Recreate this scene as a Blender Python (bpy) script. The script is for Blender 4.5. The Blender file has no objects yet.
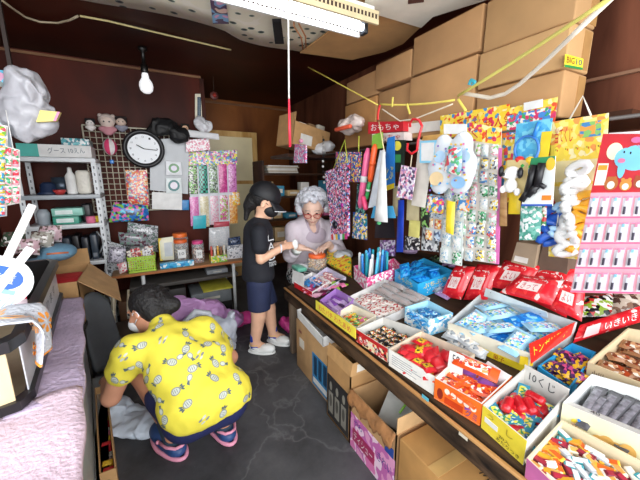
import bpy, math, random
import numpy as np
from mathutils import Vector, Matrix, Euler
random.seed(7)
SC = bpy.context.scene
COL = SC.collection
# ---------------------------------------------------------------- camera
FPX, CAM_H = 309.0, 1.2
PITCH, YAW = math.radians(11.5), math.radians(28.8)
cd = bpy.data.cameras.new('camera'); cam = bpy.data.objects.new('camera', cd); COL.objects.link(cam)
cd.sensor_width = 36; cd.lens = FPX / 640 * 36; cd.clip_start = 0.02
cam.location = (0, 0, CAM_H); cam.rotation_euler = (math.pi / 2 - PITCH, 0, -YAW)
SC.camera = cam
# ---------------------------------------------------------------- light
w = bpy.data.worlds.new('day'); SC.world = w; w.use_nodes = True
w.node_tree.nodes['Background'].inputs[0].default_value = (0.86, 0.93, 1.0, 1)
w.node_tree.nodes['Background'].inputs[1].default_value = 1.6
def area(name, loc, rot, sx, sy, power, col):
    l = bpy.data.lights.new(name, 'AREA'); l.shape = 'RECTANGLE'; l.size = sx; l.size_y = sy
    l.energy = power; l.color = col
    o = bpy.data.objects.new(name, l); COL.objects.link(o); o.location = loc; o.rotation_euler = rot
    return o
# daylight through the open shop front behind the camera
area('daylight_front', (0.1, -1.7, 1.5), (math.radians(84), 0, 0), 3.2, 2.0, 68, (1.0, 0.98, 0.96))
area('daylight_side', (-0.95, 0.35, 1.5), (math.radians(62), 0, math.radians(-52)), 1.2, 1.0, 6, (0.95, 0.98, 1.0))
SC.view_settings.view_transform = 'Standard'; SC.view_settings.look = 'None'
SC.view_settings.gamma = 1; SC.view_settings.use_curve_mapping = False
SC.view_settings.exposure = 0.6
SC.cycles.max_bounces = 8 if hasattr(SC, 'cycles') else 8
# ---------------------------------------------------------------- measuring: photo direction -> point on a real plane
FX, FY, RX, RY = math.sin(YAW), math.cos(YAW), math.cos(YAW), -math.sin(YAW)
def ray(x, y):
    u = (x - 320) / FPX; v = (240 - y) / FPX
    h = math.cos(PITCH) + v * math.sin(PITCH); z = -math.sin(PITCH) + v * math.cos(PITCH)
    return Vector((RX * u + FX * h, RY * u + FY * h, z))
O = Vector((0, 0, CAM_H))
def on(ax, val, x, y):
    d = ray(x, y); return O + d * ((val - O[ax]) / d[ax])
def Z(x, y, z): return on(2, z, x, y)
def Yp(x, y, Y): return on(1, Y, x, y)
def Xp(x, y, X): return on(0, X, x, y)
TX0, TZ0, TS = 0.76, 0.48, 0.25                     # display table: front edge, height, slope
def T(x, y, h=0.0):
    d = ray(x, y); t = (TZ0 + h - CAM_H - TS * TX0) / (d.z - TS * d.x); return O + d * t
# ---------------------------------------------------------------- materials
MATS = {}
def lin(c):
    return tuple((a / 12.92 if a <= 0.04045 else ((a + 0.055) / 1.055) ** 2.4) for a in c)
def H(s):
    s = s.lstrip('#'); return lin(tuple(int(s[i:i + 2], 16) / 255 for i in (0, 2, 4)))
def M(col, rough=0.6, metal=0.0, noise=0.12, scale=14, bump=0.0, alpha=1.0, trans=0.0, emit=0.0, coat=0.0, bscale=60):
    key = (col, rough, metal, noise, scale, bump, alpha, trans, emit, coat)
    if key in MATS: return MATS[key]
    m = bpy.data.materials.new('surface_' + col.strip('#')); m.use_nodes = True
    n = m.node_tree; b = n.nodes['Principled BSDF']; c = H(col)
    b.inputs['Roughness'].default_value = rough; b.inputs['Metallic'].default_value = metal
    b.inputs['Transmission Weight'].default_value = trans; b.inputs['Alpha'].default_value = alpha
    b.inputs['Coat Weight'].default_value = coat
    tc = n.nodes.new('ShaderNodeTexCoord')
    if noise:
        t = n.nodes.new('ShaderNodeTexNoise'); t.inputs['Scale'].default_value = scale; t.inputs['Detail'].default_value = 4
        r = n.nodes.new('ShaderNodeValToRGB')
        r.color_ramp.elements[0].position = 0.3; r.color_ramp.elements[1].position = 0.7
        r.color_ramp.elements[0].color = tuple(a * (1 - noise) for a in c) + (1,)
        r.color_ramp.elements[1].color = tuple(min(1, a * (1 + noise)) for a in c) + (1,)
        n.links.new(tc.outputs['Object'], t.inputs['Vector']); n.links.new(t.outputs['Fac'], r.inputs['Fac'])
        n.links.new(r.outputs['Color'], b.inputs['Base Color'])
    else: b.inputs['Base Color'].default_value = c + (1,)
    if bump:
        t2 = n.nodes.new('ShaderNodeTexNoise'); t2.inputs['Scale'].default_value = bscale; t2.inputs['Detail'].default_value = 3
        bp = n.nodes.new('ShaderNodeBump'); bp.inputs['Strength'].default_value = bump; bp.inputs['Distance'].default_value = 0.01
        n.links.new(tc.outputs['Object'], t2.inputs['Vector']); n.links.new(t2.outputs['Fac'], bp.inputs['Height'])
        n.links.new(bp.outputs['Normal'], b.inputs['Normal'])
    if emit:
        b.inputs['Emission Color'].default_value = c + (1,); b.inputs['Emission Strength'].default_value = emit
    MATS[key] = m; return m
def P(cols, scale=60, rough=0.35, kind='VORO', weights=None, stretch=(1, 1, 1), coat=0.3, alpha=1.0):
    """printed packaging: patches of the given inks"""
    key = (tuple(cols), scale, rough, kind, stretch, alpha)
    if key in MATS: return MATS[key]
    m = bpy.data.materials.new('print_' + cols[0].strip('#')); m.use_nodes = True
    n = m.node_tree; b = n.nodes['Principled BSDF']; b.inputs['Roughness'].default_value = rough
    b.inputs['Coat Weight'].default_value = coat; b.inputs['Alpha'].default_value = alpha
    tc = n.nodes.new('ShaderNodeTexCoord'); mp = n.nodes.new('ShaderNodeMapping'); mp.inputs['Scale'].default_value = stretch
    n.links.new(tc.outputs['Object'], mp.inputs['Vector'])
    if kind == 'VORO' and scale < 62: scale = scale * 1.5
    if kind == 'VORO':
        t = n.nodes.new('ShaderNodeTexVoronoi'); t.inputs['Scale'].default_value = scale * 1.2
        s = n.nodes.new('ShaderNodeSeparateColor'); n.links.new(t.outputs['Color'], s.inputs[0]); fac = s.outputs[0]
    elif kind == 'NOISE':
        t = n.nodes.new('ShaderNodeTexNoise'); t.inputs['Scale'].default_value = scale; t.inputs['Detail'].default_value = 1.5
        mr = n.nodes.new('ShaderNodeMapRange'); mr.inputs[1].default_value = 0.3; mr.inputs[2].default_value = 0.7
        n.links.new(t.outputs['Fac'], mr.inputs[0]); fac = mr.outputs[0]
    elif kind == 'DOTS':
        t = n.nodes.new('ShaderNodeTexVoronoi'); t.inputs['Scale'].default_value = scale; t.inputs['Randomness'].default_value = 0.8
        mr = n.nodes.new('ShaderNodeMapRange'); mr.inputs[1].default_value = 0.0; mr.inputs[2].default_value = 0.7
        n.links.new(t.outputs['Distance'], mr.inputs[0]); fac = mr.outputs[0]
    else:
        t = n.nodes.new('ShaderNodeTexChecker'); t.inputs['Scale'].default_value = scale
        t.inputs['Color1'].default_value = H(cols[0]) + (1,); t.inputs['Color2'].default_value = H(cols[1]) + (1,)
        n.links.new(t.outputs['Color'], b.inputs['Base Color']); n.links.new(mp.outputs[0], t.inputs['Vector'])
        MATS[key] = m; return m
    n.links.new(mp.outputs[0], t.inputs['Vector'])
    r = n.nodes.new('ShaderNodeValToRGB'); r.color_ramp.interpolation = 'CONSTANT'
    ws = weights or [1] * len(cols); tot = sum(ws); acc = 0
    for i, cc in enumerate(cols):
        e = r.color_ramp.elements[i] if i < 2 else r.color_ramp.elements.new(min(0.999, acc / tot))
        e.position = min(0.999, acc / tot); acc += ws[i]
    els = sorted(r.color_ramp.elements, key=lambda e: e.position)
    for e, cc in zip(els, cols): e.color = H(cc) + (1,)
    n.links.new(fac, r.inputs['Fac']); n.links.new(r.outputs['Color'], b.inputs['Base Color'])
    MATS[key] = m; return m
# ---------------------------------------------------------------- mesh builder
class B:
    def __init__(s): s.v = []; s.f = []; s.m = []; s.mats = []; s.sm = []
    def mi(s, m):
        if m not in s.mats: s.mats.append(m)
        return s.mats.index(m)
    def add(s, vs, fs, m, smooth=False, X=None):
        b = len(s.v); k = s.mi(m)
        s.v += [tuple(X @ Vector(v)) if X else tuple(v) for v in vs]
        for f in fs: s.f.append([b + i for i in f]); s.m.append(k); s.sm.append(smooth)
        return s
    def hexa(s, p, m):                                       # 8 points: bottom 4 ccw, top 4 ccw
        return s.add(p, [(3, 2, 1, 0), (4, 5, 6, 7), (0, 1, 5, 4), (1, 2, 6, 5), (2, 3, 7, 6), (3, 0, 4, 7)], m)
    def box(s, a, b, m, X=None):
        (x0, y0, z0), (x1, y1, z1) = a, b
        p = [(x0, y0, z0), (x1, y0, z0), (x1, y1, z0), (x0, y1, z0), (x0, y0, z1), (x1, y0, z1), (x1, y1, z1), (x0, y1, z1)]
        if X: p = [X @ Vector(q) for q in p]
        return s.hexa(p, m)
    def bbox(s, a, b, m, r=0.004, X=None):                   # bevelled box
        (x0, y0, z0), (x1, y1, z1) = a, b
        bm_v = []; xs = (x0, x1); ys = (y0, y1); zs = (z0, z1)
        import bmesh
        bm = bmesh.new(); bmesh.ops.create_cube(bm, size=1)
        for v in bm.verts:
            v.co = Vector((xs[v.co.x > 0], ys[v.co.y > 0], zs[v.co.z > 0]))
        bmesh.ops.bevel(bm, geom=bm.edges[:], offset=r, segments=2, affect='EDGES', profile=0.5)
        bm.verts.index_update()
        s.add([v.co[:] for v in bm.verts], [[v.index for v in f.verts] for f in bm.faces], m, True, X); bm.free(); return s
    def tube(s, pts, r, m, n=8, close=False):
        pts = [Vector(p) for p in pts]; rs = r if isinstance(r, (list, tuple)) else [r] * len(pts)
        vs = []; fs = []; up = None
        for i, p in enumerate(pts):
            a = pts[(i - 1) % len(pts)] if (close or i > 0) else p; b = pts[(i + 1) % len(pts)] if (close or i < len(pts) - 1) else p
            t = (b - a).normalized()
            if up is None: up = t.orthogonal().normalized()
            up = (up - t * up.dot(t)); up = up.normalized() if up.length > 1e-6 else t.orthogonal().normalized()
            q = t.cross(up)
            for k in range(n):
                an = 2 * math.pi * k / n; vs.append(p + (up * math.cos(an) + q * math.sin(an)) * rs[i])
        L = len(pts)
        for i in range(L if close else L - 1):
            j = (i + 1) % L
            for k in range(n): fs.append((i * n + k, i * n + (k + 1) % n, j * n + (k + 1) % n, j * n + k))
        if not close: fs.append(tuple(range(n))[::-1]); fs.append(tuple((L - 1) * n + k for k in range(n)))
        return s.add(vs, fs, m, True)
    def lathe(s, prof, m, n=20, X=None, cap=True):
        vs = []; fs = []
        for r, z in prof:
            for k in range(n): an = 2 * math.pi * k / n; vs.append((r * math.cos(an), r * math.sin(an), z))
        for i in range(len(prof) - 1):
            for k in range(n): fs.append((i * n + k, i * n + (k + 1) % n, (i + 1) * n + (k + 1) % n, (i + 1) * n + k))
        if cap: fs.append(tuple(range(n))[::-1]); fs.append(tuple((len(prof) - 1) * n + k for k in range(n)))
        return s.add(vs, fs, m, True, X)
    def ball(s, c, r, m, n=12, X=None):
        r = r if isinstance(r, (list, tuple)) else (r, r, r); vs = [(c[0], c[1], c[2] - r[2])]; fs = []; k = n // 2
        for i in range(1, k):
            a = math.pi * i / k - math.pi / 2
            for j in range(n):
                an = 2 * math.pi * j / n; vs.append((c[0] + r[0] * math.cos(a) * math.cos(an), c[1] + r[1] * math.cos(a) * math.sin(an), c[2] + r[2] * math.sin(a)))
        vs.append((c[0], c[1], c[2] + r[2])); L = len(vs) - 1
        for j in range(n):
            fs.append((0, 1 + (j + 1) % n, 1 + j)); fs.append((L, L - n + j, L - n + (j + 1) % n))
        for i in range(k - 2):
            for j in range(n): a = 1 + i * n; fs.append((a + j, a + (j + 1) % n, a + n + (j + 1) % n, a + n + j))
        return s.add(vs, fs, m, True, X)
    def grid(s, fn, nu, nv, m, th=0.0, smooth=True):         # fn(u,v)->point; th = thickness along -normal
        vs = [Vector(fn(i / nu, j / nv)) for j in range(nv + 1) for i in range(nu + 1)]
        fs = [(j * (nu + 1) + i, j * (nu + 1) + i + 1, (j + 1) * (nu + 1) + i + 1, (j + 1) * (nu + 1) + i) for j in range(nv) for i in range(nu)]
        if th:
            W = nu + 1; N = len(vs); bk = []
            for j in range(nv + 1):
                for i in range(W):
                    a = vs[j * W + min(i + 1, nu)] - vs[j * W + max(i - 1, 0)]; b = vs[min(j + 1, nv) * W + i] - vs[max(j - 1, 0) * W + i]
                    nn = a.cross(b); nn = nn.normalized() if nn.length > 1e-12 else Vector((0, 0, 1)); bk.append(vs[j * W + i] - nn * th)
            vs += bk; fs += [tuple(N + i for i in reversed(f)) for f in fs]
            rim = [i for i in range(W)] + [j * W + nu for j in range(1, nv + 1)] + [nv * W + i for i in range(nu - 1, -1, -1)] + [j * W for j in range(nv - 1, 0, -1)]
            for a, b in zip(rim, rim[1:] + rim[:1]): fs.append((b, a, a + N, b + N))
        return s.add(vs, fs, m, smooth)
    def mesh(s, name, loc=(0, 0, 0)):
        me = bpy.data.meshes.new(name); L = Vector(loc)
        me.from_pydata([tuple(Vector(v) - L) for v in s.v], [], s.f)
        for m in s.mats: me.materials.append(m)
        me.polygons.foreach_set('material_index', s.m); me.polygons.foreach_set('use_smooth', s.sm); me.update(); return me
def wloc(o):
    p = Vector((0, 0, 0))
    while o is not None: p += o.location; o = o.parent
    return p
def tag(o, label=None, cat=None, group=None, kind=None):
    if label: o['label'] = label
    if cat: o['category'] = cat
    if group: o['group'] = group
    if kind: o['kind'] = kind
    return o
def thing(name, loc, label, cat, group=None):
    o = bpy.data.objects.new(name, None); o.empty_display_size = 0.05; COL.objects.link(o); o.location = Vector(loc)
    return tag(o, label, cat, group)
def part(name, b, parent, label=None):                        # world-space builder -> child mesh
    o = bpy.data.objects.new(name, b.mesh(name, wloc(parent))); COL.objects.link(o); o.parent = parent
    if label: o['label'] = label
    return o
def solo(name, b, label=None, cat=None, group=None, kind=None):
    vs = np.array([tuple(v) for v in b.v]); c = (vs.min(0) + vs.max(0)) / 2; c[2] = vs[:, 2].min()
    o = bpy.data.objects.new(name, b.mesh(name, c)); COL.objects.link(o); o.location = c
    return tag(o, label, cat, group, kind)
def struct(name, b, label=None): return solo(name, b, label, None, None, 'structure')
_tm = {}
def text_mesh(s, res=2):
    if s in _tm: return _tm[s]
    c = bpy.data.curves.new('t', 'FONT'); c.body = s; c.resolution_u = res; o = bpy.data.objects.new('t', c); COL.objects.link(o)
    bpy.context.view_layer.update()
    me = bpy.data.meshes.new_from_object(o.evaluated_get(bpy.context.evaluated_depsgraph_get()))
    vs = [v.co.copy() for v in me.vertices]; fs = [tuple(p.vertices) for p in me.polygons]
    bpy.data.objects.remove(o); bpy.data.curves.remove(c); bpy.data.meshes.remove(me)
    x0 = min(v.x for v in vs); x1 = max(v.x for v in vs); y0 = min(v.y for v in vs); y1 = max(v.y for v in vs)
    vs = [((v.x - x0) / (x1 - x0), (v.y - y0) / (y1 - y0)) for v in vs]
    _tm[s] = (vs, fs); return _tm[s]
class Q:                                                     # a real quadrilateral: corners bl, br, tr, tl
    def __init__(s, bl, br, tr, tl, n=None):
        s.c = [Vector(p) for p in (bl, br, tr, tl)]
        s.n = Vector(n) if n else ((s.c[1] - s.c[0]).cross(s.c[3] - s.c[0])).normalized()
    def __call__(s, u, v, w=0.0):
        a, b, c, d = s.c
        return a * (1 - u) * (1 - v) + b * u * (1 - v) + c * u * v + d * (1 - u) * v + s.n * w
    def slab(s, bd, m, u0=0, v0=0, u1=1, v1=1, w0=0, w1=0.002):
        c = [(u0, v0), (u1, v0), (u1, v1), (u0, v1)]
        return bd.hexa([s(*p, w0) for p in c] + [s(*p, w1) for p in c], m)
    def text(s, bd, t, m, u0, v0, u1, v1, w=0.0035, vert=False):
        vs, fs = text_mesh(t)
        return bd.add([s(u0 + (u1 - u0) * (b if vert else a), v0 + (v1 - v0) * ((1 - a) if vert else b), w) for a, b in vs], fs, m)
    def disc(s, bd, m, u, v, ru, rv, w=0.0035, n=14, a0=0, a1=360):
        pts = [s(u + ru * math.cos(math.radians(a0 + (a1 - a0) * k / n)), v + rv * math.sin(math.radians(a0 + (a1 - a0) * k / n)), w) for k in range(n + 1)]
        top = [p for p in pts]; return bd.add([s(u, v, w)] + top, [(0, k + 1, k + 2) for k in range(n)], m)
    def pillow(s, bd, m, u0=0, v0=0, u1=1, v1=1, t=0.01, w=0.001, nu=6, nv=6, m2=None, lab=None):
        vs = []; fs = []
        for sgn in (1, -1):
            for j in range(nv + 1):
                for i in range(nu + 1):
                    a, b = i / nu, j / nv; e = max(0, (1 - (2 * a - 1) ** 4) * (1 - (2 * b - 1) ** 4)) ** 0.6
                    vs.append(s(u0 + (u1 - u0) * a, v0 + (v1 - v0) * b, w + t * 0.5 + sgn * t * 0.5 * e))
        N = (nu + 1) * (nv + 1); W = nu + 1; f1 = []; f2 = []
        for j in range(nv):
            for i in range(nu):
                f = (j * W + i, j * W + i + 1, (j + 1) * W + i + 1, (j + 1) * W + i)
                (f2 if lab and lab[0] <= i < lab[2] and lab[1] <= j < lab[3] else f1).append(f)
                f1.append(tuple(N + k for k in reversed(f)))
        bd.add(vs, f1, m, True)
        if f2: bd.add(vs[:N], f2, m2, True)
        return bd
def WQ(pts, X, n=(-1, 0, 0)):                                 # photo corners bl,br,tr,tl of a sheet hanging in the plane x = X
    return Q(*[Xp(x, y, X) for x, y in pts], n=n)
def YQ(pts, Y, n=(0, -1, 0)): return Q(*[Yp(x, y, Y) for x, y in pts], n=n)
# ---------------------------------------------------------------- smooth solids for figures
def sdf(prims, vox=0.008, k=0.03, cuts=(), sub=(), hard=()):
    import openvdb as vdb
    def ext(p):
        if p[0] == 'c': return [np.minimum(p[1], p[2]) - max(p[3], p[4]), np.maximum(p[1], p[2]) + max(p[3], p[4])]
        r = max(p[2]); return [np.array(p[1]) - r, np.array(p[1]) + r]
    es = [ext(p) for p in prims]; lo = np.min([e[0] for e in es], 0) - 0.03; hi = np.max([e[1] for e in es], 0) + 0.03
    ax = [np.arange(lo[i], hi[i] + vox, vox, dtype=np.float32) for i in range(3)]
    D = np.full([len(a) for a in ax], 0.06, np.float32)
    def dist(p, g):
        x, y, z = g
        if p[0] == 'c':
            a = np.array(p[1], np.float32); b = np.array(p[2], np.float32); ba = b - a; L = float(ba @ ba) or 1e-9
            t = np.clip(((x - a[0]) * ba[0] + (y - a[1]) * ba[1] + (z - a[2]) * ba[2]) / L, 0, 1)
            return np.sqrt((x - a[0] - t * ba[0]) ** 2 + (y - a[1] - t * ba[1]) ** 2 + (z - a[2] - t * ba[2]) ** 2) - (p[3] + (p[4] - p[3]) * t)
        c = p[1]; r = p[2]; R = np.array(p[3]) if len(p) > 3 and p[3] is not None else np.eye(3)
        q = [(x - c[0]) * R[0, i] + (y - c[1]) * R[1, i] + (z - c[2]) * R[2, i] for i in range(3)]
        k0 = np.sqrt(sum((q[i] / r[i]) ** 2 for i in range(3))) + 1e-6; k1 = np.sqrt(sum((q[i] / r[i] ** 2) ** 2 for i in range(3))) + 1e-6
        return k0 * (k0 - 1) / k1
    def region(e, pad):
        sl = []
        for i in range(3):
            a = int(max(0, (e[0][i] - pad - lo[i]) / vox)); b = int(min(len(ax[i]), (e[1][i] + pad - lo[i]) / vox + 2)); sl.append(slice(a, b))
        return tuple(sl), np.meshgrid(*[ax[i][sl[i]] for i in range(3)], indexing='ij', sparse=True)
    for p, e in zip(prims, es):
        kk = p[4] if p[0] == 'e' and len(p) > 4 else (p[5] if p[0] == 'c' and len(p) > 5 else k)
        sl, g = region(e, 0.05 + kk); d = dist(p, g); o = D[sl]
        h = np.clip(0.5 + 0.5 * (o - d) / kk, 0, 1); D[sl] = o * (1 - h) + d * h - kk * h * (1 - h)
    for p in sub:
        sl, g = region(ext(p), 0.03); D[sl] = np.maximum(D[sl], -dist(p, g))
    G = np.meshgrid(*ax, indexing='ij', sparse=True)
    for pt, nn in cuts:
        nn = np.array(nn, float); nn /= np.linalg.norm(nn)
        D = np.maximum(D, (G[0] - pt[0]) * nn[0] + (G[1] - pt[1]) * nn[1] + (G[2] - pt[2]) * nn[2])
    g = vdb.FloatGrid(0.06); g.copyFromArray(np.clip(D, -0.06, 0.06).astype(np.float32)); v, q = g.convertToQuads(0.0); v = v * vox + lo
    A, Bq, C_ = v[q[:, 0]], v[q[:, 1]], v[q[:, 2]]; vol = float((A * np.cross(Bq, C_)).sum())
    c0 = v.mean(0); vol = float(((A - c0) * np.cross(Bq - c0, C_ - c0)).sum())
    return v, (q if vol > 0 else q[:, ::-1])
def crumple(v, amp, fr=14.0, seed=0.0):
    from mathutils import noise
    out = np.array(v)
    for i in range(len(out)):
        p = Vector(out[i]) * fr + Vector((seed, seed, seed)); n = noise.noise_vector(p) * amp + noise.noise_vector(p * 2.7) * amp * 0.45; out[i] += np.array(n)
    return out
def sdf_b(m, prims, crump=0.0, cfr=14.0, **kw):
    v, q = sdf(prims, **kw); b = B()
    if crump: v = crumple(v, crump, cfr, prims[0][1][0] * 7)
    del kw; b = B(); b.add([tuple(map(float, a)) for a in v], [tuple(int(i) for i in f) for f in q], m, True); return b
def rot3(x=0, y=0, z=0): return [list(r) for r in Euler((math.radians(x), math.radians(y), math.radians(z))).to_matrix()]
# ================================================================ the room
def wood(c1, c2, stretch=(1, 1, 0.12), scale=9, rough=0.45, bump=0.1):
    key = ('wood', c1, c2, stretch, scale)
    if key in MATS: return MATS[key]
    m = bpy.data.materials.new('wood_' + c1.strip('#')); m.use_nodes = True; n = m.node_tree; b = n.nodes['Principled BSDF']
    tc = n.nodes.new('ShaderNodeTexCoord'); mp = n.nodes.new('ShaderNodeMapping'); mp.inputs['Scale'].default_value = stretch
    t = n.nodes.new('ShaderNodeTexNoise'); t.inputs['Scale'].default_value = scale; t.inputs['Detail'].default_value = 6; t.inputs['Distortion'].default_value = 0.6
    r = n.nodes.new('ShaderNodeValToRGB'); r.color_ramp.elements[0].position = 0.32; r.color_ramp.elements[1].position = 0.68
    r.color_ramp.elements[0].color = H(c1) + (1,); r.color_ramp.elements[1].color = H(c2) + (1,)
    n.links.new(tc.outputs['Object'], mp.inputs[0]); n.links.new(mp.outputs[0], t.inputs['Vector']); n.links.new(t.outputs['Fac'], r.inputs['Fac'])
    n.links.new(r.outputs['Color'], b.inputs['Base Color']); b.inputs['Roughness'].default_value = rough; b.inputs['Specular IOR Level'].default_value = 0.2
    bp = n.nodes.new('ShaderNodeBump'); bp.inputs['Strength'].default_value = bump; bp.inputs['Distance'].default_value = 0.01
    n.links.new(t.outputs['Fac'], bp.inputs['Height']); n.links.new(bp.outputs['Normal'], b.inputs['Normal'])
    MATS[key] = m; return m
def concrete():
    m = bpy.data.materials.new('dark_concrete'); m.use_nodes = True; n = m.node_tree; b = n.nodes['Principled BSDF']
    tc = n.nodes.new('ShaderNodeTexCoord')
    t = n.nodes.new('ShaderNodeTexNoise'); t.inputs['Scale'].default_value = 3.5; t.inputs['Detail'].default_value = 9; t.inputs['Roughness'].default_value = 0.65
    r = n.nodes.new('ShaderNodeValToRGB'); r.color_ramp.elements[0].position = 0.3; r.color_ramp.elements[1].position = 0.72
    r.color_ramp.elements[0].color = H('#2c2c2f') + (1,); r.color_ramp.elements[1].color = H('#58585b') + (1,)
    n.links.new(tc.outputs['Object'], t.inputs['Vector']); n.links.new(t.outputs['Fac'], r.inputs['Fac'])
    # hairline cracks: edges of a warped cell pattern
    add = n.nodes.new('ShaderNodeVectorMath'); add.operation = 'MULTIPLY_ADD'; add.inputs[1].default_value = (0.35, 0.35, 0.35)
    n2 = n.nodes.new('ShaderNodeTexNoise'); n2.inputs['Scale'].default_value = 4; n2.inputs['Detail'].default_value = 5
    n.links.new(tc.outputs['Object'], n2.inputs['Vector']); n.links.new(n2.outputs['Color'], add.inputs[0]); n.links.new(tc.outputs['Object'], add.inputs[2])
    v = n.nodes.new('ShaderNodeTexVoronoi'); v.feature = 'DISTANCE_TO_EDGE'; v.inputs['Scale'].default_value = 0.8; n.links.new(add.outputs[0], v.inputs['Vector'])
    cr = n.nodes.new('ShaderNodeValToRGB'); cr.color_ramp.elements[0].position = 0.0; cr.color_ramp.elements[1].position = 0.006
    cr.color_ramp.elements[0].color = (1, 1, 1, 1); cr.color_ramp.elements[1].color = (0, 0, 0, 1); n.links.new(v.outputs['Distance'], cr.inputs['Fac'])
    # specks of grit
    sp = n.nodes.new('ShaderNodeTexVoronoi'); sp.inputs['Scale'].default_value = 22; n.links.new(tc.outputs['Object'], sp.inputs['Vector'])
    sr = n.nodes.new('ShaderNodeValToRGB'); sr.color_ramp.elements[0].position = 0.0; sr.color_ramp.elements[1].position = 0.07
    sr.color_ramp.elements[0].color = (0.8, 0.8, 0.8, 1); sr.color_ramp.elements[1].color = (0, 0, 0, 1); n.links.new(sp.outputs['Distance'], sr.inputs['Fac'])
    mx = n.nodes.new('ShaderNodeMix'); mx.data_type = 'RGBA'; mx.inputs['B'].default_value = H('#6e6e70') + (1,)
    mf = n.nodes.new('ShaderNodeMath'); mf.operation = 'MAXIMUM'; n.links.new(cr.outputs['Color'], mf.inputs[0]); n.links.new(sr.outputs['Color'], mf.inputs[1])
    m3 = n.nodes.new('ShaderNodeMath'); m3.operation = 'MULTIPLY'; m3.inputs[1].default_value = 0.55; n.links.new(mf.outputs[0], m3.inputs[0])
    n.links.new(m3.outputs[0], mx.inputs['Factor']); n.links.new(r.outputs['Color'], mx.inputs['A']); n.links.new(mx.outputs['Result'], b.inputs['Base Color'])
    b.inputs['Roughness'].default_value = 0.62
    bp = n.nodes.new('ShaderNodeBump'); bp.inputs['Strength'].default_value = 0.25; bp.inputs['Distance'].default_value = 0.01
    n.links.new(t.outputs['Fac'], bp.inputs['Height']); n.links.new(bp.outputs['Normal'], b.inputs['Normal']); return m
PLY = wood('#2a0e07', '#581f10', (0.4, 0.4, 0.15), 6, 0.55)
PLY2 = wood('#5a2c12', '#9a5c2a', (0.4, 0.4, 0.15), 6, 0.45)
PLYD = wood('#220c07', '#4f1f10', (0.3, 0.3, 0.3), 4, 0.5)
WB, WR, RX2, RY2, CZ = 3.17, 1.72, 4.0, 4.0, 2.1
XJ = Yp(205, 140, WB).x
struct('floor', B().box((-1.3, -0.9, -0.05), (1.9, 4.1, 0), concrete()))
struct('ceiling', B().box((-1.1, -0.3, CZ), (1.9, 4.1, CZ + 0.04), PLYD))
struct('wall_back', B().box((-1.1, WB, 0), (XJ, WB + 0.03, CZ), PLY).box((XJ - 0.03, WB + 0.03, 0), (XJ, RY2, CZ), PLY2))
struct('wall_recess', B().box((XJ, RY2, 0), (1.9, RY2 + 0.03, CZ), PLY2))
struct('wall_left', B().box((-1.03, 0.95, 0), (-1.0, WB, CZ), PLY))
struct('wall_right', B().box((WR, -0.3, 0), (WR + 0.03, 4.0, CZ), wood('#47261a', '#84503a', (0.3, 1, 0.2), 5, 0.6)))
trimw = wood('#6a4630', '#8f6a4c', (0.2, 1, 1), 12)
struct('trim_1', B().box((-1.0, WB - 0.012, CZ - 0.03), (XJ, WB, CZ - 0.012), trimw))
struct('trim_2', B().box((XJ, RY2 - 0.012, CZ - 0.05), (1.7, RY2, CZ - 0.03), trimw))
b = B(); b.box((XJ - 0.012, WB - 0.014, 0), (XJ + 0.022, WB, CZ - 0.03), PLYD); struct('trim_3', b)
b = B()
for z0, z1 in ((1.42, 1.445), (1.60, 1.612)): b.box((WR - 0.02, -0.2, z0), (WR, 1.4, z1), wood('#7a5240', '#a07a60', (1, 0.2, 1), 12))
struct('trim_4', b)
# light-wood framed frosted glass door standing in the recess
p0, p1 = Yp(196, 250, 3.72), Yp(256, 133, 3.72)
fr = wood('#b0803f', '#e2ba78', (1, 1, 0.15), 10)
b = B(); x0, x1 = p0.x, p1.x; zt = p1.z
b.box((x0, 3.70, 0), (x0 + 0.05, 3.74, zt), fr).box((x1 - 0.055, 3.70, 0), (x1, 3.74, zt), fr).box((x0 + 0.05, 3.70, zt - 0.06), (x1 - 0.055, 3.74, zt), fr)
b.box((x0 + 0.05, 3.70, 0), (x1 - 0.055, 3.74, 0.12), fr).box((x0 + 0.05, 3.705, 1.12), (x1 - 0.055, 3.735, 1.16), fr).box((x0 + 0.05, 3.715, 0.12), (x1 - 0.055, 3.725, zt - 0.06), M('#e6d8ae', 0.35, noise=0.1, scale=3))
struct('door_1', b)
def plate(b, pts, th, m, up=(0, 0, 1)):
    n = Vector(up); k = len(pts); vs = [Vector(p) for p in pts] + [Vector(p) + n * th for p in pts]
    return b.add(vs, [tuple(range(k))[::-1], tuple(range(k, 2 * k))] + [(i, (i + 1) % k, k + (i + 1) % k, k + i) for i in range(k)], m)
# sheets tacked under the ceiling
low = [(60, -4), (110, 8), (150, 15), (190, 21), (222, 27), (240, 36), (262, 43), (285, 49), (303, 54), (318, 50), (332, 42)]
def lo_at(u):
    f = u * (len(low) - 1); i = min(int(f), len(low) - 2); t = f - i; return low[i][0] * (1 - t) + low[i + 1][0] * t, low[i][1] * (1 - t) + low[i + 1][1] * t
def fsheet(u, v):
    x, y = lo_at(u); p = Z(x, y, 2.0); q = Vector((p.x + 0.05, 0.75, 2.05)); r = p.lerp(q, v); r.z = 2.03 + 0.018 * math.sin(u * 9 + v * 4) - 0.03 * (1 - v) ** 3; return r
pm = P(['#26343a', '#4a5a4a', '#8d9c93', '#efe9d2', '#f3eddc'], 12, 0.6, 'DOTS', [13, 7, 4, 40, 10], stretch=(1, 1.5, 1), coat=0)
tag(solo('ceiling_paper', B().grid(fsheet, 24, 8, pm, -0.003)), 'cream wrapping paper sheet with small dark leaf print tacked under the ceiling', 'paper sheet')
cb = M('#a67e54', 0.8, noise=0.12, scale=6, bump=0.05); cbl = M('#c69a66', 0.8, noise=0.1, scale=8); cbd = M('#94683f', 0.85, noise=0.15, scale=8)
def gsheet(pl, z): return [Z(x, y, z) for x, y in pl]
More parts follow.
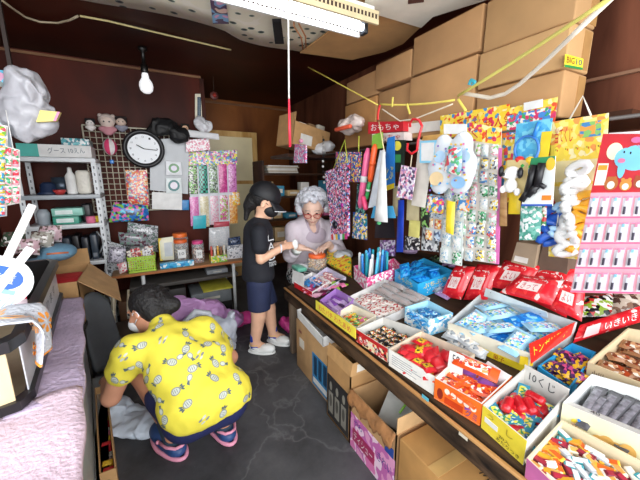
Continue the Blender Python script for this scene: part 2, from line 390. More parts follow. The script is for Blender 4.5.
b = plate(B(), gsheet([(300, 53), (352, 60), (385, 52), (403, 44), (421, 27), (395, 8), (366, -10), (345, 20), (318, 40)], 2.0), 0.008, cbl)
solo('cardboard_sheet', b, 'flattened brown cardboard sheet fixed to the ceiling beside the lamp', 'cardboard sheet')
b = plate(B(), [Vector((p.x, p.y, 1.985)) for p in gsheet([(364, 11), (421, 28), (433, 17), (500, -4), (500, -60), (372, -60)], 1.985)], 0.004, M('#e9e4d6', 0.7, noise=0.05))
wp = solo('poster_board', b, 'white poster board fixed to the ceiling above the cartons', 'poster board')
q = Q(*gsheet([(408, 4), (424, 2), (424, -6), (408, -4)], 1.984)); c = B(); plate(c, q.c, -0.001, M('#5b3a34', 0.5)); t = solo('x', c); t.name = 'printed_picture'; t.data.name = 'printed_picture'
t.location -= wloc(wp); t.parent = wp
q = Q(*gsheet([(213, 24), (229, 24), (226, 2), (210, 0)], 1.985)); c = B(); plate(c, q.c, 0.001, P(('#e8a8c8', '#7ab0d8', '#4a3a5a', '#e8c8b8'), 12, 0.5, 'NOISE')); solo('ceiling_photo', c, 'small pink and blue photo stuck on the patterned ceiling paper', 'photo')
c = B(); c.grid(lambda u, v: Z(272 + 9 * u + 3 * (1 - v), 44 - 24 * v, 1.955 + 0.02 * v), 4, 8, M('#17161a', 0.7), 0.006); solo('black_strap', c, 'black strap hanging from the patterned ceiling paper near the lamp', 'strap')
for k, (p, q, r_) in enumerate((((294, 26), (303, 50), 'left'), ((299, 24), (306, 49), 'right'))):
    c = B(); c.tube([Z(*p, 1.96) + Vector((0, 0, 0.05)), Z(*p, 1.96), Z((p[0] + q[0]) / 2 + 3, (p[1] + q[1]) / 2, 1.94), Z(*q, 1.95)], 0.004, M('#c98a58', 0.6), 6); solo('orange_string', c, f'{r_} one of two orange strings dangling beside the pull cord under the lamp', 'string')
def rope(name, pts, r, m, label, cat, sag=0.0, group=None):
    out = []
    for a, c in zip(pts, pts[1:]):
        for k in range(8):
            t = k / 8; p = Vector(a).lerp(Vector(c), t); p.z -= sag * 4 * t * (1 - t); out.append(p)
    out.append(Vector(pts[-1])); return solo(name, B().tube(out, r, m, 5), label, cat, group)
# fluorescent lamp
LX0, LX1, LY0, LY1 = 0.22, 1.0, 1.26, 1.42
lm = thing('fluorescent_lamp', (0.6, 1.34, 1.88), 'white fluorescent ceiling lamp with slotted side louvres and a bare tube', 'ceiling lamp')
wm = M('#f2f2ee', 0.35, noise=0.02); bgm = M('#cdbd97', 0.5, noise=0.08)
part('lamp_body', B().bbox((LX0, LY0 + 0.03, 1.93), (LX1, LY1 - 0.03, 1.975), wm, 0.006).box((0.3, 1.33, 1.975), (0.32, 1.35, 2.1), wm).box((0.9, 1.33, 1.975), (0.92, 1.35, 2.1), wm), lm)
def louvre(y0, y1, m):
    b = B(); b.box((LX0, y0, 1.925), (LX1, y1, 1.94), m)
    for k in range(40):
        x = LX0 + 0.01 + k * (LX1 - LX0 - 0.02) / 39; b.box((x, y0, 1.905), (x + 0.008, y1, 1.926), m)
    b.box((LX0, y0, 1.885), (LX1, y1, 1.906), m); b.box((LX0, y0 + 0.001, 1.906), (LX1, y1 - 0.003, 1.925), M('#3a2a22', 0.8)); return b
part('side_louvre', louvre(LY1 - 0.012, LY1, wm), lm, 'white slotted louvre'); part('side_louvre', louvre(LY0, LY0 + 0.012, bgm), lm, 'yellowed slotted louvre')
part('lamp_tube', B().tube([(LX0 + 0.03, 1.345, 1.90), (LX1 - 0.03, 1.345, 1.90)], 0.015, M('#e8f0ff', 0.3, noise=0, emit=9.0), 14), lm)
for x in (LX0 + 0.012, LX1 - 0.03): part('tube_socket', B().bbox((x, 1.325, 1.87), (x + 0.02, 1.365, 1.94), M('#22252a', 0.5), 0.003), lm)
p0, p1 = Yp(289, 35, 1.30), Yp(289, 99, 1.30); p2 = Yp(290, 147, 1.30)
pc = thing('pull_cord', p2, 'long white lamp pull cord with a red grip end', 'pull cord')
part('cord', B().tube([(p0.x, 1.30, 1.94), p1], 0.0035, M('#e8e6e0', 0.6)), pc); part('grip', B().tube([p1, p1 * 0.5 + p2 * 0.5, p2], [0.004, 0.0065, 0.006], M('#e8304a', 0.4)), pc)
# bare bulb
bp_ = Z(146, 84, 1.86); bx, by = bp_.x, bp_.y
lb = thing('light_bulb', (bx, by, 1.80), 'white round bulb in a black socket hanging below the ceiling', 'light bulb')
part('socket', B().lathe([(0.03, 2.1), (0.03, 2.08), (0.012, 2.07), (0.012, 1.99), (0.024, 1.985), (0.024, 1.94), (0.018, 1.93)], M('#161412', 0.4), 16, Matrix.Translation((bx, by, 0))), lb)
part('bulb', B().lathe([(0.018, 1.935), (0.023, 1.915), (0.024, 1.90), (0.042, 1.87), (0.046, 1.845), (0.04, 1.815), (0.022, 1.798), (0.002, 1.794)], M('#f4f4f6', 0.25, noise=0, emit=0.35), 20, Matrix.Translation((bx, by, 0))), lb)
# cables on the ceiling
rope('ceiling_cable', [Z(80, 16, 2.07), Z(108, 21, 2.085), Z(150, 31, 2.085), Z(231, 50, 2.085)], 0.006, M('#c9bb84', 0.6), 'straight cream cable run along the dark ceiling towards the recess', 'cable')
pts = [Z(x, y, 2.07) for x, y in [(-4, -4), (12, 8), (25, 17), (40, 22), (58, 23), (70, 20), (78, 16)]]
solo('drooping_cord', B().tube(pts, 0.006, M('#a89a80', 0.6), 6), 'thin beige cord drooping across the dark ceiling corner', 'cord')
# thermometer on the corner of the wall
q = YQ([(195, 121), (203, 121), (203, 94), (195, 94)], WB - 0.006)
th = thing('thermometer', q(0.5, 0), 'narrow white thermometer with a blue scale hung on the back wall', 'thermometer')
b = B(); q.slab(b, M('#e6dfc8', 0.5), w0=-0.004, w1=0.005); part('backing', b, th); b = B(); q.slab(b, M('#28455c', 0.5), 0.28, 0.12, 0.72, 0.88, 0.005, 0.007); part('scale', b, th)
b = B(); b.tube([q(0.5, 0.15, 0.008), q(0.5, 0.85, 0.008)], 0.002, M('#d8e4ea', 0.2)); part('glass_tube', b, th)
c = Yp(214, 96, 3.15); g = thing('round_ornament', c, 'small red and grey round ornament hanging at the recess corner', 'ornament')
part('disc', B().lathe([(0.001, 0), (0.036, 0.003), (0.04, 0.012), (0.03, 0.022), (0.001, 0.024)], M('#5b2f2a', 0.5), 18, Matrix.Translation(c) @ Matrix.Rotation(math.pi / 2, 4, 'X')), g)
part('centre', B().ball((c.x, c.y - 0.024, c.z), 0.018, M('#a02c24', 0.4)), g)
part('cord', B().tube([c + Vector((0, -0.01, 0.04)), (c.x, c.y - 0.01, 2.1)], 0.002, M('#40302a', 0.6)), g)
# ---------------------------------------------------------------- cartons on the high shelf along the right wall
CX = 1.30
shelf = M('#3a2318', 0.7, noise=0.2)
def yz(x, y): return Xp(x, y, CX)
solo('high_shelf', B().box((CX + 0.02, 0.42, 1.385), (WR - 0.001, 2.3, 1.405), wood('#2c170e', '#4a2b1a', (1, 0.2, 1), 8)), 'long dark wooden shelf carrying the big cartons on the right', 'shelf')
y343, y375, y411, y479, y565 = [yz(x, 90).y for x in (343, 375, 411, 479, 564)]
print('carton y', y343, y375, y411, y479, y565)
def carton(y0, y1, z0, z1, x0, x1, label, m=cb, flap=True, tapeside=True):
    t = thing('cardboard_carton', ((x0 + x1) / 2, (y0 + y1) / 2, z0), label, 'carton', 'closed cartons on the high shelf')
    part('box_body', B().bbox((x0, y0, z0), (x1, y1, z1), m, 0.006), t)
    part('flap_seam', B().box((x0 - 0.0015, y0 + 0.01, z0 + (z1 - z0) * 0.985), (x0 + 0.001, y1 - 0.01, z0 + (z1 - z0) * 0.99), cbd), t)
    part('tape', B().box((x0 + 0.1, y0 - 0.0015, z0 + 0.01), (x0 + 0.15, y0 + 0.0005, z1 - 0.008), M('#a47c4c', 0.3)), t); return t
zt, zm = yz(411, 40).z, yz(411, 79).z
zb = 1.408
cbb = M('#a97a49', 0.8, noise=0.14, scale=6, bump=0.05)
carton(y375 + 0.012, y343, zb, zm - 0.01, CX + 0.02, 1.62, 'farthest brown carton in the bottom row of the high shelf', cbb)
carton(y375 + 0.012, y343, zm, yz(343, 83).z, CX + 0.03, 1.62, 'farthest brown carton in the top row of the high shelf', cb)
carton(y411 + 0.012, y375, zb, zm + 0.0, CX + 0.03, 1.62, 'bottom-row brown carton second from the far end of the high shelf', cb)
carton(y411 + 0.012, y375, zm + 0.012, yz(375, 66).z, CX, 1.62, 'top-row brown carton second from the far end of the high shelf', cb)
carton(y479 + 0.015, y411, zb, zm, CX - 0.01, 1.62, 'light brown wide carton in the bottom row of the high shelf, middle of the row', M('#b08659', 0.8, noise=0.1, scale=6, bump=0.05))
carton(y479 + 0.015, y411, zm + 0.012, zt, CX, 1.62, 'wide carton reaching highest, in the middle of the top row of the high shelf', M('#a47c52', 0.8, noise=0.1, scale=6, bump=0.05))
zk = yz(482, 90).z; zs = yz(482, 55).z
carton(y565, y479, zb, zk - 0.005, CX - 0.01, 1.45, 'lowest carton of the nearest stack on the high shelf', M('#b48a5c', 0.8, noise=0.1, scale=6))
big2 = carton(y565, y479, zk, zs, CX - 0.015, 1.45, 'middle carton with a yellow printed corner sticker in the nearest stack on the high shelf', M('#ba9262', 0.8, noise=0.08, scale=6))
carton(y565, y479, zs + 0.005, yz(482, 5).z, CX, 1.45, 'topmost carton of the nearest stack on the high shelf', M('#ae875a', 0.8, noise=0.1, scale=6))
ye = y565 - 0.002
q = YQ([(564, 67), (582, 70), (583, 59), (565, 54)], ye); s = B(); q.slab(s, M('#e8d83a', 0.4), w0=0, w1=0.0015); s = part('sticker', s, big2, 'yellow printed sticker')
b = B(); q.slab(b, M('#2c8a4a', 0.4), 0, 0, 1, 0.2, 0.0015, 0.002); q.text(b, 'BIG', M('#8a2030', 0.4), 0.08, 0.35, 0.5, 0.85, 0.0025); q.text(b, '10', M('#20407a', 0.4), 0.6, 0.35, 0.92, 0.85, 0.0025); part('print', b, s)
# ---------------------------------------------------------------- ropes and tapes strung in front of the cartons
ym = M('#d8c45a', 0.5); wt = M('#e2d6c4', 0.5)
k1, k2, k3 = Xp(378, 105, 1.15), Xp(455, 100, 1.15), Xp(308, 67, 1.15)
k4 = Xp(612, -3, 1.0)
def ribbon(pts, wd, m, b=None, sag=0.0):
    out = []
    for a, c in zip(pts, pts[1:]):
        for k in range(8):
            t = k / 8; p = Vector(a).lerp(Vector(c), t); p.z -= sag * 4 * t * (1 - t); out.append(p)
    out.append(Vector(pts[-1])); n = len(out) - 1
    def fn(u, v):
        i = min(int(u * n + 1e-6), n); p = out[i]; t = (out[min(i + 1, n)] - out[max(i - 1, 0)]).normalized(); s = t.cross(Vector((-1, -0.4, 0.2))).normalized(); return p + s * wd * (v - 0.5)
    return (b or B()).grid(fn, n, 2, m, 0.0015)
solo('yellow_rope', ribbon([k3, k1], 0.007, ym), 'yellow cord slanting down from the dark ceiling to the knot by the far cartons', 'cord')
solo('yellow_rope', ribbon([k1 + Vector((0, -0.02, 0.0)), k2], 0.009, ym, sag=0.01), 'level yellow cord tied between the two knots above the hanging toys', 'cord')
solo('yellow_rope', ribbon([k2 + Vector((-0.01, -0.02, 0.01)), k4], 0.012, M('#d9cd6a', 0.5), sag=0.005), 'yellow cord rising steeply across the near cartons to the ceiling', 'cord')
wp_ = [k2 + Vector((0, -0.03, 0.02)), Xp(490, 98, 1.12), Xp(505, 94, 1.1), Xp(520, 84, 1.08), Xp(545, 62, 1.05), Xp(575, 33, 1.01), k4 + Vector((0.01, -0.01, 0.012))]
solo('white_tape', ribbon(wp_, 0.014, wt), 'broad white plastic tape curving in front of the near cartons', 'tape')
solo('sagging_string', ribbon([Xp(382, 109, 1.14), Xp(400, 121, 1.12), Xp(415, 119, 1.12), Xp(453, 104, 1.14)], 0.006, M('#cfc3ae', 0.6)), 'thin greyish white cord sagging between the two rope knots', 'cord')
for (a, c, lab) in (((392, 107), (393, 97), 'yellow rope tail sticking up at the far knot'), ((407, 104), (410, 114), 'yellow rope tail hanging below the level cord'), ((458, 99), (466, 111), 'yellow rope tail dangling from the near knot')):
    solo('rope_tail', ribbon([Xp(*a, 1.145), Xp(*c, 1.14)], 0.01, M('#dccb5c', 0.5)), lab, 'rope tail')
solo('teal_tape_knot', ribbon([Xp(469, 85, 1.12), Xp(471, 80, 1.12), Xp(475, 82, 1.12), Xp(472, 86, 1.12)], 0.012, M('#2f9fb0', 0.4)), 'small teal ribbon tied on the yellow rising cord', 'ribbon')
solo('red_ribbon', ribbon([Xp(380, 105, 1.14), Xp(378, 114, 1.13), Xp(378, 120, 1.13)], 0.012, M('#d8302e', 0.4)), 'short red ribbon hanging from the far rope knot', 'ribbon')
# ================================================================ the long display table on the right
TY0, TY1, TX1 = 0.10, 1.84, 1.62
def tz(x): return TZ0 + TS * (x - TX0)
deck = wood('#2c2019', '#54402e', (1, 0.15, 1), 14, 0.6); edge = wood('#17100c', '#5a4432', (1, 0.25, 1), 22, 0.8, 0.5); lip = wood('#a3713f', '#c99a63', (1, 0.15, 1), 18, 0.6)
tb = thing('display_table', (1.15, 1.0, 0), 'long sloping wooden display table loaded with candy boxes, with a dark weathered front board', 'table')
b = B(); b.hexa([(TX0, TY0, tz(TX0) - 0.02), (TX1, TY0, tz(TX1) - 0.02), (TX1, TY1, tz(TX1) - 0.02), (TX0, TY1, tz(TX0) - 0.02), (TX0, TY0, tz(TX0) - 0.002), (TX1, TY0, tz(TX1) - 0.002), (TX1, TY1, tz(TX1) - 0.002), (TX0, TY1, tz(TX0) - 0.002)], deck)
part('table_top', b, tb)
part('front_board', B().bbox((TX0 - 0.022, TY0, tz(TX0) - 0.085), (TX0 - 0.002, TY1, tz(TX0) - 0.012), edge, 0.003), tb, 'dark weathered front board')
part('edge_strip', B().bbox((TX0 - 0.026, TY0, tz(TX0) - 0.014), (TX0 - 0.014, TY1, tz(TX0) - 0.004), lip, 0.002), tb, 'worn orange-brown edge strip')
for x, y in ((TX0 + 0.005, TY1 - 0.05), (TX1 - 0.05, TY1 - 0.05), (TX0 + 0.005, 0.14), (TX1 - 0.05, 0.14)):
    part('leg', B().bbox((x, y, 0), (x + 0.045, y + 0.045, tz(x) - 0.022), wood('#4d4036', '#7c6a58', (1, 1, 0.2), 14), 0.003), tb)
# scraps of tape and paper on the front board
for px, py, c, n in ((425, 398, '#5fb6c8', 'turquoise'), (463, 436, '#d8cdb8', 'beige')):
    p = Xp(px, py, TX0 - 0.024); solo('tape_scrap', B().box((p.x, p.y - 0.014, p.z - 0.006), (p.x + 0.0015, p.y + 0.014, p.z + 0.006), M(c, 0.5)), f'small {n} scrap of tape stuck to the dark front board of the display table', 'tape')
WH = M('#d0cdc6', 0.6, noise=0.05, scale=20); CR = M('#d9c9a8', 0.65, noise=0.07, scale=20); KR = M('#b98f5e', 0.75, noise=0.1, scale=20); INK = M('#2b2b33', 0.6, noise=0)
NT = Vector((-TS, 0, 1)).normalized()
class Tray: pass
def tray(name, label, px, h, wall=WH, front=None, side=None, cat='box', group=None, inner=None, tilt=0, back_h=None, lift=0.0):
    """px: rim corners in the photo: far-front, near-front, near-back, far-back"""
    t = Tray(); R = [T(x, y, h + lift) for x, y in px]; Bm = [p - Vector((0, 0, h)) for p in R]; c = sum(Bm, Vector()) / 4
    Bm = [p + (c - p) * 0.02 for p in Bm]
    t.o = thing(name, c, label, cat, group); t.rim = R; t.base = Bm; t.h = h
    th = 0.0035
    t.floor = Q(Bm[0], Bm[1], Bm[2], Bm[3], NT)
    b = B(); t.floor.slab(b, inner or wall, w0=0.0005, w1=0.004); part('bottom', b, t.o)
    t.face = []
    for i, nm in enumerate(('front_panel', 'side_panel', 'back_panel', 'side_panel')):
        j = (i + 1) % 4; hh = (back_h or 0) if i == 2 else 0
        up = Vector((0, 0, hh)); q = Q(Bm[i], Bm[j], R[j] + up, R[i] + up); n = q.n
        if n.dot((Bm[i] + Bm[j]) / 2 - c) < 0: n = -n
        q.n = n; b = B(); m = front if (i == 0 and front) else (side if (i in (1, 3) and side) else wall)
        q.slab(b, wall, w0=-th, w1=0); q.slab(b, m, w0=0, w1=0.0008); t.face.append((q, part(nm, b, t.o)))
    return t
def art(parent, q, fn, name='print'):
    b = B(); fn(b, q); return part(name, b, parent)
# ---------------------------------------------------------------- sweet wrappers, each built flat around the origin
def pil(l, w, t, m, m2=None, lab=(1, 1, 7, 5), nu=8, nv=6):
    b = B(); q = Q((-l / 2, -w / 2, 0), (l / 2, -w / 2, 0), (l / 2, w / 2, 0), (-l / 2, w / 2, 0)); q.pillow(b, m, t=t, w=0, nu=nu, nv=nv, m2=m2, lab=lab if m2 else None)
    for s in (-1, 1): b.box((s * l / 2 - 0.004, -w / 2, t * 0.45), (s * l / 2 + 0.004, w / 2, t * 0.55), m)
    return b
def blk(l, w, t, m, m2=None):
    b = B(); b.bbox((-l / 2, -w / 2, 0), (l / 2, w / 2, t), m, min(l, w, t) * 0.2)
    if m2: b.box((-l * 0.38, -w * 0.36, t), (l * 0.38, w * 0.36, t + 0.0008), m2)
    return b
def twist(l, r, m, m2=None):
    b = B(); X = Matrix.Translation((0, 0, r)) @ Matrix.Rotation(math.pi / 2, 4, 'Y')
    b.lathe([(0.001, -l * 0.3), (r * 0.8, -l * 0.24), (r, 0), (r * 0.8, l * 0.24), (0.001, l * 0.3)], m, 10, X)
    for s in (-1, 1): b.lathe([(r * 0.15, s * l * 0.28), (r * 0.5, s * l * 0.4), (r * 0.95, s * l * 0.5)][::s], m2 or m, 10, X, False)
    return b
def ballw(r, m): return B().ball((0, 0, r), r, m)
def tubes(l, r, m, m2=None):
    b = B(); X = Matrix.Translation((0, 0, r)) @ Matrix.Rotation(math.pi / 2, 4, 'Y')
    b.lathe([(r * 0.6, -l / 2), (r, -l / 2 + r * 0.4), (r, l / 2 - r * 0.4), (r * 0.6, l / 2)], m, 10, X)
    if m2: b.lathe([(r * 1.02, -l * 0.25), (r * 1.02, l * 0.25)], m2, 10, X, False)
    return b
def proto(b): return b.mesh('sweet')
def inst(name, me, Mx, label, cat, group):
    o = bpy.data.objects.new(name, me); COL.objects.link(o); o.matrix_world = Mx; return tag(o, label, cat, group)
def basis(q, u, v, w, yaw=0.0, tx=0.0, ty=0.0):
    ex = (q(u + 0.02, v) - q(u - 0.02, v)).normalized(); n = q.n.normalized(); ey = n.cross(ex).normalized(); ex = ey.cross(n)
    R = Matrix((ex, ey, n)).transposed().to_4x4()
    return Matrix.Translation(q(u, v, w)) @ R @ Euler((tx, ty, yaw)).to_matrix().to_4x4()
def fill(t, items, nu, nv, layers=1, w0=0.006, dw=0.02, yaw=0.4, base_yaw=0.0, tl=0.1, mar=(0.12, 0.12, 0.88, 0.88), seed=1, jit=0.25, ww=None):
    """items: list of (name, mesh, label, category, group); one object per sweet"""
    rnd = random.Random(seed); q = t.floor if isinstance(t, Tray) else t
    for L in range(layers):
        for j in range(nv):
            for i in range(nu):
                it = items[rnd.randrange(len(items))]; off = 0.5 * (L % 2)
                u = mar[0] + (mar[2] - mar[0]) * ((i + 0.5 + off * 0.5 + rnd.uniform(-jit, jit)) / (nu + 0.25)); v = mar[1] + (mar[3] - mar[1]) * ((j + 0.5 + rnd.uniform(-jit, jit)) / nv)
                inst(it[0], it[1], basis(q, u, v, w0 + L * dw + rnd.uniform(0, 0.004), base_yaw + rnd.uniform(-yaw, yaw), rnd.uniform(-tl, tl), rnd.uniform(-tl, tl)), it[2], it[3], it[4])
RD = M('#d21f2b', 0.35, coat=0.4); YL = M('#f0cf2e', 0.4); BL = M('#2a7fd0', 0.35, coat=0.3); OR = M('#ef6a1f', 0.4, coat=0.3); LB = M('#7fd0f0', 0.4); PK = M('#ef7fae', 0.45); GN = M('#3fa85a', 0.4)
WT = M('#e4e4e2', 0.45); BK = M('#17161a', 0.4); PU = M('#8a4fb0', 0.4); GD = M('#d8a02c', 0.35); BR = M('#8a4a26', 0.5); SK = M('#5ac0e8', 0.4)
CLR = M('#e8eef0', 0.12, alpha=0.35, noise=0)
# --- tray with caramel bars, nearest
t = tray('candy_box', 'open box of small wrapped caramel bars, nearest on the table', [(527, 458), (588, 516), (672, 477), (562, 420)], 0.055, CR, M('#c86aa0', 0.5))
its = [('caramel_bar', proto(blk(0.038, 0.015, 0.011, M(c[0], 0.35), m2 or M(c[1], 0.35))), f'{n} wrapped caramel bar in the nearest box of mixed caramels', 'candy', 'mixed caramel bars in the nearest box') for n, c, m2 in (('white and red', ('#f2efe8', '#c8382c', '#f2efe8'), M('#f3ead8', 0.4)), ('orange', ('#ef8a2c', '#f2c23c', '#c83a1c'), GD), ('teal and white', ('#3f9ea8', '#eef0ec', '#3f9ea8'), WT), ('dark red', ('#7a1c30', '#a8283c', '#5a1828'), None), ('cream', ('#e8dcc0', '#c8a878', '#f0e8d8'), M('#e0a050', 0.4)), ('silver', ('#a8acb0', '#d8dce0', '#6a8a94'), None), ('yellow', ('#f2c23c', '#f0a03c', '#f6e6a0'), M('#d8601c', 0.4)))]
fill(t, its, 9, 7, 3, 0.006, 0.012, 0.9, tl=0.22, seed=3, mar=(0.06, 0.08, 0.96, 0.94))
# --- yellow fronted box, red bottles and blue sachets
t = tray('candy_box', 'open box with a yellow front panel, holding red bottles and blue sachets', [(483, 405), (527, 441), (569, 393), (525, 368)], 0.075, WH, M('#ead33e', 0.5), back_h=0.012)
q, f = t.face[0]
art(f, q, lambda b, q: (q.text(b, '20入', M('#3a3424', 0.5), 0.45, 0.28, 0.7, 0.42), q.text(b, 'あたりつき', M('#3a3424', 0.5), 0.4, 0.1, 0.92, 0.25), q.slab(b, WT, 0.08, 0.4, 0.4, 0.62, 0.001, 0.002), q.text(b, 'う', M('#a8902a', 0.5), 0.15, 0.7, 0.3, 0.9), q.text(b, 'し', M('#a8902a', 0.5), 0.6, 0.6, 0.75, 0.85)), 'lettering')
q, f = t.face[2]; qi = Q(q(0, 0), q(1, 0), q(1, 1), q(0, 1), -q.n)
art(f, qi, lambda b, q: q.text(b, '10くじ', INK, 0.85, 0.55, 0.25, 0.88, 0.005), 'lettering')
its = [('red_bottle_candy', proto(tubes(0.05, 0.014, RD, M('#b8141f', 0.3))), 'red bottle shaped candy in the yellow fronted box', 'candy', 'red bottle candies in the yellow fronted box'), ('sachet', proto(pil(0.055, 0.03, 0.009, M('#2f8fae', 0.3), P(('#cfe8c0', '#3a9c6a', '#e8d84a', '#2a6fb0'), 120))), 'blue green printed sachet in the yellow fronted box', 'candy', 'blue green sachets in the yellow fronted box')]
its = its + its[1:]
fill(t, its, 4, 4, 3, 0.006, 0.016, 1.2, tl=0.25, seed=5, jit=0.2, mar=(0.14, 0.14, 0.86, 0.86))
# --- biscuit box "40" with the cartoon child
t = tray('candy_box', 'pale box priced 40 with biscuits printed on its front, filled with silver packs', [(563, 403), (668, 447), (690, 402), (592, 374)], 0.085, M('#dfe2e0', 0.5), M('#e8e2b8', 0.5), back_h=0.0)
q, f = t.face[0]
def bis(b, q):
    for k, (u, v) in enumerate(((0.5, 0.3), (0.6, 0.24), (0.42, 0.22), (0.7, 0.34))): q.disc(b, M('#dfae5c', 0.5), u, v, 0.085, 0.24, 0.0015 + k * 0.0006, 18)
    q.disc(b, M('#f2cfa8', 0.5), 0.16, 0.42, 0.04, 0.16, 0.002); q.disc(b, M('#e8c83c', 0.5), 0.16, 0.52, 0.045, 0.13, 0.003, 12, 0, 180); q.disc(b, M('#e87a9a', 0.5), 0.18, 0.27, 0.03, 0.1, 0.0025); q.disc(b, BL, 0.2, 0.67, 0.02, 0.05, 0.0035)
    for u in (0.145, 0.175): q.disc(b, BK, u, 0.42, 0.006, 0.03, 0.004, 8)
art(f, q, bis)
b = B(); qf = Q(t.rim[0], t.rim[1], t.rim[1] + Vector((0.035, 0.012, -0.01)), t.rim[0] + Vector((0.035, 0.012, -0.01))); qf.slab(b, WH, w0=-0.001, w1=0.001); fl = part('folded_flap', b, t.o); art(fl, qf, lambda b, q: q.text(b, '40', INK, 0.3, 0.3, 0.4, 0.95, 0.002), 'lettering')
its = [('silver_stick', proto(pil(0.14, 0.026, 0.016, M('#4e4c50', 0.3), M('#85828a', 0.25, noise=0.5, scale=60), nv=4)), 'silver grey wrapped rice stick in the box priced 40', 'snack', 'silver rice sticks in the box priced 40')]
fill(t, its, 8, 1, 3, 0.012, 0.015, 0.07, base_yaw=1.35, tl=0.04, seed=8, mar=(0.1, 0.3, 0.95, 0.75))
# --- tan box, upper right
t = tray('candy_box', 'tan cardboard box with brown wrapped cakes at the right edge behind the silver packs', [(588, 362), (664, 392), (700, 340), (628, 328)], 0.07, M('#d2bd98', 0.6))
art(t.face[0][1], t.face[0][0], lambda b, q: q.text(b, '火川', M('#5a3c28', 0.5), 0.08, 0.35, 0.25, 0.75), 'lettering')
its = [('brown_cake', proto(pil(0.06, 0.045, 0.02, M('#9a6a48', 0.25), P(('#7a3a22', '#c8946a', '#e8dccb', '#a8401c'), 80))), 'small brown wrapped cake in the tan box at the right edge', 'candy', 'brown wrapped cakes in the tan box')]
fill(t, its, 4, 3, 2, 0.008, 0.022, 0.5, tl=0.15, seed=9)
# --- orange box, priced 50 and 30
t = tray('candy_box', 'open orange printed box with orange and purple packs inside', [(435, 378), (482, 404), (512, 376), (462, 353)], 0.075, M('#e8e4de', 0.5), M('#ee6c22', 0.45), M('#ee6c22', 0.45))
q, f = t.face[0]
art(f, q, lambda b, q: ([q.disc(b, M('#f7e4d2', 0.5), 0.3 + 0.14 * k, 0.68 - 0.02 * k, 0.06, 0.14, 0.0015) for k in range(5)], q.text(b, 'グミ', M('#20409a', 0.4), 0.72, 0.12, 0.95, 0.42, 0.002), q.disc(b, M('#8a2a1c', 0.4), 0.14, 0.4, 0.07, 0.26, 0.0015), q.slab(b, M('#c8401a', 0.4), 0.25, 0.1, 0.66, 0.4, 0.001, 0.0016)))
its = [('orange_sweet_pack', proto(pil(0.075, 0.045, 0.016, M('#ee5a1e', 0.3), P(('#c8281c', '#f08a2c', '#f4e8dc', '#ee5a1e'), 60))), 'orange red candy pack in the orange box', 'candy', 'orange candy packs in the orange box'), ('purple_sweet_pack', proto(pil(0.05, 0.035, 0.013, M('#8a4a9c', 0.3))), 'purple candy pack in the orange box', 'candy', 'purple candy packs in the orange box')]
fill(t, its, 3, 3, 3, 0.008, 0.018, 0.5, tl=0.2, seed=11)
def card(name, label, px, m, base_h=0.0, th=0.0015, txt=None, tm=INK, tu=(0.2, 0.3, 0.7, 0.8), cat='price card'):
    """upright card: photo corners bl, br (foot on table), tr, tl"""
    bl, br = T(*px[0], base_h), T(*px[1], base_h); n = (br - bl).cross(Vector((0, 0, 1))).normalized(); n = n if n.dot(O - bl) > 0 else -n
    def top(p, foot):
        d = ray(*p); t_ = (foot - O).dot(n) / d.dot(n); return O + d * t_
    q = Q(bl, br, top(px[2], br), top(px[3], bl), n); b = B(); q.slab(b, m, w0=0, w1=th); o = solo(name, b, label, cat)
    if txt: tx = B(); q.text(tx, txt, tm, *tu, th + 0.0008); part('lettering', tx, o)
    return o, q
card('price_card', 'white price card marked 50 standing at the back of the orange box', [(447, 372), (462, 379), (464, 356), (450, 350)], WT, 0.05, txt='50', tu=(0.25, 0.5, 0.75, 0.9))
card('price_card', 'white price card marked 30 leaning over the packs behind the orange box', [(478, 371), (505, 383), (511, 376), (488, 361)], WT, 0.06, txt='30', tu=(0.25, 0.35, 0.65, 0.85))
q = Q(T(452, 364, 0.1), T(497, 384, 0.1), T(501, 371, 0.115), T(457, 352, 0.115)); b = B(); q.pillow(b, M('#e8521c', 0.3), t=0.025, w=-0.01, m2=P(('#f6efe6', '#e8521c', '#c8281c', '#f0a060'), 50), lab=(1, 1, 5, 5)); o = solo('snack_bag', b, 'orange snack bag lying on top of the orange box', 'snack bag')
b = B(); q.text(b, 'おやつ', WT, 0.2, 0.3, 0.8, 0.7, 0.018); part('lettering', b, o)
# --- cream fronted box with red packs
t = tray('candy_box', 'open cream box of red candy bags with yellow labels', [(389, 349), (435, 377), (475, 354), (421, 331)], 0.07, M('#dccbb2', 0.6), M('#efece6', 0.5))
q, f = t.face[0]
art(f, q, lambda b, q: [q.slab(b, M('#8a9098', 0.5), 0.08, 0.75 - 0.13 * k, 0.55 + 0.1 * (k % 3), 0.78 - 0.13 * k, 0.001, 0.0015) for k in range(5)])
its = [('red_candy_bag', proto(pil(0.055, 0.045, 0.022, RD)), 'red glossy candy bag in the cream fronted box', 'candy', 'red candy bags in the cream fronted box'), ('red_candy_bag', proto(pil(0.06, 0.045, 0.02, RD, P(('#f0cf2e', '#2a2a2a', '#f0cf2e', '#e8b02c'), 120), (2, 1, 6, 5))), 'red candy bag with a yellow label in the cream fronted box', 'candy', 'yellow labelled red bags in the cream fronted box')]
fill(t, its, 4, 3, 3, 0.01, 0.018, 1.0, tl=0.25, seed=13)
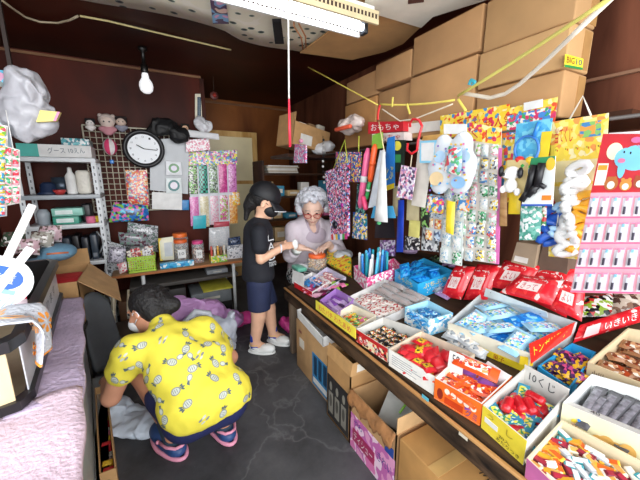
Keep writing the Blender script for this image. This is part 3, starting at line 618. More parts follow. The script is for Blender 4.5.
# --- red print tray, black and gold packs
t = tray('candy_box', 'low tray with a red and cream patterned front, filled with black and gold wrapped sweets', [(356, 329), (388, 349), (424, 331), (383, 317)], 0.06, WH, P(('#c8262c', '#efe4cf', '#d8343a', '#3a2a24', '#f2d9a0'), 70, 0.45))
q, f = t.face[0]
art(f, q, lambda b, q: (q.slab(b, M('#c8262c', 0.4), 0.0, 0.72, 1, 1, 0.001, 0.0014), q.text(b, 'もちきなこ', WT, 0.1, 0.2, 0.9, 0.62, 0.002)), 'lettering')
its = [('black_sweet', proto(pil(0.04, 0.028, 0.012, BK, P(('#d8a02c', '#c8262c', '#f2ead8', '#17161a'), 110))), 'black and gold wrapped sweet in the red patterned tray', 'candy', 'black and gold sweets in the red patterned tray')]
fill(t, its, 5, 4, 2, 0.008, 0.014, 1.2, tl=0.25, seed=15)
# --- cream tray with multicoloured sweets
t = tray('candy_box', 'small cream tray of multicoloured sweets between the purple pack tray and the red patterned tray', [(336, 313), (356, 328), (376, 315), (352, 304)], 0.05, M('#e6dcc6', 0.6), M('#f0d63a', 0.5))
its = [('mixed_sweet', proto(pil(0.035, 0.024, 0.01, m, P(('#e84a6a', '#6ac84a', '#f2e8a0', '#f08a2c'), 120))), f'{n} wrapped sweet in the small cream tray', 'candy', 'wrapped sweets in the small cream tray') for n, m in (('pink', PK), ('yellow', YL), ('green', GN), ('orange', OR))]
fill(t, its, 4, 3, 2, 0.006, 0.012, 1.2, tl=0.2, seed=17)
# --- yellow advertising strip standing along the front edge
q = Q(Xp(316, 309, TX0 - 0.03), Xp(356, 339, TX0 - 0.03), Xp(356, 328, TX0 - 0.03), Xp(316, 300, TX0 - 0.03), (-1, 0, 0)); b = B(); q.slab(b, M('#f3e14a', 0.5), w1=0.002); o = solo('card_strip', b, 'yellow card strip with red writing along the front edge of the table', 'card strip')
b = B(); q.text(b, 'わたパチ わたあめ', M('#d83a4a', 0.4), 0.1, 0.2, 0.9, 0.8, 0.003); part('lettering', b, o)
# --- purple tray
t = tray('candy_box', 'purple tray of purple and silver stick packs near the far end of the table', [(320, 300), (337, 314), (354, 299), (336, 288)], 0.05, M('#a77cc0', 0.5), M('#b06cc8', 0.5))
its = [('purple_stick', proto(pil(0.075, 0.022, 0.01, m, nv=4)), f'{n} stick pack in the purple tray', 'candy', 'stick packs in the purple tray') for n, m in (('purple', PU), ('lilac', M('#d0b0e0', 0.35)), ('dark violet', M('#4a2a5c', 0.3)))]
fill(t, its, 2, 5, 2, 0.006, 0.012, 0.25, tl=0.1, seed=19, base_yaw=0.0)
# --- big white tray of dumpling packs
t = tray('candy_box', 'large low white cardboard tray of clear packs of brown dumplings and red-white crackers', [(348, 297), (381, 319), (430, 298), (385, 279)], 0.045, M('#d8d6d4', 0.5))
its = [('cracker_pack', proto(pil(0.085, 0.034, 0.015, M('#e6dcd4', 0.2), P(('#f0e6de', '#b83a3a', '#f0e6de', '#d8a89a'), 70))), 'clear pack of red and white crackers in the large white tray', 'snack', 'red and white cracker packs in the large white tray')]
fill(t, its, 3, 5, 2, 0.006, 0.014, 0.25, tl=0.1, seed=21, mar=(0.05, 0.05, 0.95, 0.55))
def dumpl():
    b = B()
    for i in range(4): b.ball((-0.045 + 0.03 * i, 0, 0.014), 0.0135, M('#8a4a28', 0.35, noise=0.3, scale=80), 10)
    q = Q((-0.068, -0.018, 0), (0.068, -0.018, 0), (0.068, 0.018, 0), (-0.068, 0.018, 0)); q.pillow(b, CLR, t=0.032, w=-0.001); return b
its = [('dumpling_pack', proto(dumpl()), 'clear pack of four round brown dumplings in the large white tray', 'snack', 'brown dumpling packs in the large white tray')]
fill(t, its, 2, 3, 2, 0.008, 0.03, 0.15, tl=0.06, seed=22, mar=(0.12, 0.56, 0.98, 1.0), jit=0.1)
# --- light blue soda box
t = tray('candy_box', 'pale blue box of blue soda candy packs beside the large white tray', [(405, 307), (429, 320), (453, 313), (428, 300)], 0.075, M('#a6dcf0', 0.5, noise=0.1), P(('#8fd2f0', '#d8f0f8', '#ffffff', '#6ab8e8'), 50, 0.45), P(('#8fd2f0', '#d8f0f8', '#ffffff', '#6ab8e8'), 50, 0.45))
art(t.face[0][1], t.face[0][0], lambda b, q: q.text(b, 'ソーダ', M('#2a6ab8', 0.4), 0.2, 0.35, 0.8, 0.75, 0.002), 'lettering')
its = [('soda_candy', proto(pil(0.05, 0.03, 0.012, M('#2f86c0', 0.25), P(('#9cdcf0', '#2f6ab0', '#e8f6fa'), 90))), 'blue soda candy pack in the pale blue box', 'candy', 'soda candy packs in the pale blue box')]
fill(t, its, 3, 3, 4, 0.008, 0.014, 0.7, tl=0.2, seed=24)
# --- the big tongari tray
t = tray('candy_box', 'large white carton tray of clear blue snack packs with a handwritten sign at the back', [(448, 322), (531, 354), (577, 322), (484, 291)], 0.075, M('#d2d5d4', 0.5), M('#e2dcc8', 0.5))
q, f = t.face[0]
art(f, q, lambda b, q: (q.slab(b, M('#f0d42c', 0.45), 0.3, 0.0, 1, 0.34, 0.001, 0.002), q.text(b, '菓子', M('#a82c20', 0.4), 0.62, 0.03, 0.75, 0.3, 0.0025)))
qb = Q(T(484, 296, 0.075), T(548, 318, 0.075), T(547, 312, 0.125), T(486, 288, 0.125)); b = B(); qb.slab(b, M('#dde6e6', 0.5), w0=-0.001, w1=0.001); fb = part('sign_flap', b, t.o, 'handwritten back flap'); art(fb, qb, lambda b, q: q.text(b, 'トンガリ 40えん', INK, 0.1, 0.3, 0.92, 0.8, 0.002), 'lettering')
qr = Q(T(531, 364, 0.065), T(571, 335, 0.065), T(575, 322, 0.085), T(529, 344, 0.085)); b = B(); qr.slab(b, M('#cf2418', 0.45), w0=-0.001, w1=0.001); fr_ = part('red_flap', b, t.o, 'red printed end flap'); art(fr_, qr, lambda b, q: q.text(b, 'トンガリ菓子', M('#f4d43a', 0.4), 0.08, 0.25, 0.85, 0.75, 0.003), 'lettering')
bluep = P(('#bfe2f4', '#2f8ed8', '#e8f4f2', '#5fb4e4', '#b8dc9a', '#8ac4ea', '#dff2f6', '#e8b0b8'), 110, 0.2)
its = [('blue_snack_pack', proto(pil(0.115, 0.065, 0.022, M('#9fd0ea', 0.2), bluep)), 'clear blue printed snack pack in the large white carton tray', 'snack', 'pale blue snack packs in the large white tray'), ('blue_snack_pack', proto(pil(0.115, 0.06, 0.022, M('#1f86d8', 0.2), P(('#1f86d8', '#0f6ac0', '#8fd0f0'), 40))), 'solid bright blue snack pack in the large white carton tray', 'snack', 'bright blue snack packs in the large white tray')]
its = [its[0]] * 3 + [its[1]]
fill(t, its, 4, 2, 3, 0.01, 0.02, 0.3, base_yaw=1.2, tl=0.2, seed=26, mar=(0.07, 0.09, 0.93, 0.93))
# --- blue tray with purple packs between
t = tray('candy_box', 'narrow box with bright blue edges holding purple and pink packs, behind the yellow fronted box', [(538, 366), (570, 388), (596, 352), (572, 343)], 0.04, M('#2a9fd8', 0.4))
its = [('purple_pack', proto(pil(0.06, 0.05, 0.018, P(('#5a2a6a', '#c84a7a', '#3a2038', '#e8b02c'), 50, 0.2))), 'purple and pink snack pack in the blue edged box', 'snack', 'purple packs in the blue edged box')]
fill(t, its, 3, 2, 2, 0.006, 0.018, 0.4, tl=0.15, seed=28)
card('price_card', 'yellow card lying against the front of the large white carton tray', [(519, 364), (533, 366), (533, 358), (520, 356)], YL, 0.03)
# --- clear packs between the cream box and the tongari tray
q = Q(T(436, 345), T(482, 366), T(498, 356), T(448, 332)); its = [('clear_pack', proto(pil(0.06, 0.045, 0.02, M('#c8ccd0', 0.15), P(('#e8e8e6', '#a8b0b8', '#6a7078', '#f0e0d0'), 60, 0.2))), 'clear silvery pack lying between the cream box and the large white tray', 'snack', 'clear packs between the boxes')]
fill(q, its, 4, 1, 2, 0.004, 0.02, 0.6, tl=0.15, seed=29)
# loose packs crowding the back of the table
q = Q(T(404, 262), T(440, 274), T(492, 258), T(450, 250)); its = [('loose_pack', proto(pil(0.07, 0.05, 0.02, m, P(c, 60, 0.2))), f'{n} pack lying loose on the bare table boards around the blue display box', 'snack', f'{n} loose packs at the back of the table') for n, m, c in (('grey', M('#8a9098', 0.25), ('#a8acb0', '#4a5058', '#d8dcdc')), ('dark green', M('#2a4a3a', 0.3), ('#2a4a3a', '#8ab07a', '#1a2a22')), ('lilac', M('#a88ab8', 0.3), ('#a88ab8', '#e0d8e8', '#6a4a7a')))]
fill(q, its, 5, 2, 1, 0.004, 0.02, 0.8, tl=0.2, seed=41, mar=(0.3, 0.1, 1.0, 1.0))
q = Q(T(428, 292), T(446, 303), T(462, 296), T(444, 286)); fill(q, its[:1] + its[2:], 2, 2, 1, 0.004, 0.02, 0.8, tl=0.15, seed=43)
# --- far end: small boxes
t = tray('candy_box', 'flat red and white box with blue packs at the far front corner of the table', [(294, 282), (312, 292), (330, 281), (312, 272)], 0.035, M('#e8e4e2', 0.5), RD)
its = [('blue_gum', proto(blk(0.04, 0.02, 0.01, M('#2a8fd8', 0.3))), 'small blue gum pack in the flat red and white box', 'candy', 'blue gum packs in the flat box')]
fill(t, its, 3, 3, 2, 0.006, 0.011, 0.5, tl=0.1, seed=31, mar=(0.1, 0.3, 0.9, 0.9))
card('price_card', 'blank white card standing at the front of the flat box with blue packs', [(292, 283), (304, 289), (304, 274), (293, 270)], WT, 0.01)
t = tray('candy_box', 'shallow tray of pink and cream shell candies next to the yellow flat box', [(309, 279), (325, 289), (346, 277), (327, 267)], 0.035, M('#cfc8dc', 0.5))
its = [('shell_candy', proto(pil(0.04, 0.026, 0.011, P(('#f0dcd4', '#d87a8a', '#f4eee8'), 90, 0.2))), 'pink and cream wrapped candy in the shallow lilac tray', 'candy', 'pink and cream candies in the shallow lilac tray')]
fill(t, its, 5, 3, 2, 0.006, 0.012, 0.8, tl=0.15, seed=33)
q = Q(T(325, 288), T(338, 298), T(352, 287), T(340, 279)); its = [('green_pink_pack', proto(pil(0.045, 0.03, 0.014, m)), f'small {n} pack between the shallow tray and the large white tray', 'candy') + ('small bright packs at the far end',) for n, m in (('lime green', M('#9ccf3a', 0.3)), ('pink', PK), ('black', BK))]
fill(q, its, 3, 2, 2, 0.004, 0.014, 0.8, tl=0.1, seed=34)
q = Q(T(300, 292), T(318, 303), T(336, 291), T(318, 282)); its = [('magenta_pack', proto(pil(0.055, 0.035, 0.01, m)), f'{n} flat pack heaped at the far front edge of the table', 'candy') + ('flat packs at the far front edge',) for n, m in (('magenta', M('#b8367a', 0.3)), ('dark wine', M('#5a2038', 0.3)), ('pale pink', M('#e8b0c8', 0.3)))]
fill(q, its, 4, 3, 2, 0.004, 0.011, 0.8, tl=0.08, seed=35)
# yellow flat carton with orange print
q = Q(T(326, 262), T(351, 277), T(352, 286 - 34, 0.10), T(326, 252 - 12, 0.10)); q = Q(T(327, 264), T(352, 278), T(352, 260, 0.04), T(329, 247, 0.04)); b = B(); q.slab(b, P(('#f2d02c', '#f2d02c', '#e8622c', '#f2d02c', '#3aa84a', '#f2d02c'), 40, 0.4), w1=0.02); solo('candy_packet', b, 'flat yellow and orange printed snack packet leaning behind the lidded jar', 'snack packet')
# --- pink display box with tall blue tubes
t = tray('display_box', 'pink and white display box holding a bunch of upright blue and white tubes', [(354, 266), (367, 278), (394, 268), (379, 259)], 0.085, M('#e85a94', 0.45), P(('#ef6aa0', '#ffffff', '#f2b0cc', '#ffffff', '#e84a8a'), 45, 0.45), P(('#ef6aa0', '#ffffff', '#f2b0cc', '#ffffff', '#e84a8a'), 45, 0.45))
rnd = random.Random(4)
for k, (n, m) in enumerate([('white', WT), ('sky blue', SK), ('blue', BL), ('teal', M('#1f9fb0', 0.4))] * 5):
    p = t.floor(0.15 + 0.7 * (k % 5) / 4, 0.15 + 0.7 * (k // 5) / 3, 0.006); d = Vector((rnd.uniform(-0.12, 0.1), rnd.uniform(-0.1, 0.16), 1)).normalized()
    solo('tube_toy', B().tube([p, p + d * 0.12, p + d * 0.17, p + d * 0.175], [0.008, 0.008, 0.0085, 0.003], m, 8), f'upright {n} tube in the pink display box', 'tube toy', 'upright tubes in the pink display box')
# --- blue display box
t = tray('display_box', 'bright blue display box with yellow logos holding blue snack bags', [(395, 270), (418, 284), (454, 271), (424, 258)], 0.085, M('#3ab0e0', 0.4), M('#2aa6e0', 0.4), M('#2aa6e0', 0.4))
for fi in (0, 1):
    q, f = t.face[fi]
    art(f, q, lambda b, q: (q.text(b, 'ぷちぷち', M('#f4d84a', 0.4), 0.15, 0.55, 0.8, 0.85, 0.002), q.text(b, 'ソーダ', WT, 0.25, 0.3, 0.7, 0.5, 0.002), q.disc(b, RD, 0.6, 0.18, 0.18, 0.1, 0.002), [q.disc(b, WT, 0.08 + 0.2 * k, 0.12 + 0.1 * (k % 2), 0.02, 0.04, 0.0015, 8) for k in range(5)]))
its = [('blue_bag', proto(pil(0.09, 0.055, 0.02, M('#1c8fd8', 0.25), P(('#3ab0e8', '#1c6ac8', '#1c8fd8'), 40, 0.25))), 'glossy blue snack bag in the blue display box', 'snack', 'blue snack bags in the blue display box')]
fill(t, its, 3, 2, 4, 0.03, 0.02, 0.6, tl=0.45, seed=37, mar=(0.1, 0.1, 0.9, 0.9))
# second pink box behind
t = tray('display_box', 'small pink and white printed box behind the blue display box', [(384, 262), (392, 270), (402, 266), (394, 258)], 0.07, P(('#ef6aa0', '#ffffff', '#e84a8a'), 60, 0.45))
# --- red snack bags
redp = P(('#d8202c', '#d8202c', '#e83a3e', '#f6dcd8'), 34, 0.22, 'NOISE', [6, 5, 5, 2.6])
RB = [([(441, 296), (462, 300), (468, 269), (448, 267)], 0.0, 'red snack bag at the left end of the red bag row', 'いか'),
      ([(464, 300), (488, 300), (494, 268), (470, 266)], 0.0, 'red snack bag standing second from the left in the red bag row', 'いか'),
      ([(489, 287), (524, 293), (534, 268), (497, 262)], 0.02, 'red snack bag with a white panel in the middle of the red bag row', 'よい'),
      ([(522, 296), (567, 318), (568, 272), (532, 268)], 0.05, 'tall red snack bag behind the handwritten sign, under the pink card board', 'いか太'),
      ([(500, 293), (552, 306), (556, 284), (512, 277)], 0.03, 'red snack bag lying directly behind the handwritten sign', 'きって'),
      ([(549, 307), (582, 322), (578, 290), (553, 282)], 0.03, 'red snack bag at the right end of the row, leaning toward the pink card board', 'よい')]
for k, (px, h, lab, tx) in enumerate(RB):
    hh = 0.0; bl, br = T(*px[0], 0.04 + h * 0.5), T(*px[1], 0.04 + h * 0.5); tl, tr = T(*px[3], 0.08 + h), T(*px[2], 0.08 + h)
    X0 = 1.26 + 0.02 * (k % 2) + (0.05 if k in (2, 3) else 0.0) ; q = WQ(px, X0); q.c[2].x += 0.06; q.c[3].x += 0.06
    q = Q(q.c[0], q.c[1], q.c[2], q.c[3]); q.n = q.n if q.n.x < 0 else -q.n
    b = B(); q.pillow(b, redp, t=0.05, w=-0.02, nu=9, nv=9, m2=redp, lab=(2, 2, 7, 7)); o = solo('snack_bag', b, lab, 'snack bag')
    b = B(); q.slab(b, M('#f6e2de', 0.35), 0.3, 0.28, 0.72, 0.62, 0.03, 0.0308); q.text(b, tx, M('#c81c28', 0.4), 0.36, 0.32, 0.66, 0.58, 0.0318); q.text(b, 'するめ', WT, 0.25, 0.68, 0.8, 0.82, 0.028); part('lettering', b, o)
q = Q(T(573, 343, 0.02), T(641, 322, 0.02), T(640, 306, 0.06), T(580, 325, 0.06)); b = B(); q.n = -q.n if q.n.z < 0 else q.n; q.pillow(b, redp, t=0.04, w=-0.02, nu=12, nv=6); o = solo('snack_bag', b, 'long red snack bag lying at the right edge below the pink card board', 'snack bag'); b = B(); q.text(b, 'いきいき', WT, 0.35, 0.3, 0.85, 0.75, 0.024); q.slab(b, M('#f2b8b8', 0.4), 0.06, 0.2, 0.28, 0.8, 0.02, 0.0215); part('lettering', b, o)
q = Q(T(578, 318, 0.02), T(616, 317, 0.02), T(612, 294, 0.05), T(580, 298, 0.05)); q.n = -q.n if q.n.z < 0 else q.n; b = B(); q.pillow(b, P(('#17161a', '#e8e4e0', '#8fb03a', '#c8302c', '#e8e4e0'), 45, 0.25), t=0.03, w=-0.01); solo('snack_bag', b, 'black and white printed snack pack below the pink card board', 'snack bag')
q = Q(T(606, 318, 0.02), T(650, 312, 0.02), T(650, 288, 0.05), T(614, 294, 0.05)); q.n = -q.n if q.n.z < 0 else q.n; b = B(); q.pillow(b, P(('#8a6a58', '#c8b8a8', '#5a4038', '#e0d4c8'), 35, 0.2), t=0.03, w=-0.01); solo('snack_bag', b, 'clear brownish snack pack at the right edge under the pink card board', 'snack bag')
# --- lidded jar under the elderly woman's hands
jp = T(317, 269); jt = thing('candy_jar', jp, 'clear jar of brown rice crackers with an orange lid under the old woman\'s hands', 'jar')
J = Matrix.Translation(jp)
part('jar_body', B().lathe([(0.062, 0), (0.07, 0.006), (0.07, 0.085), (0.055, 0.095)], M('#eef2f0', 0.08, noise=0, alpha=0.25), 24, J), jt)
rnd = random.Random(8); b = B()
for k in range(110):
    a = rnd.uniform(0, 6.28); r = 0.058 * math.sqrt(rnd.random()); b.ball((jp.x + r * math.cos(a), jp.y + r * math.sin(a), jp.z + rnd.uniform(0.012, 0.082)), (0.014, 0.008, 0.008), M(rnd.choice(('#c8924a', '#a86a2c', '#dcb070')), 0.5), 6)
tag(part('cracker_fill', b, jt), kind='stuff')
part('lid', B().lathe([(0.06, 0.09), (0.062, 0.092), (0.062, 0.112), (0.056, 0.116), (0.001, 0.117)], M('#e8642a', 0.4), 24, J), jt)
b = B(); b.bbox((jp.x - 0.16, jp.y - 0.02, tz(jp.x) + 0.0), (jp.x - 0.09, jp.y + 0.1, tz(jp.x) + 0.03), M('#6ab8a0', 0.3), 0.008); solo('plastic_pouch', b, 'glossy teal and white pouch lying left of the lidded jar', 'pouch')
# silver crumpled bags behind
for k, (px, py, s, lab) in enumerate(((345, 252, 0.07, 'crumpled clear silvery bag behind the yellow packet'), (412, 246, 0.05, 'crumpled lilac bag behind the pink display box'), (305, 262, 0.05, 'crumpled clear bag left of the lidded jar'))):
    p = T(px, py + 8); b = sdf_b(M(('#b8bcc0', '#b49ac0', '#c8ccd0')[k], 0.2, noise=0.3, scale=30, bump=0.9, bscale=30), [('e', (p.x + dx, p.y + dy, p.z + s * 0.5), (s * 0.7, s * 0.8, s * 0.5), None) for dx, dy in ((0, 0), (0.03, 0.03), (-0.03, 0.02))], vox=0.01, k=0.01); solo('crumpled_bag', b, lab, 'plastic bag')
# ---------------------------------------------------------------- cartons under the display table
def ubox(name, label, fx, y0, y1, depth, z1, m=KR, open_=False):
    o = thing(name, (fx + depth / 2, (y0 + y1) / 2, 0), label, 'carton'); th = 0.005
    b = B()
    if not open_: b.bbox((fx, y0, 0.001), (fx + depth, y1, z1), m, 0.005)
    else:
        b.box((fx, y0, 0.001), (fx + depth, y1, 0.01), m).box((fx, y0, 0), (fx + th, y1, z1), m).box((fx + depth - th, y0, 0), (fx + depth, y1, z1), m).box((fx, y0, 0), (fx + depth, y0 + th, z1), m).box((fx, y1 - th, 0), (fx + depth, y1, z1), m)
    part('box_body', b, o); return o
FX1 = 0.74
yA, yB = 1.66, 1.255
o1 = ubox('cardboard_carton', 'tan carton with a blue printed label under the far end of the display table', FX1, yB, yA, 0.3, 0.33, M('#c39a6a', 0.75, noise=0.1))
q = Q((FX1, yA, 0), (FX1, yB, 0), (FX1, yB, 0.33), (FX1, yA, 0.33), (-1, 0, 0)); b = B()
q.slab(b, M('#3a86b8', 0.5), 0.55, 0.05, 1.0, 0.66, 0, 0.001); q.slab(b, WT, 0.58, 0.1, 0.97, 0.2, 0.001, 0.0018)
for k in range(3): q.slab(b, M('#1f3f5c', 0.4), 0.6 + 0.135 * k, 0.26, 0.69 + 0.135 * k, 0.62, 0.001, 0.0018)
q.slab(b, M('#e0d8c8', 0.5), 0.12, 0.5, 0.28, 0.68, 0, 0.001); q.slab(b, M('#8a4a3a', 0.5), 0.1, 0.78, 0.2, 0.83, 0, 0.001); part('print', b, o1, 'blue printed label')
tr = thing('plastic_tray', (0.84, 1.48, 0.335), 'white plastic tray lying tilted on the far carton under the display table', 'tray')
b = B(); X = Matrix.Translation((0.80, 1.44, 0.365)) @ Euler((0.12, -0.12, 0)).to_matrix().to_4x4(); b.box((-0.08, -0.16, -0.008), (0.1, 0.15, 0), WT, X).box((-0.08, -0.16, 0), (-0.074, 0.15, 0.05), WT, X).box((0.094, -0.16, 0), (0.1, 0.15, 0.05), WT, X).box((-0.08, -0.16, 0), (0.1, -0.154, 0.05), WT, X).box((-0.08, 0.144, 0), (0.1, 0.15, 0.05), WT, X); part('tray_shell', b, tr)
o2 = ubox('cardboard_carton', 'open brown carton printed with three dark bottles under the display table', 0.70, 0.995, 1.20, 0.3, 0.34, M('#b88c5a', 0.75, noise=0.1), True)
q = Q((0.70, 1.20, 0), (0.70, 0.995, 0), (0.70, 0.995, 0.34), (0.70, 1.20, 0.34), (-1, 0, 0)); b = B(); q.slab(b, M('#2e2c2c', 0.5), 0.04, 0.04, 0.96, 0.72, 0, 0.001)
for k in range(3): q.slab(b, M('#8a867c', 0.5), 0.1 + 0.28 * k, 0.12, 0.3 + 0.28 * k, 0.46, 0.001, 0.0016); q.disc(b, M('#55524c', 0.5), 0.2 + 0.28 * k, 0.32, 0.06, 0.1, 0.0022); q.disc(b, M('#8a867c', 0.5), 0.2 + 0.28 * k, 0.56, 0.06, 0.07, 0.0016)
part('print', b, o2, 'black printed panel of three bottles')
q = Q((0.70, 1.20, 0.34), (0.70, 0.995, 0.34), (0.712, 0.995, 0.40), (0.712, 1.20, 0.40)); b = B(); q.slab(b, KR, w0=-0.002, w1=0.002); part('flap', b, o2)
q = Q((0.70, 0.995, 0.34), (1.0, 0.995, 0.34), (0.98, 1.01, 0.39), (0.72, 1.01, 0.39)); b = B(); q.slab(b, KR, w0=-0.002, w1=0.002); q.slab(b, M('#e4ddd0', 0.5), 0.1, 0.2, 0.35, 0.8, 0.002, 0.003); part('flap', b, o2)
F3, yC, yD = 0.70, 0.985, 0.70
o3 = ubox('cardboard_carton', 'open brown carton with a pink and magenta printed side, under the table', F3, yD, yC, 0.36, 0.285, M('#c09668', 0.75, noise=0.1), True)
q = Q((F3, yC, 0), (F3, yD, 0), (F3, yD, 0.285), (F3, yC, 0.285), (-1, 0, 0)); b = B()
q.slab(b, P(('#e8a0c8', '#c86ab0', '#f2d4e6', '#e07ab4'), 14, 0.4, 'NOISE'), 0, 0, 1, 0.62, 0, 0.001); q.slab(b, M('#a82a5c', 0.4), 0.06, 0.16, 0.6, 0.38, 0.001, 0.002); q.text(b, 'ティシュー', WT, 0.1, 0.2, 0.56, 0.34, 0.003); q.text(b, 'きれい', M('#2a3a8a', 0.4), 0.66, 0.34, 0.95, 0.48, 0.002); q.text(b, 'やわ', M('#2a3a8a', 0.4), 0.1, 0.46, 0.3, 0.56, 0.002); q.slab(b, M('#2a4a9a', 0.4), 0.8, 0.62, 0.97, 0.76, 0.001, 0.002); part('print', b, o3, 'pink and magenta printed side')
def torn(u, v):
    y = yC + (yD - yC) * u; return Vector((F3 - 0.004 - 0.02 * math.sin(v * 2.2), y, 0.292 - v * (0.06 + 0.012 * math.sin(u * 23) + 0.008 * math.sin(u * 61))))
b = B(); b.grid(torn, 24, 5, M('#9a6a40', 0.85, noise=0.3, scale=20, bump=0.5), -0.003); part('torn_flap', b, o3, 'torn brown flap folded over the front')
q = Q((F3 + 0.005, yD + 0.003, 0.285), (1.06, yD + 0.003, 0.285), (1.06, yD + 0.003, 0.352), (F3 + 0.005, yD + 0.003, 0.352), (0, -1, 0)); b = B(); q.slab(b, M('#c9a374', 0.75), w0=-0.003, w1=0.0); fl = part('flap', b, o3); b = B(); q.text(b, 'まるごと', M('#3a4a7a', 0.5), 0.35, 0.3, 0.75, 0.75, 0.0015); part('lettering', b, fl)
b = B(); X = Matrix.Translation((0.86, 0.87, 0.2)) @ Euler((0.3, -0.35, 0.5)).to_matrix().to_4x4(); b.bbox((-0.08, -0.06, 0), (0.08, 0.06, 0.012), M('#dfe0da', 0.5), 0.003, X); solo('paper_pad', b, 'white paper pad leaning inside the open pink printed carton', 'paper pad')
b = B(); b.tube([(0.84, 0.83, 0.225), (0.98, 0.87, 0.27)], 0.005, M('#8acb3a', 0.4), 6); solo('green_strip', b, 'bright green strip lying in the open pink printed carton', 'strip')
b = B(); b.bbox((0.74, 0.73, 0.012), (1.03, 0.95, 0.13), M('#3a3a2c', 0.5, noise=0.4, scale=20), 0.01); solo('dark_package', b, 'dark green package at the bottom of the open carton', 'package')
o4 = ubox('cardboard_carton', 'nearest closed brown carton with black printed characters under the display table', 0.70, 0.33, 0.685, 0.42, 0.29, M('#b8884f', 0.7, noise=0.1))
q = Q((0.70, 0.685, 0.2905), (0.70, 0.33, 0.2905), (1.12, 0.33, 0.2905), (1.12, 0.685, 0.2905), (0, 0, 1)); b = B(); q.slab(b, M('#c9a064', 0.35), 0.36, 0, 0.48, 1, 0, 0.001); part('tape', b, o4)
b = B(); q.text(b, '深煎り', M('#3a3028', 0.5), 0.62, 0.28, 1.0, 0.5, 0.0015); part('lettering', b, o4)
# ================================================================ toys and cards hanging in front of the right wall
def hang(name, label, px, X, m, cat, th=0.004, group=None, lean=0.0):
    q = WQ(px, X); b = B(); q.slab(b, m, w0=0, w1=th); o = thing(name, q(0.5, 0), label, cat, group)
    part('card', b, o); q.th = th; return o, q
def pt(o, q, name, fn, label=None):
    b = B(); fn(b); return part(name, b, o, label)
def strings(o, pts, m=M('#e8e0d0', 0.6), r=0.002, name='string'): b = B(); b.tube(pts, r, m, 5); return part(name, b, o)
YB = P(('#f0cc34', '#f2d45a', '#e8552c', '#f0cc34', '#f4e9a8', '#f0d44a', '#3a8ac0', '#f0cc34', '#f4dc7a', '#d83a6a', '#f0cc34'), 62, 0.45)
BRT = ('#e8e4dc', '#e05a5a', '#5ab07a', '#f0d04a', '#f4f0ea', '#4a8ac8', '#e8e4dc', '#e88ab0')
# horizontal hanging bar just under the high shelf
solo('hanging_rail', B().tube([(1.26, 0.3, 1.375), (1.26, 2.2, 1.375)], 0.006, M('#4a4440', 0.5), 8), 'thin dark rail below the high shelf that carries the hanging toys', 'rail')
# dark backing goods so that the wall is crowded behind
rnd = random.Random(12)
def ladder_strip(label, px, X, rows, cols, mats, cardm, cat='toy card', hdr=None, cell='capsule', group=None, htxt=None, rnd=rnd):
    o, q = hang('toy_card', label, px, X, cardm, cat, 0.003)
    v1 = 0.995 if not hdr else 1 - hdr[0]
    if hdr:
        b = B(); q.slab(b, hdr[1], 0, v1, 1, 1, 0.003, 0.004)
        h = part('header', b, o)
        if htxt: b = B(); q.text(b, htxt, M('#c82c3a', 0.4), 0.15, v1 + 0.2 * (1 - v1), 0.85, v1 + 0.75 * (1 - v1), 0.005); part('lettering', b, h)
    for r in range(rows):
        for c in range(cols):
            ju, jv = rnd.uniform(-0.1, 0.1), rnd.uniform(-0.1, 0.12); u0 = (c + 0.08 + ju) / cols; u1 = (c + 0.9 + ju) / cols; va = v1 * (r + 0.04 + jv) / rows; vb = v1 * (r + 0.92 + jv) / rows
            b = B(); m = mats[rnd.randrange(len(mats))]; q.pillow(b, m, u0, va, u1, vb, t=0.014, w=0.003, nu=4, nv=4)
            if cell == 'pen': b = B(); q.slab(b, M('#e8e2ea', 0.3), u0, va, u1, vb, 0.003, 0.006); q.slab(b, M('#2c2c3c', 0.4), u0 + 0.3 * (u1 - u0), va + (vb - va) * 0.08, u0 + 0.62 * (u1 - u0), va + (vb - va) * 0.45, 0.006, 0.01); q.slab(b, m, u0 + 0.36 * (u1 - u0), va + (vb - va) * 0.45, u0 + 0.6 * (u1 - u0), va + (vb - va) * 0.9, 0.006, 0.011)
            part('blister_pack', b, o)
    return o, q
mats_a = [P((a, '#f2efe8', b_, '#dfe4e0', '#c8d4d0'), 110, 0.25) for a, b_ in (('#5ab07a', '#3a6a4a'), ('#e05a5a', '#4a8ac8'), ('#d8dce0', '#8ab0c8'), ('#f0d04a', '#5a5a6a'), ('#8ac06a', '#e8a0b0'))]
# large multi-row board (pink edged) and its companion
o, q = ladder_strip('tall card of pastel blister capsules with a pink edge, hanging behind the butterfly balloon bag', [(456, 258), (498, 264), (502, 128), (468, 122)], 1.235, 9, 4, mats_a, M('#e4dcd2', 0.4), hdr=(0.12, YB), htxt='くじ')
pt(o, q, 'pink_edge', lambda b: q.slab(b, M('#e078b8', 0.4), 0.95, 0, 1.03, 0.86, 0.002, 0.006))
o, q = ladder_strip('narrow card of green and silver toy packs left of the pink edged card', [(441, 262), (462, 266), (466, 170), (446, 166)], 1.22, 6, 2, mats_a[:1] + mats_a[2:3], M('#dfe6e2', 0.4))
o, q = ladder_strip('card of small pale blue packs low behind the white balloon bag', [(426, 238), (442, 242), (444, 196), (428, 194)], 1.23, 4, 2, [P(('#b8cce0', '#4a5a7a', '#f0f0f0'), 80), P(('#f0b85a', '#f4e8d0', '#c84a3a'), 80)], M('#dfe2e6', 0.4))
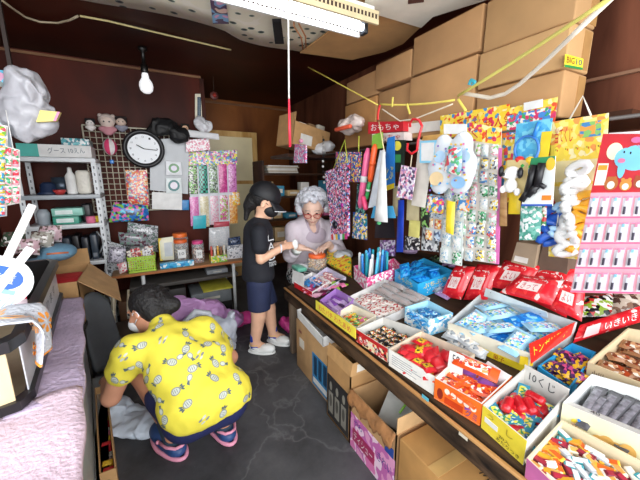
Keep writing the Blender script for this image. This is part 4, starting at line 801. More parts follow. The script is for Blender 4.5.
# big yellow lottery boards
def board(label, px, X, m, txt, tuv, extra):
    o, q = hang('lottery_board', label, px, X, m, 'lottery board', 0.004)
    b = B(); q.text(b, txt, M('#c8242c', 0.4), *tuv, 0.0055); part('lettering', b, o); b = B(); extra(b, q); part('print', b, o); return o, q
def chicks(b, q, row, n, c='#f4d84a', v=0.5, w=0.0052):
    for k in range(n):
        u = 0.12 + 0.76 * k / max(1, n - 1); q.disc(b, M(c, 0.4), u, v, 0.05, 0.035, w); q.disc(b, M('#d8602c', 0.4), u + 0.02, v + 0.008, 0.012, 0.01, w + 0.0006, 6); q.disc(b, M('#2a2320', 0.4), u - 0.01, v + 0.014, 0.008, 0.007, w + 0.0006, 6)
OY = P(('#f0d04a', '#f2dc7a', '#f0d04a', '#ef9a4a', '#f4e6b0', '#f0d04a'), 38, 0.45)
board('long yellow lottery board at the top of the toy row, beside the rope knot', [(440, 150), (508, 128), (510, 104), (441, 116)], 1.27, YB, 'あてくじ', (0.3, 0.4, 0.75, 0.85), lambda b, q: chicks(b, q, 0, 6, v=0.2))
o, q = board('large yellow lottery board with red title slanting up under the nearest cartons', [(478, 204), (546, 200), (558, 97), (480, 115)], 1.262, YB, '超人気', (0.08, 0.82, 0.5, 0.95), lambda b, q: (q.slab(b, M('#e87a3a', 0.4), 0.05, 0.7, 0.5, 0.78, 0.005, 0.0056), q.slab(b, P(('#d83a6a', '#4a8ad0', '#f4e8e0', '#3aa86a'), 60), 0.42, 0.72, 0.95, 0.92, 0.005, 0.0062), [q.disc(b, M('#4a8ad0', 0.4), 0.85 + 0.05 * k, 0.86 - 0.05 * k, 0.04, 0.03, 0.007) for k in range(3)]))
card_w = B(); qq = WQ([(524, 111), (543, 107), (543, 99), (524, 103)], 1.25); qq.slab(card_w, WT, w1=0.002); solo('blank_tag', card_w, 'blank white tag on the big yellow board under the nearest cartons', 'tag')
card_w = B(); qq = WQ([(444, 134), (467, 134), (467, 124), (444, 124)], 1.16); qq.slab(card_w, WT, w1=0.002); solo('blank_tag', card_w, 'blank white tag above the white butterfly balloon bag', 'tag')
o, q = board('yellow and orange lottery board hung by a white string triangle', [(549, 256), (601, 262), (609, 113), (552, 122)], 1.24, OY, '当てくじ', (0.08, 0.84, 0.42, 0.95), lambda b, q: (chicks(b, q, 0, 5, v=0.78), q.slab(b, P(('#e8a04a', '#8ac06a', '#4a8ac0'), 40), 0.55, 0.86, 0.9, 0.96, 0.005, 0.006), [q.slab(b, M('#ead9a8', 0.45), 0.08, 0.02 + 0.18 * k, 0.96, 0.17 + 0.18 * k, 0.004, 0.005) for k in range(4)], [q.slab(b, M('#e87a9a', 0.4), 0.35 + 0.5 * (k % 2), 0.2 + 0.13 * k, 0.5 + 0.5 * (k % 2) * 0.9, 0.25 + 0.13 * k, 0.0055, 0.0062) for k in range(4)]))
strings(o, [q(0.35, 1.0, 0.004), Xp(583, 96, 1.24), q(0.72, 1.0, 0.004)], r=0.003)
# strands of curls
def strand(label, c0, c1, n, r, m, X, cat='toy strand'):
    t = thing('toy_strand', Xp(*c1, X), label, cat); sm = None
    strings(t, [Xp(c0[0], c0[1] - 5, X + 0.02), Xp(*c1, X + 0.02)])
    for k in range(n):
        f = k / (n - 1); p = Xp(c0[0] + (c1[0] - c0[0]) * f, c0[1] + (c1[1] - c0[1]) * f, X)
        b = B(); s = 1 if k % 2 else -1; X4 = Matrix.Translation(p) @ Euler((0.5 * s, 0.35 * s, 0.4 * k)).to_matrix().to_4x4()
        b.tube([X4 @ Vector((r * 0.3, r * 0.95 * math.cos(a), r * 0.5 * math.sin(a))) for a in [i * 0.7 for i in range(9)]], r * 0.42, m, 7); part('curl', b, t)
    return t
WS = M('#e6e6e4', 0.3, coat=0.4)
strand('strand of glossy white twisted curls hanging on the orange lottery board', (577, 170), (566, 248), 10, 0.031, WS, 1.19)
strand('strand of orange yellow curls right of the white strand', (584, 200), (577, 248), 5, 0.03, M('#f0b030', 0.3), 1.2)
strand('strand of blue curls low on the left of the orange lottery board', (553, 214), (551, 240), 3, 0.034, M('#2a5fc0', 0.3), 1.2)
strand('strand of pale blue and white curls in front of the blue strand', (560, 208), (556, 232), 2, 0.022, M('#a8d0f0', 0.3), 1.18)
strand('strand of small red beads at the lower left edge of the orange lottery board', (547, 204), (545, 232), 4, 0.018, RD, 1.21)
# elephant pen board
o, q = hang('pen_card', 'tall pink card board with an elephant picture header and rows of small pens', [(571, 292), (650, 294), (668, 134), (604, 134)], 1.13, M('#f2a8b8', 0.45), 'toy card', 0.005)
v1 = 0.655
b = B(); q.slab(b, M('#c8202c', 0.4), 0, v1, 1, 1, 0.005, 0.006); hd = part('header', b, o, 'red picture header')
def ele(b):
    e = M('#7cc8e8', 0.45); p_ = M('#f2c0cc', 0.45)
    q.disc(b, e, 0.60, 0.86, 0.24, 0.075, 0.007, 22); q.disc(b, M('#f4e8c0', 0.45), 0.26, 0.9, 0.13, 0.05, 0.0075, 18); q.disc(b, e, 0.45, 0.86, 0.17, 0.06, 0.008, 18)
    q.disc(b, e, 0.42, 0.8, 0.06, 0.06, 0.0085, 14); q.disc(b, M('#e87aa0', 0.45), 0.4, 0.845, 0.06, 0.014, 0.009, 12); q.disc(b, BK, 0.52, 0.89, 0.014, 0.008, 0.009, 8); q.disc(b, BK, 0.42, 0.895, 0.014, 0.008, 0.009, 8)
    for u, v, c, s in ((0.3, 0.71, '#b86a2c', 1.2), (0.52, 0.7, '#d8903a', 1), (0.72, 0.715, '#a84a24', 1.1)):
        q.disc(b, M(c, 0.5), u, v, 0.09 * s, 0.035 * s, 0.0075, 14); q.disc(b, M('#f4ead8', 0.5), u, v - 0.01, 0.05 * s, 0.02 * s, 0.0082, 12); q.disc(b, M(c, 0.5), u - 0.05, v + 0.032, 0.03, 0.011, 0.008, 8); q.disc(b, M(c, 0.5), u + 0.05, v + 0.032, 0.03, 0.011, 0.008, 8)
    q.slab(b, M('#f6f0e2', 0.5), 0.03, 0.7, 0.2, 0.83, 0.006, 0.007); q.slab(b, M('#d8a02c', 0.5), 0.04, 0.79, 0.19, 0.82, 0.007, 0.0075)
    q.disc(b, M('#e86aa0', 0.4), 0.58, 0.965, 0.09, 0.018, 0.008, 12)
    q.text(b, 'ポケッ', M('#e84a7a', 0.4), 0.6, 0.92, 1.0, 0.965, 0.0095)
pt(o, q, 'animal_picture', ele); 
for r in range(4):
    for c in range(6):
        u0, u1 = (c + 0.12) / 6, (c + 0.9) / 6; va, vb = v1 * (r + 0.1) / 4, v1 * (r + 0.86) / 4
        b = B(); q.slab(b, M('#e8dfe6', 0.25), u0, va, u1, vb, 0.005, 0.008); q.slab(b, M('#3a3444', 0.4), u0 + 0.035, va + 0.012, u0 + 0.06, va + 0.06, 0.008, 0.014); q.slab(b, M('#d8dce4', 0.4), u0 + 0.045, va + 0.06, u0 + 0.075, va + 0.095, 0.008, 0.014); q.slab(b, M('#8ac4dc' if (r + c) % 2 else '#d88aa4', 0.4), u0 + 0.055, va + 0.095, u0 + 0.085, vb - 0.008, 0.008, 0.013); q.slab(b, M('#e890b0', 0.4), u0, vb - 0.012, u1, vb, 0.008, 0.0085); part('pen', b, o)
pt(o, q, 'row_print', lambda b: [q.slab(b, M('#e46a94', 0.45), 0, v1 * r / 4 + 0.003, 1, v1 * r / 4 + 0.012, 0.005, 0.0056) for r in range(5)])
cw = B(); qq = WQ([(609, 141), (640, 140), (640, 131), (609, 133)], 1.14); qq.slab(cw, WT, w1=0.002); solo('blank_tag', cw, 'blank white tag on top of the elephant pen card', 'tag')
# blue racket toy and companions
o, q = hang('racket_toy', 'blue round toy racket with coloured balls on a yellow and blue card', [(513, 164), (545, 170), (553, 118), (517, 124)], 1.2, P(('#5ab4d8', '#7acae2', '#4aa2d0'), 40, 0.4), 'toy card')
pt(o, q, 'yellow_panel', lambda b: q.slab(b, YL, 0.78, 0.05, 1.05, 0.75, 0.004, 0.006))
b = B(); b.tube([q(0.45 + 0.36 * math.cos(a), 0.38 + 0.3 * math.sin(a), 0.016) for a in [i * math.pi / 8 for i in range(16)]], 0.0045, M('#3a7ac8', 0.35), 8, True); b.tube([q(0.62, 0.66, 0.016), q(0.72, 0.95, 0.016)], 0.007, BL); part('racket', b, o)
for u, v, c in ((0.3, 0.12, '#d8302c'), (0.62, 0.14, '#f0c82c'), (0.48, 0.02, '#3aa84a')): b = B(); b.ball(q(u, v, 0.02), 0.016, M(c, 0.3)); part('ball', b, o)
o, q = hang('dog_toy', 'white toy dog with black ears in a clear pack hanging below the racket card', [(504, 190), (526, 194), (529, 160), (508, 160)], 1.17, M('#d9c48a', 0.4), 'toy pack')
b = sdf_b(M('#f2f0ec', 0.5), [('e', tuple(q(0.5, 0.6, 0.03)), (0.022, 0.027, 0.023)), ('e', tuple(q(0.4, 0.52, 0.048)), (0.014, 0.014, 0.011)), ('e', tuple(q(0.5, 0.2, 0.03)), (0.018, 0.022, 0.025)), ('e', tuple(q(0.2, 0.05, 0.035)), (0.012, 0.01, 0.014)), ('e', tuple(q(0.85, 0.05, 0.035)), (0.012, 0.01, 0.014))], vox=0.004, k=0.006); part('dog_body', b, o)
for u in (0.05, 0.95): b = B(); b.ball(q(u, 0.62, 0.04), (0.009, 0.01, 0.02), BK, 10); part('ear', b, o)
b = B(); b.ball(q(0.36, 0.54, 0.062), 0.006, BK, 8); part('nose', b, o)
o, q = hang('toy_gun_card', 'blue framed card holding two small black toy pistols', [(522, 206), (553, 206), (556, 156), (532, 158)], 1.15, M('#e8ecea', 0.35), 'toy card')
pt(o, q, 'print', lambda b: (q.slab(b, M('#2f8a5a', 0.4), 0, 0.8, 1, 1, 0.004, 0.005), q.disc(b, M('#f0c03a', 0.4), 0.85, 0.85, 0.18, 0.13, 0.006), q.slab(b, M('#2f5fc0', 0.4), 0, 0, 1, 0.04, 0.004, 0.005), q.slab(b, M('#e88a2c', 0.4), 0.65, 0.12, 0.95, 0.22, 0.004, 0.005)))
for du, dv in ((0.0, 0.0), (0.3, 0.1)):
    b = B(); b.tube([q(0.3 + du, 0.85 + dv * 0.3, 0.02), q(0.22 + du, 0.3 + dv, 0.02)], 0.012, BK, 8); b.tube([q(0.24 + du, 0.38 + dv, 0.02), q(0.5 + du, 0.28 + dv, 0.02)], 0.008, BK, 8); b.tube([q(0.26 + du, 0.34 + dv, 0.02), q(0.05 + du * 0.6, 0.12 + dv, 0.02)], 0.011, BK, 8); part('toy_pistol', b, o)
for lab, px, X, m, nm in (('teal patterned packet under the toy pistol card', [(520, 240), (541, 240), (543, 206), (522, 206)], 1.19, P(('#7ac0b0', '#e8ecea', '#4a9a8a'), 60), 'toy_packet'), ('plain yellow card below the toy dog', [(509, 214), (521, 214), (522, 192), (510, 192)], 1.22, YL, 'toy_packet'), ('tan wooden counting strip between the pink edged card and the yellow card', [(500, 226), (508, 226), (508, 192), (501, 190)], 1.215, wood('#9a7048', '#c09868', (1, 1, 3), 12), 'wooden_strip'), ('small red and green pack hanging beside the teal packet', [(541, 232), (547, 232), (548, 204), (543, 204)], 1.2, P(('#c8302c', '#e8e4d8', '#3a8a4a'), 60), 'toy_packet')):
    q = WQ(px, X); b = B(); q.pillow(b, m, t=0.012, w=0); solo(nm, b, lab, 'toy pack')
q = WQ([(474, 262), (484, 262), (492, 165), (484, 165)], 1.2); b = B(); q.slab(b, M('#e070b8', 0.4), w1=0.004); 
# butterfly balloon bag: clear glossy bag with printed blue-white wings
o = thing('balloon_bag', Xp(450, 200, 1.14), 'glossy white butterfly shaped bag printed with blue, pink and yellow dots', 'toy pack')
WG = M('#d8dee4', 0.15, coat=0.6, noise=0.05)
def bigbag():
    prims = []
    for x, y, r in ((443, 148, 0.05), (462, 146, 0.05), (440, 180, 0.055), (460, 178, 0.06), (436, 168, 0.045), (466, 165, 0.05)):
        p = Xp(x, y, 1.14); prims.append(('e', tuple(p), (0.018, r, r * 1.15)))
    return sdf_b(WG, prims, vox=0.006, k=0.02)
part('wing', bigbag(), o)
q = WQ([(425, 198), (471, 202), (474, 138), (432, 140)], 1.118); rr = random.Random(3)
def dots(b):
    for k in range(46):
        u, v = rr.uniform(0.1, 0.9), rr.uniform(0.05, 0.92); q.disc(b, M(rr.choice(('#4a7ad0', '#e87ab0', '#f0c84a', '#7ac0e8', '#8a6ac0')), 0.3), u, v, 0.028, 0.018, 0.001, 8)
    q.disc(b, M('#f4d8a8', 0.3), 0.22, 0.35, 0.17, 0.12, 0.0005, 18); q.disc(b, M('#9ac8f0', 0.3), 0.72, 0.3, 0.15, 0.1, 0.0005, 18); q.disc(b, M('#b8d8f4', 0.3), 0.25, 0.72, 0.14, 0.1, 0.0005, 18); q.disc(b, M('#b8d8f4', 0.3), 0.8, 0.72, 0.14, 0.1, 0.0005, 18)
pt(o, q, 'print', dots)
b = B(); qq = WQ([(445, 172), (462, 176), (464, 148), (450, 146)], 1.1); qq.pillow(b, P(('#5ab07a', '#e8e4dc', '#d84a5a', '#8ab0c8'), 70, 0.2), t=0.015, w=0); solo('toy_packet', b, 'small clear packet of green and red toys in front of the butterfly bag', 'toy pack')
b = B(); qq = WQ([(420, 163), (436, 163), (437, 140), (420, 141)], 1.13); qq.slab(b, M('#8acce8', 0.35), w1=0.003); qq.slab(b, WT, 0.12, 0.1, 0.88, 0.9, 0.003, 0.004); solo('blue_card', b, 'pale blue framed white card left of the butterfly bag', 'card')
b = B(); qq = WQ([(447, 232), (455, 235), (457, 202), (448, 200)], 1.16); qq.pillow(b, M('#f2d43a', 0.3), t=0.02, w=0); solo('toy_packet', b, 'yellow inflatable toy hanging below the butterfly bag', 'toy pack')
for lab, px, X, m in (('white round edged envelope behind the pale blue card', [(412, 205), (426, 208), (434, 150), (420, 138)], 1.17, M('#e4ded2', 0.4)), ('tan envelope edge behind the pale blue card', [(419, 150), (440, 148), (442, 134), (424, 136)], 1.19, M('#d8a860', 0.4)), ('pink and yellow ring toys in a pack below the white envelope', [(427, 212), (444, 214), (445, 198), (428, 196)], 1.18, P(('#e84a8a', '#f0d04a', '#f4f0ea', '#4a8ac8'), 80)), ('blue printed small box toy beside the yellow inflatable', [(457, 210), (470, 212), (471, 200), (458, 200)], 1.17, P(('#e8903a', '#e8e4dc', '#4a8ac8'), 70)), ('black and green pack hanging under the girl picture pack', [(421, 226), (430, 228), (431, 198), (422, 196)], 1.2, P(('#1f2a24', '#8ac06a', '#2a2320'), 50)), ('beige card hanging left of the black and green pack', [(407, 220), (420, 222), (420, 196), (408, 196)], 1.22, M('#cdbf95', 0.45)), ('yellow green card below the beige card', [(409, 236), (420, 238), (421, 221), (410, 220)], 1.21, M('#d8cf7a', 0.45))):
    q = WQ(px, X); b = B(); q.pillow(b, m, t=0.01, w=0); solo('toy_packet', b, lab, 'toy pack')
# red S hook with the girl picture pack
ho = thing('hanging_hook', Xp(412, 155, 1.12), 'red plastic S shaped hook hanging in the middle of the toys', 'hook')
b = B(); b.tube([Xp(x, y, 1.12) for x, y in [(408, 143), (407, 150), (412, 154), (417, 150), (418, 141), (420, 133), (422, 126), (419, 120), (413, 119), (410, 123), (410, 127)]], 0.006, RD, 8); part('hook_wire', b, ho)
o, q = hang('picture_pack', 'small lilac pack with printed figures hanging below the red hook', [(397, 197), (412, 200), (417, 168), (402, 165)], 1.12, P(('#e8dce8', '#a88ac0', '#e8a0b8', '#5a4a6a', '#f0ecf0'), 75, 0.3), 'toy pack'); strings(o, [q(0.6, 1, 0.002), Xp(412, 155, 1.12)], M('#d8c8a8', 0.5), 0.003)
# bead pouch
o, q = hang('bead_pouch', 'tall pouch covered in small multicoloured beads hanging on a yellow cord, beside the old woman', [(334, 237), (350, 236), (350, 163), (327, 172)], 1.16, P(('#d87aa0', '#4a3a8a', '#e8e4f0', '#c83a5a', '#6a9ad8', '#1f1a2a', '#f0d8e0', '#1f1a2a', '#e84a8a'), 80, 0.4), 'pouch', 0.02)
strings(o, [q(0.35, 1, 0.01), Xp(345, 140, 1.17), q(0.95, 1, 0.01)], M('#c8d04a', 0.5), 0.0035)
b = B(); b.ball(q(0.3, 0.18, 0.02), (0.02, 0.03, 0.03), M('#151828', 0.2), 12); part('pompom', b, o); b = B(); b.ball(q(0.75, 0.45, 0.02), (0.012, 0.016, 0.016), M('#a8308a', 0.2), 12); part('pompom', b, o)
b = B()
for k in range(7): q.slab(b, M(('#d8302c', '#e8e4f0', '#f0c82c', '#2a8ad0', '#e8e4f0', '#3aa84a', '#d83a8a')[k], 0.4), k / 7, -0.04, (k + 0.9) / 7, 0.04, 0.02, 0.024)
part('fringe', b, o)
o, q = hang('blue_pouch', 'dark blue printed drawstring pouch with coloured animals behind the bead pouch', [(336, 182), (360, 182), (362, 152), (337, 152)], 1.2, P(('#2a5aa8', '#2a5aa8', '#e8e4dc', '#2a5aa8', '#e84a5a', '#f0c82c'), 55, 0.4), 'pouch', 0.01); strings(o, [q(0.9, 1, 0.004), Xp(359, 136, 1.21)], M('#c8d04a', 0.5), 0.0035)
# rolled fans and umbrellas
def roll(label, a, c, r, m, X, m2=None, nm='rolled_toy'):
    t = thing(nm, Xp(*c, X), label, 'toy'); b = B(); p, q_ = Xp(*a, X), Xp(*c, X); b.tube([p, p.lerp(q_, 0.1), p.lerp(q_, 0.9), q_], [r * 0.4, r, r, r * 0.5], m, 10); part('body', b, t)
    b = B(); b.tube([p.lerp(q_, 0.45), p.lerp(q_, 0.55)], r * 1.12, m2 or WT, 10); part('band', b, t); return t
roll('long pink toy umbrella hanging left of the orange one', (368, 148), (360, 208), 0.02, M('#ee6a9a', 0.35), 1.17)
roll('orange and red rolled toy hanging right of the pink umbrella', (375, 144), (370, 182), 0.018, M('#f0602c', 0.35), 1.16, M('#f0602c', 0.35))
roll('small green rolled toy hanging below the orange roll', (370, 180), (366, 200), 0.012, M('#3aa85a', 0.35), 1.17, WT)
roll('short pink rolled toy low beside the long pink umbrella', (363, 196), (366, 210), 0.016, M('#e84a7a', 0.35), 1.15, M('#e84a7a', 0.35))
b = B(); q = WQ([(369, 208), (380, 206), (387, 152), (381, 150)], 1.15); q.pillow(b, M('#dfe6ee', 0.35), t=0.015, w=0); solo('folded_kite', b, 'narrow pale white sleeve hanging left of the white cone', 'toy pack')
o = thing('paper_cone', Xp(384, 221, 1.1), 'tall white cone shaped paper kite hanging point up beside a blue strip', 'paper toy')
def cone(u, v):
    a = -1.2 + 2.4 * u; top, bot = Xp(384, 150, 1.11), Xp(383, 221, 1.10); p = top.lerp(bot, v); r = 0.012 + 0.045 * v; return p + Vector((-r * math.cos(a) * 0.6, -r * math.sin(a), 0))
b = B(); b.grid(cone, 10, 6, WT, 0.002); part('sheet', b, o)
b = B(); q = WQ([(371, 218), (396, 218), (393, 206), (374, 206)], 1.13); q.slab(b, M('#4aa8d8', 0.35), w1=0.002); part('blue_tail', b, o); b = B(); b.ball(Xp(379, 223, 1.1), (0.012, 0.014, 0.01), M('#5ac07a', 0.4), 10); part('green_cap', b, o)
strings(o, [Xp(384, 150, 1.11), Xp(379, 122, 1.14)], M('#e8d8a0', 0.5), 0.003)
o, q = hang('blue_toy_card', 'blue card with yellow writing hanging behind the white cone', [(383, 192), (395, 188), (395, 136), (388, 138)], 1.18, M('#2a7ac8', 0.35), 'toy card'); pt(o, q, 'lettering', lambda b: (q.text(b, 'とぶ', M('#f4e04a', 0.4), 0.2, 0.2, 0.9, 0.45, 0.005), q.slab(b, YL, 0, 0, 1, 0.1, 0.004, 0.005)))
o, q = hang('green_toy_card', 'dark card with a round yellow picture hanging left of the red hook', [(393, 172), (404, 172), (406, 140), (394, 140)], 1.19, M('#1c2a22', 0.35), 'toy card'); pt(o, q, 'round_picture', lambda b: q.disc(b, M('#e8d84a', 0.4), 0.35, 0.82, 0.35, 0.15, 0.005)); pt(o, q, 'green_print', lambda b: q.slab(b, M('#3a8a4a', 0.4), 0.1, 0.3, 0.7, 0.55, 0.004, 0.0055))
o, q = hang('green_header_card', 'green topped clear packet hanging between the pink and orange rolls', [(372, 150), (383, 148), (383, 132), (373, 135)], 1.175, M('#8ac04a', 0.35), 'toy card')
# red flat boxes on the ledge above
for k, (x, y, n) in enumerate(((369, 131, 'upper'), (384, 129, 'lower'))):
    q = WQ([(368, 134 + 0), (403, 131), (403, 121), (368, 122)] if k == 0 else [(372, 142), (404, 140), (404, 132), (372, 134)], 1.24 - 0.01 * k); b = B(); q.slab(b, M('#c82430', 0.4) if k == 0 else M('#e8d8d4', 0.4), w0=-0.06, w1=0.0); o = solo('flat_box', b, f'{"red" if k == 0 else "pale pink"} flat printed box, {n} of two under the far end of the level cord', 'box')
    b = B(); q.text(b, 'おもちゃ', WT if k == 0 else RD, 0.1, 0.2, 0.9, 0.8, 0.001); part('lettering', b, o)
b = B(); q = WQ([(405, 134), (443, 130), (443, 120), (405, 124)], 1.28); q.slab(b, M('#ddd8d0', 0.5), w0=-0.05, w1=0.0); solo('flat_box', b, 'grey white flat box standing behind the hook, left of the long yellow board', 'box')
# many dim items low behind
back = [('dark_pouch', 'black pouch with white shoe print hanging low behind the white cone', [(375, 238), (396, 238), (394, 216), (377, 216)], 1.22, M('#1a1820', 0.4)),
        ('toy_packet', 'yellow and blue star packet low behind the bead pouch', [(353, 238), (368, 240), (368, 214), (354, 212)], 1.2, P(('#f0c82c', '#2a5ac0', '#1f8a9a', '#e8e4dc'), 45)),
        ('toy_packet', 'teal packet with dark print hanging behind the rolled toys', [(356, 214), (366, 214), (368, 184), (358, 184)], 1.23, P(('#1f6a6a', '#2a3a4a', '#7ac0b0'), 50)),
        ('toy_packet', 'long dark blue ribbon strip hanging in the middle behind the cards', [(397, 252), (404, 252), (405, 200), (399, 200)], 1.2, M('#1f3fae', 0.3)),
        ('toy_packet', 'beige card with a hole hanging right of the white cone', [(393, 216), (400, 216), (401, 186), (394, 186)], 1.21, M('#c8b890', 0.45)),
        ('toy_packet', 'dim purple packet low between the ribbon strip and the green cards', [(380, 256), (396, 256), (396, 240), (381, 240)], 1.24, P(('#8a5a9a', '#c8c0d0', '#4a3a5a'), 50)),
        ('toy_packet', 'clear grey packet hanging below the white envelope', [(422, 250), (440, 252), (440, 228), (423, 226)], 1.25, P(('#a8acb0', '#4a4a50', '#e0e0e0'), 45, 0.2)),
        ('toy_packet', 'black packet with white print beside the clear grey packet', [(405, 250), (421, 250), (421, 236), (406, 236)], 1.24, P(('#1f1c20', '#d8d4d0', '#3a3a40'), 55))]
for nm, lab, px, X, m in back: q = WQ(px, X); b = B(); q.pillow(b, m, t=0.012, w=0); solo(nm, b, lab, 'toy pack')
# small things on the deck at the back
b = B(); q = WQ([(511, 262), (534, 268), (538, 245), (517, 242)], 1.34); q.slab(b, M('#a8937a', 0.6), w0=-0.12, w1=0); o = solo('small_carton', b, 'small grey brown carton on the table behind the red bags', 'box'); b = B(); q.slab(b, M('#e4e0d8', 0.5), 0.1, 0.1, 0.7, 0.35, 0, 0.001); part('label_strip', b, o)
b = B(); q = WQ([(535, 275), (566, 282), (570, 240), (545, 236)], 1.36); q.slab(b, M('#6a5446', 0.7), w0=-0.1, w1=0); solo('brown_board', b, 'dark brown board leaning behind the red bags', 'board')
# keychain string and small hanging purse left of the bead pouch
o = thing('bead_chain', Xp(322, 185, 1.3), 'black and white bead chain hanging against the dark gap beside the bead pouch', 'bead chain')
for k in range(9):
    b = B(); b.ball(Xp(323.5 + 0.6 * math.sin(k), 140 + 5.3 * k, 1.3), 0.011, WT if k % 3 else BK, 8); part('bead', b, o)
b = B(); b.tube([Xp(323, 136, 1.3), Xp(323, 184, 1.3)], 0.002, BK, 5); part('string', b, o)
o, q = hang('purse_charm', 'small pink and blue patterned charm purse hanging under the open carton', [(295, 163), (307, 163), (307, 145), (296, 144)], 1.04, P(('#e87ab0', '#7ac0e0', '#f4ecf2', '#e84a9a'), 80, 0.4), 'charm', 0.012); b = B(); b.ball(Xp(301, 141, 1.035), (0.015, 0.026, 0.016), M('#e89ab8', 0.6, bump=0.5), 10); part('ribbon_bow', b, o); strings(o, [Xp(301, 141, 1.04), (1.06, 2.36, 1.365)])
# open carton with clutter on the far shelf beneath the cartons, and a clear bag of red goods
FS = 1.30
yl, yr = Yp(276, 130, 2.5), Yp(336, 110, 2.35)
solo('far_shelf', B().box((1.0, 2.35, 1.36), (1.70, 2.75, 1.385), wood('#2c170e', '#4a2b1a', (0.2, 1, 1), 8)), 'dark shelf board at the far right corner carrying the open carton', 'shelf')
o = thing('open_carton', (1.2, 2.5, 1.39), 'open tilted brown carton with papers inside, at the far corner above the old woman', 'carton')
X = Matrix.Translation((1.2, 2.5, 1.43)) @ Euler((0, 0.16, 0.2)).to_matrix().to_4x4(); b = B()
for a, c in (((-0.17, -0.12, 0), (0.17, 0.12, 0.006)), ((-0.19, -0.12, 0), (0.19, -0.115, 0.18)), ((-0.19, 0.115, 0), (0.19, 0.12, 0.25)), ((-0.19, -0.12, 0), (-0.185, 0.12, 0.25)), ((0.185, -0.12, 0), (0.19, 0.12, 0.18))): b.box(a, c, KR, X)
part('box_body', b, o)
b = B(); q = Q(X @ Vector((-0.12, -0.121, 0.02)), X @ Vector((0.0, -0.121, 0.02)), X @ Vector((0.0, -0.121, 0.1)), X @ Vector((-0.12, -0.121, 0.1))); q.slab(b, M('#e0dcd4', 0.5), w1=0.001); part('label_sheet', b, o)
for k, (c, lab) in enumerate((('#e2e2e0', 'white folded paper bundle in the open far carton'), ('#8a6a4a', 'brown packet in the open far carton'), ('#c8c0b0', 'grey paper in the open far carton'))):
    b = B(); b.bbox((-0.12 + 0.1 * k, -0.08, 0.02), (-0.04 + 0.1 * k, 0.08, 0.2 + 0.015 * k), M(c, 0.5, bump=0.4), 0.01, X); solo('paper_bundle', b, lab, 'paper')
p = Xp(309, 130, 1.2); b = sdf_b(M('#e4e4e6', 0.4, bump=0.6, bscale=30), [('e', (1.33, 2.42, 1.43), (0.07, 0.08, 0.05)), ('e', (1.4, 2.4, 1.46), (0.06, 0.05, 0.04))], vox=0.01, k=0.03, crump=0.02); solo('white_bag', b, 'crumpled white plastic bag beside the open far carton', 'plastic bag')
b = B(); b.bbox((1.34, 1.95, 1.345), (1.54, 2.2, 1.378), M('#8a6a4a', 0.6), 0.004); 
p = Xp(351, 126, 1.2); b = sdf_b(M('#c8b8b0', 0.15, noise=0.2, bump=0.9, bscale=30), [('e', (p.x, p.y, p.z), (0.06, 0.13, 0.05)), ('e', (p.x, p.y - 0.05, p.z + 0.035), (0.04, 0.06, 0.03))], vox=0.01, k=0.03, crump=0.02); solo('clear_bag', b, 'puffy clear plastic bag on the far end of the toy row', 'plastic bag')
b = B(); b.bbox((p.x - 0.075, p.y - 0.09, p.z - 0.03), (p.x - 0.05, p.y + 0.09, p.z - 0.005), M('#e05a3a', 0.4), 0.008); solo('red_package', b, 'long orange red package in front of the clear bag', 'package')
# dark shelves with papers and small boxes behind the child and the old woman
sh = thing('clutter_shelf', (1.25, 2.95, 0), 'dark wooden shelf unit behind the old woman', 'shelf unit'); sw = wood('#2a1a12', '#4a3020', (0.3, 1, 1), 9)
for z in (0.55, 0.78, 1.0, 1.22): part('shelf_board', B().box((0.96, 2.82, z), (1.70, 3.12, z + 0.018), sw), sh)
for x in (0.942, 1.70 - 0.018): part('side_panel', B().box((x, 2.82, 0), (x + 0.018, 3.12, 1.35), sw), sh)
rr = random.Random(21); cols = (('#cfc8bc', 'grey'), ('#b8402c', 'red'), ('#c8a878', 'tan'), ('#3a8aa8', 'teal'), ('#e4e0d8', 'white'), ('#5a4636', 'dark brown'), ('#d86a9a', 'pink'), ('#8a7a68', 'taupe'))
for li, z in enumerate((0.568, 0.798, 1.018)):
    x = 0.98
    while x < 1.62:
        wv = rr.uniform(0.06, 0.14); hv = rr.uniform(0.04, 0.16); c, n = cols[rr.randrange(8)]; b = B(); X = Matrix.Translation((x + wv / 2, 2.9 + rr.uniform(0, 0.05), z)) @ Matrix.Rotation(rr.uniform(-0.2, 0.2), 4, 'Z')
        b.bbox((-wv / 2, -0.06, 0), (wv / 2, 0.06, hv), M(c, 0.55), 0.004, X); b.box((-wv * 0.3, -0.0615, hv * 0.3), (wv * 0.3, -0.06, hv * 0.7), M('#d8d2c4', 0.5), X)
        solo('stock_box', b, f'small {n} stock box on the {("lowest", "middle", "top")[li]} board behind the old woman', 'box', f'{n} stock boxes on the {("lowest", "middle", "top")[li]} dark shelf board'); x += wv + 0.02
for k in range(6):
    b = B(); b.box((0.99 + rr.uniform(0, 0.02), 2.84, 1.24 + 0.012 * k), (1.3 + rr.uniform(0, 0.03), 3.05, 1.25 + 0.012 * k), M(('#cdc8be', '#b8a890', '#e0dcd4')[k % 3], 0.6)); solo('paper_stack', b, 'pale paper pad in the stack on top of the dark shelf unit', 'paper', 'paper pads stacked on the dark shelf')
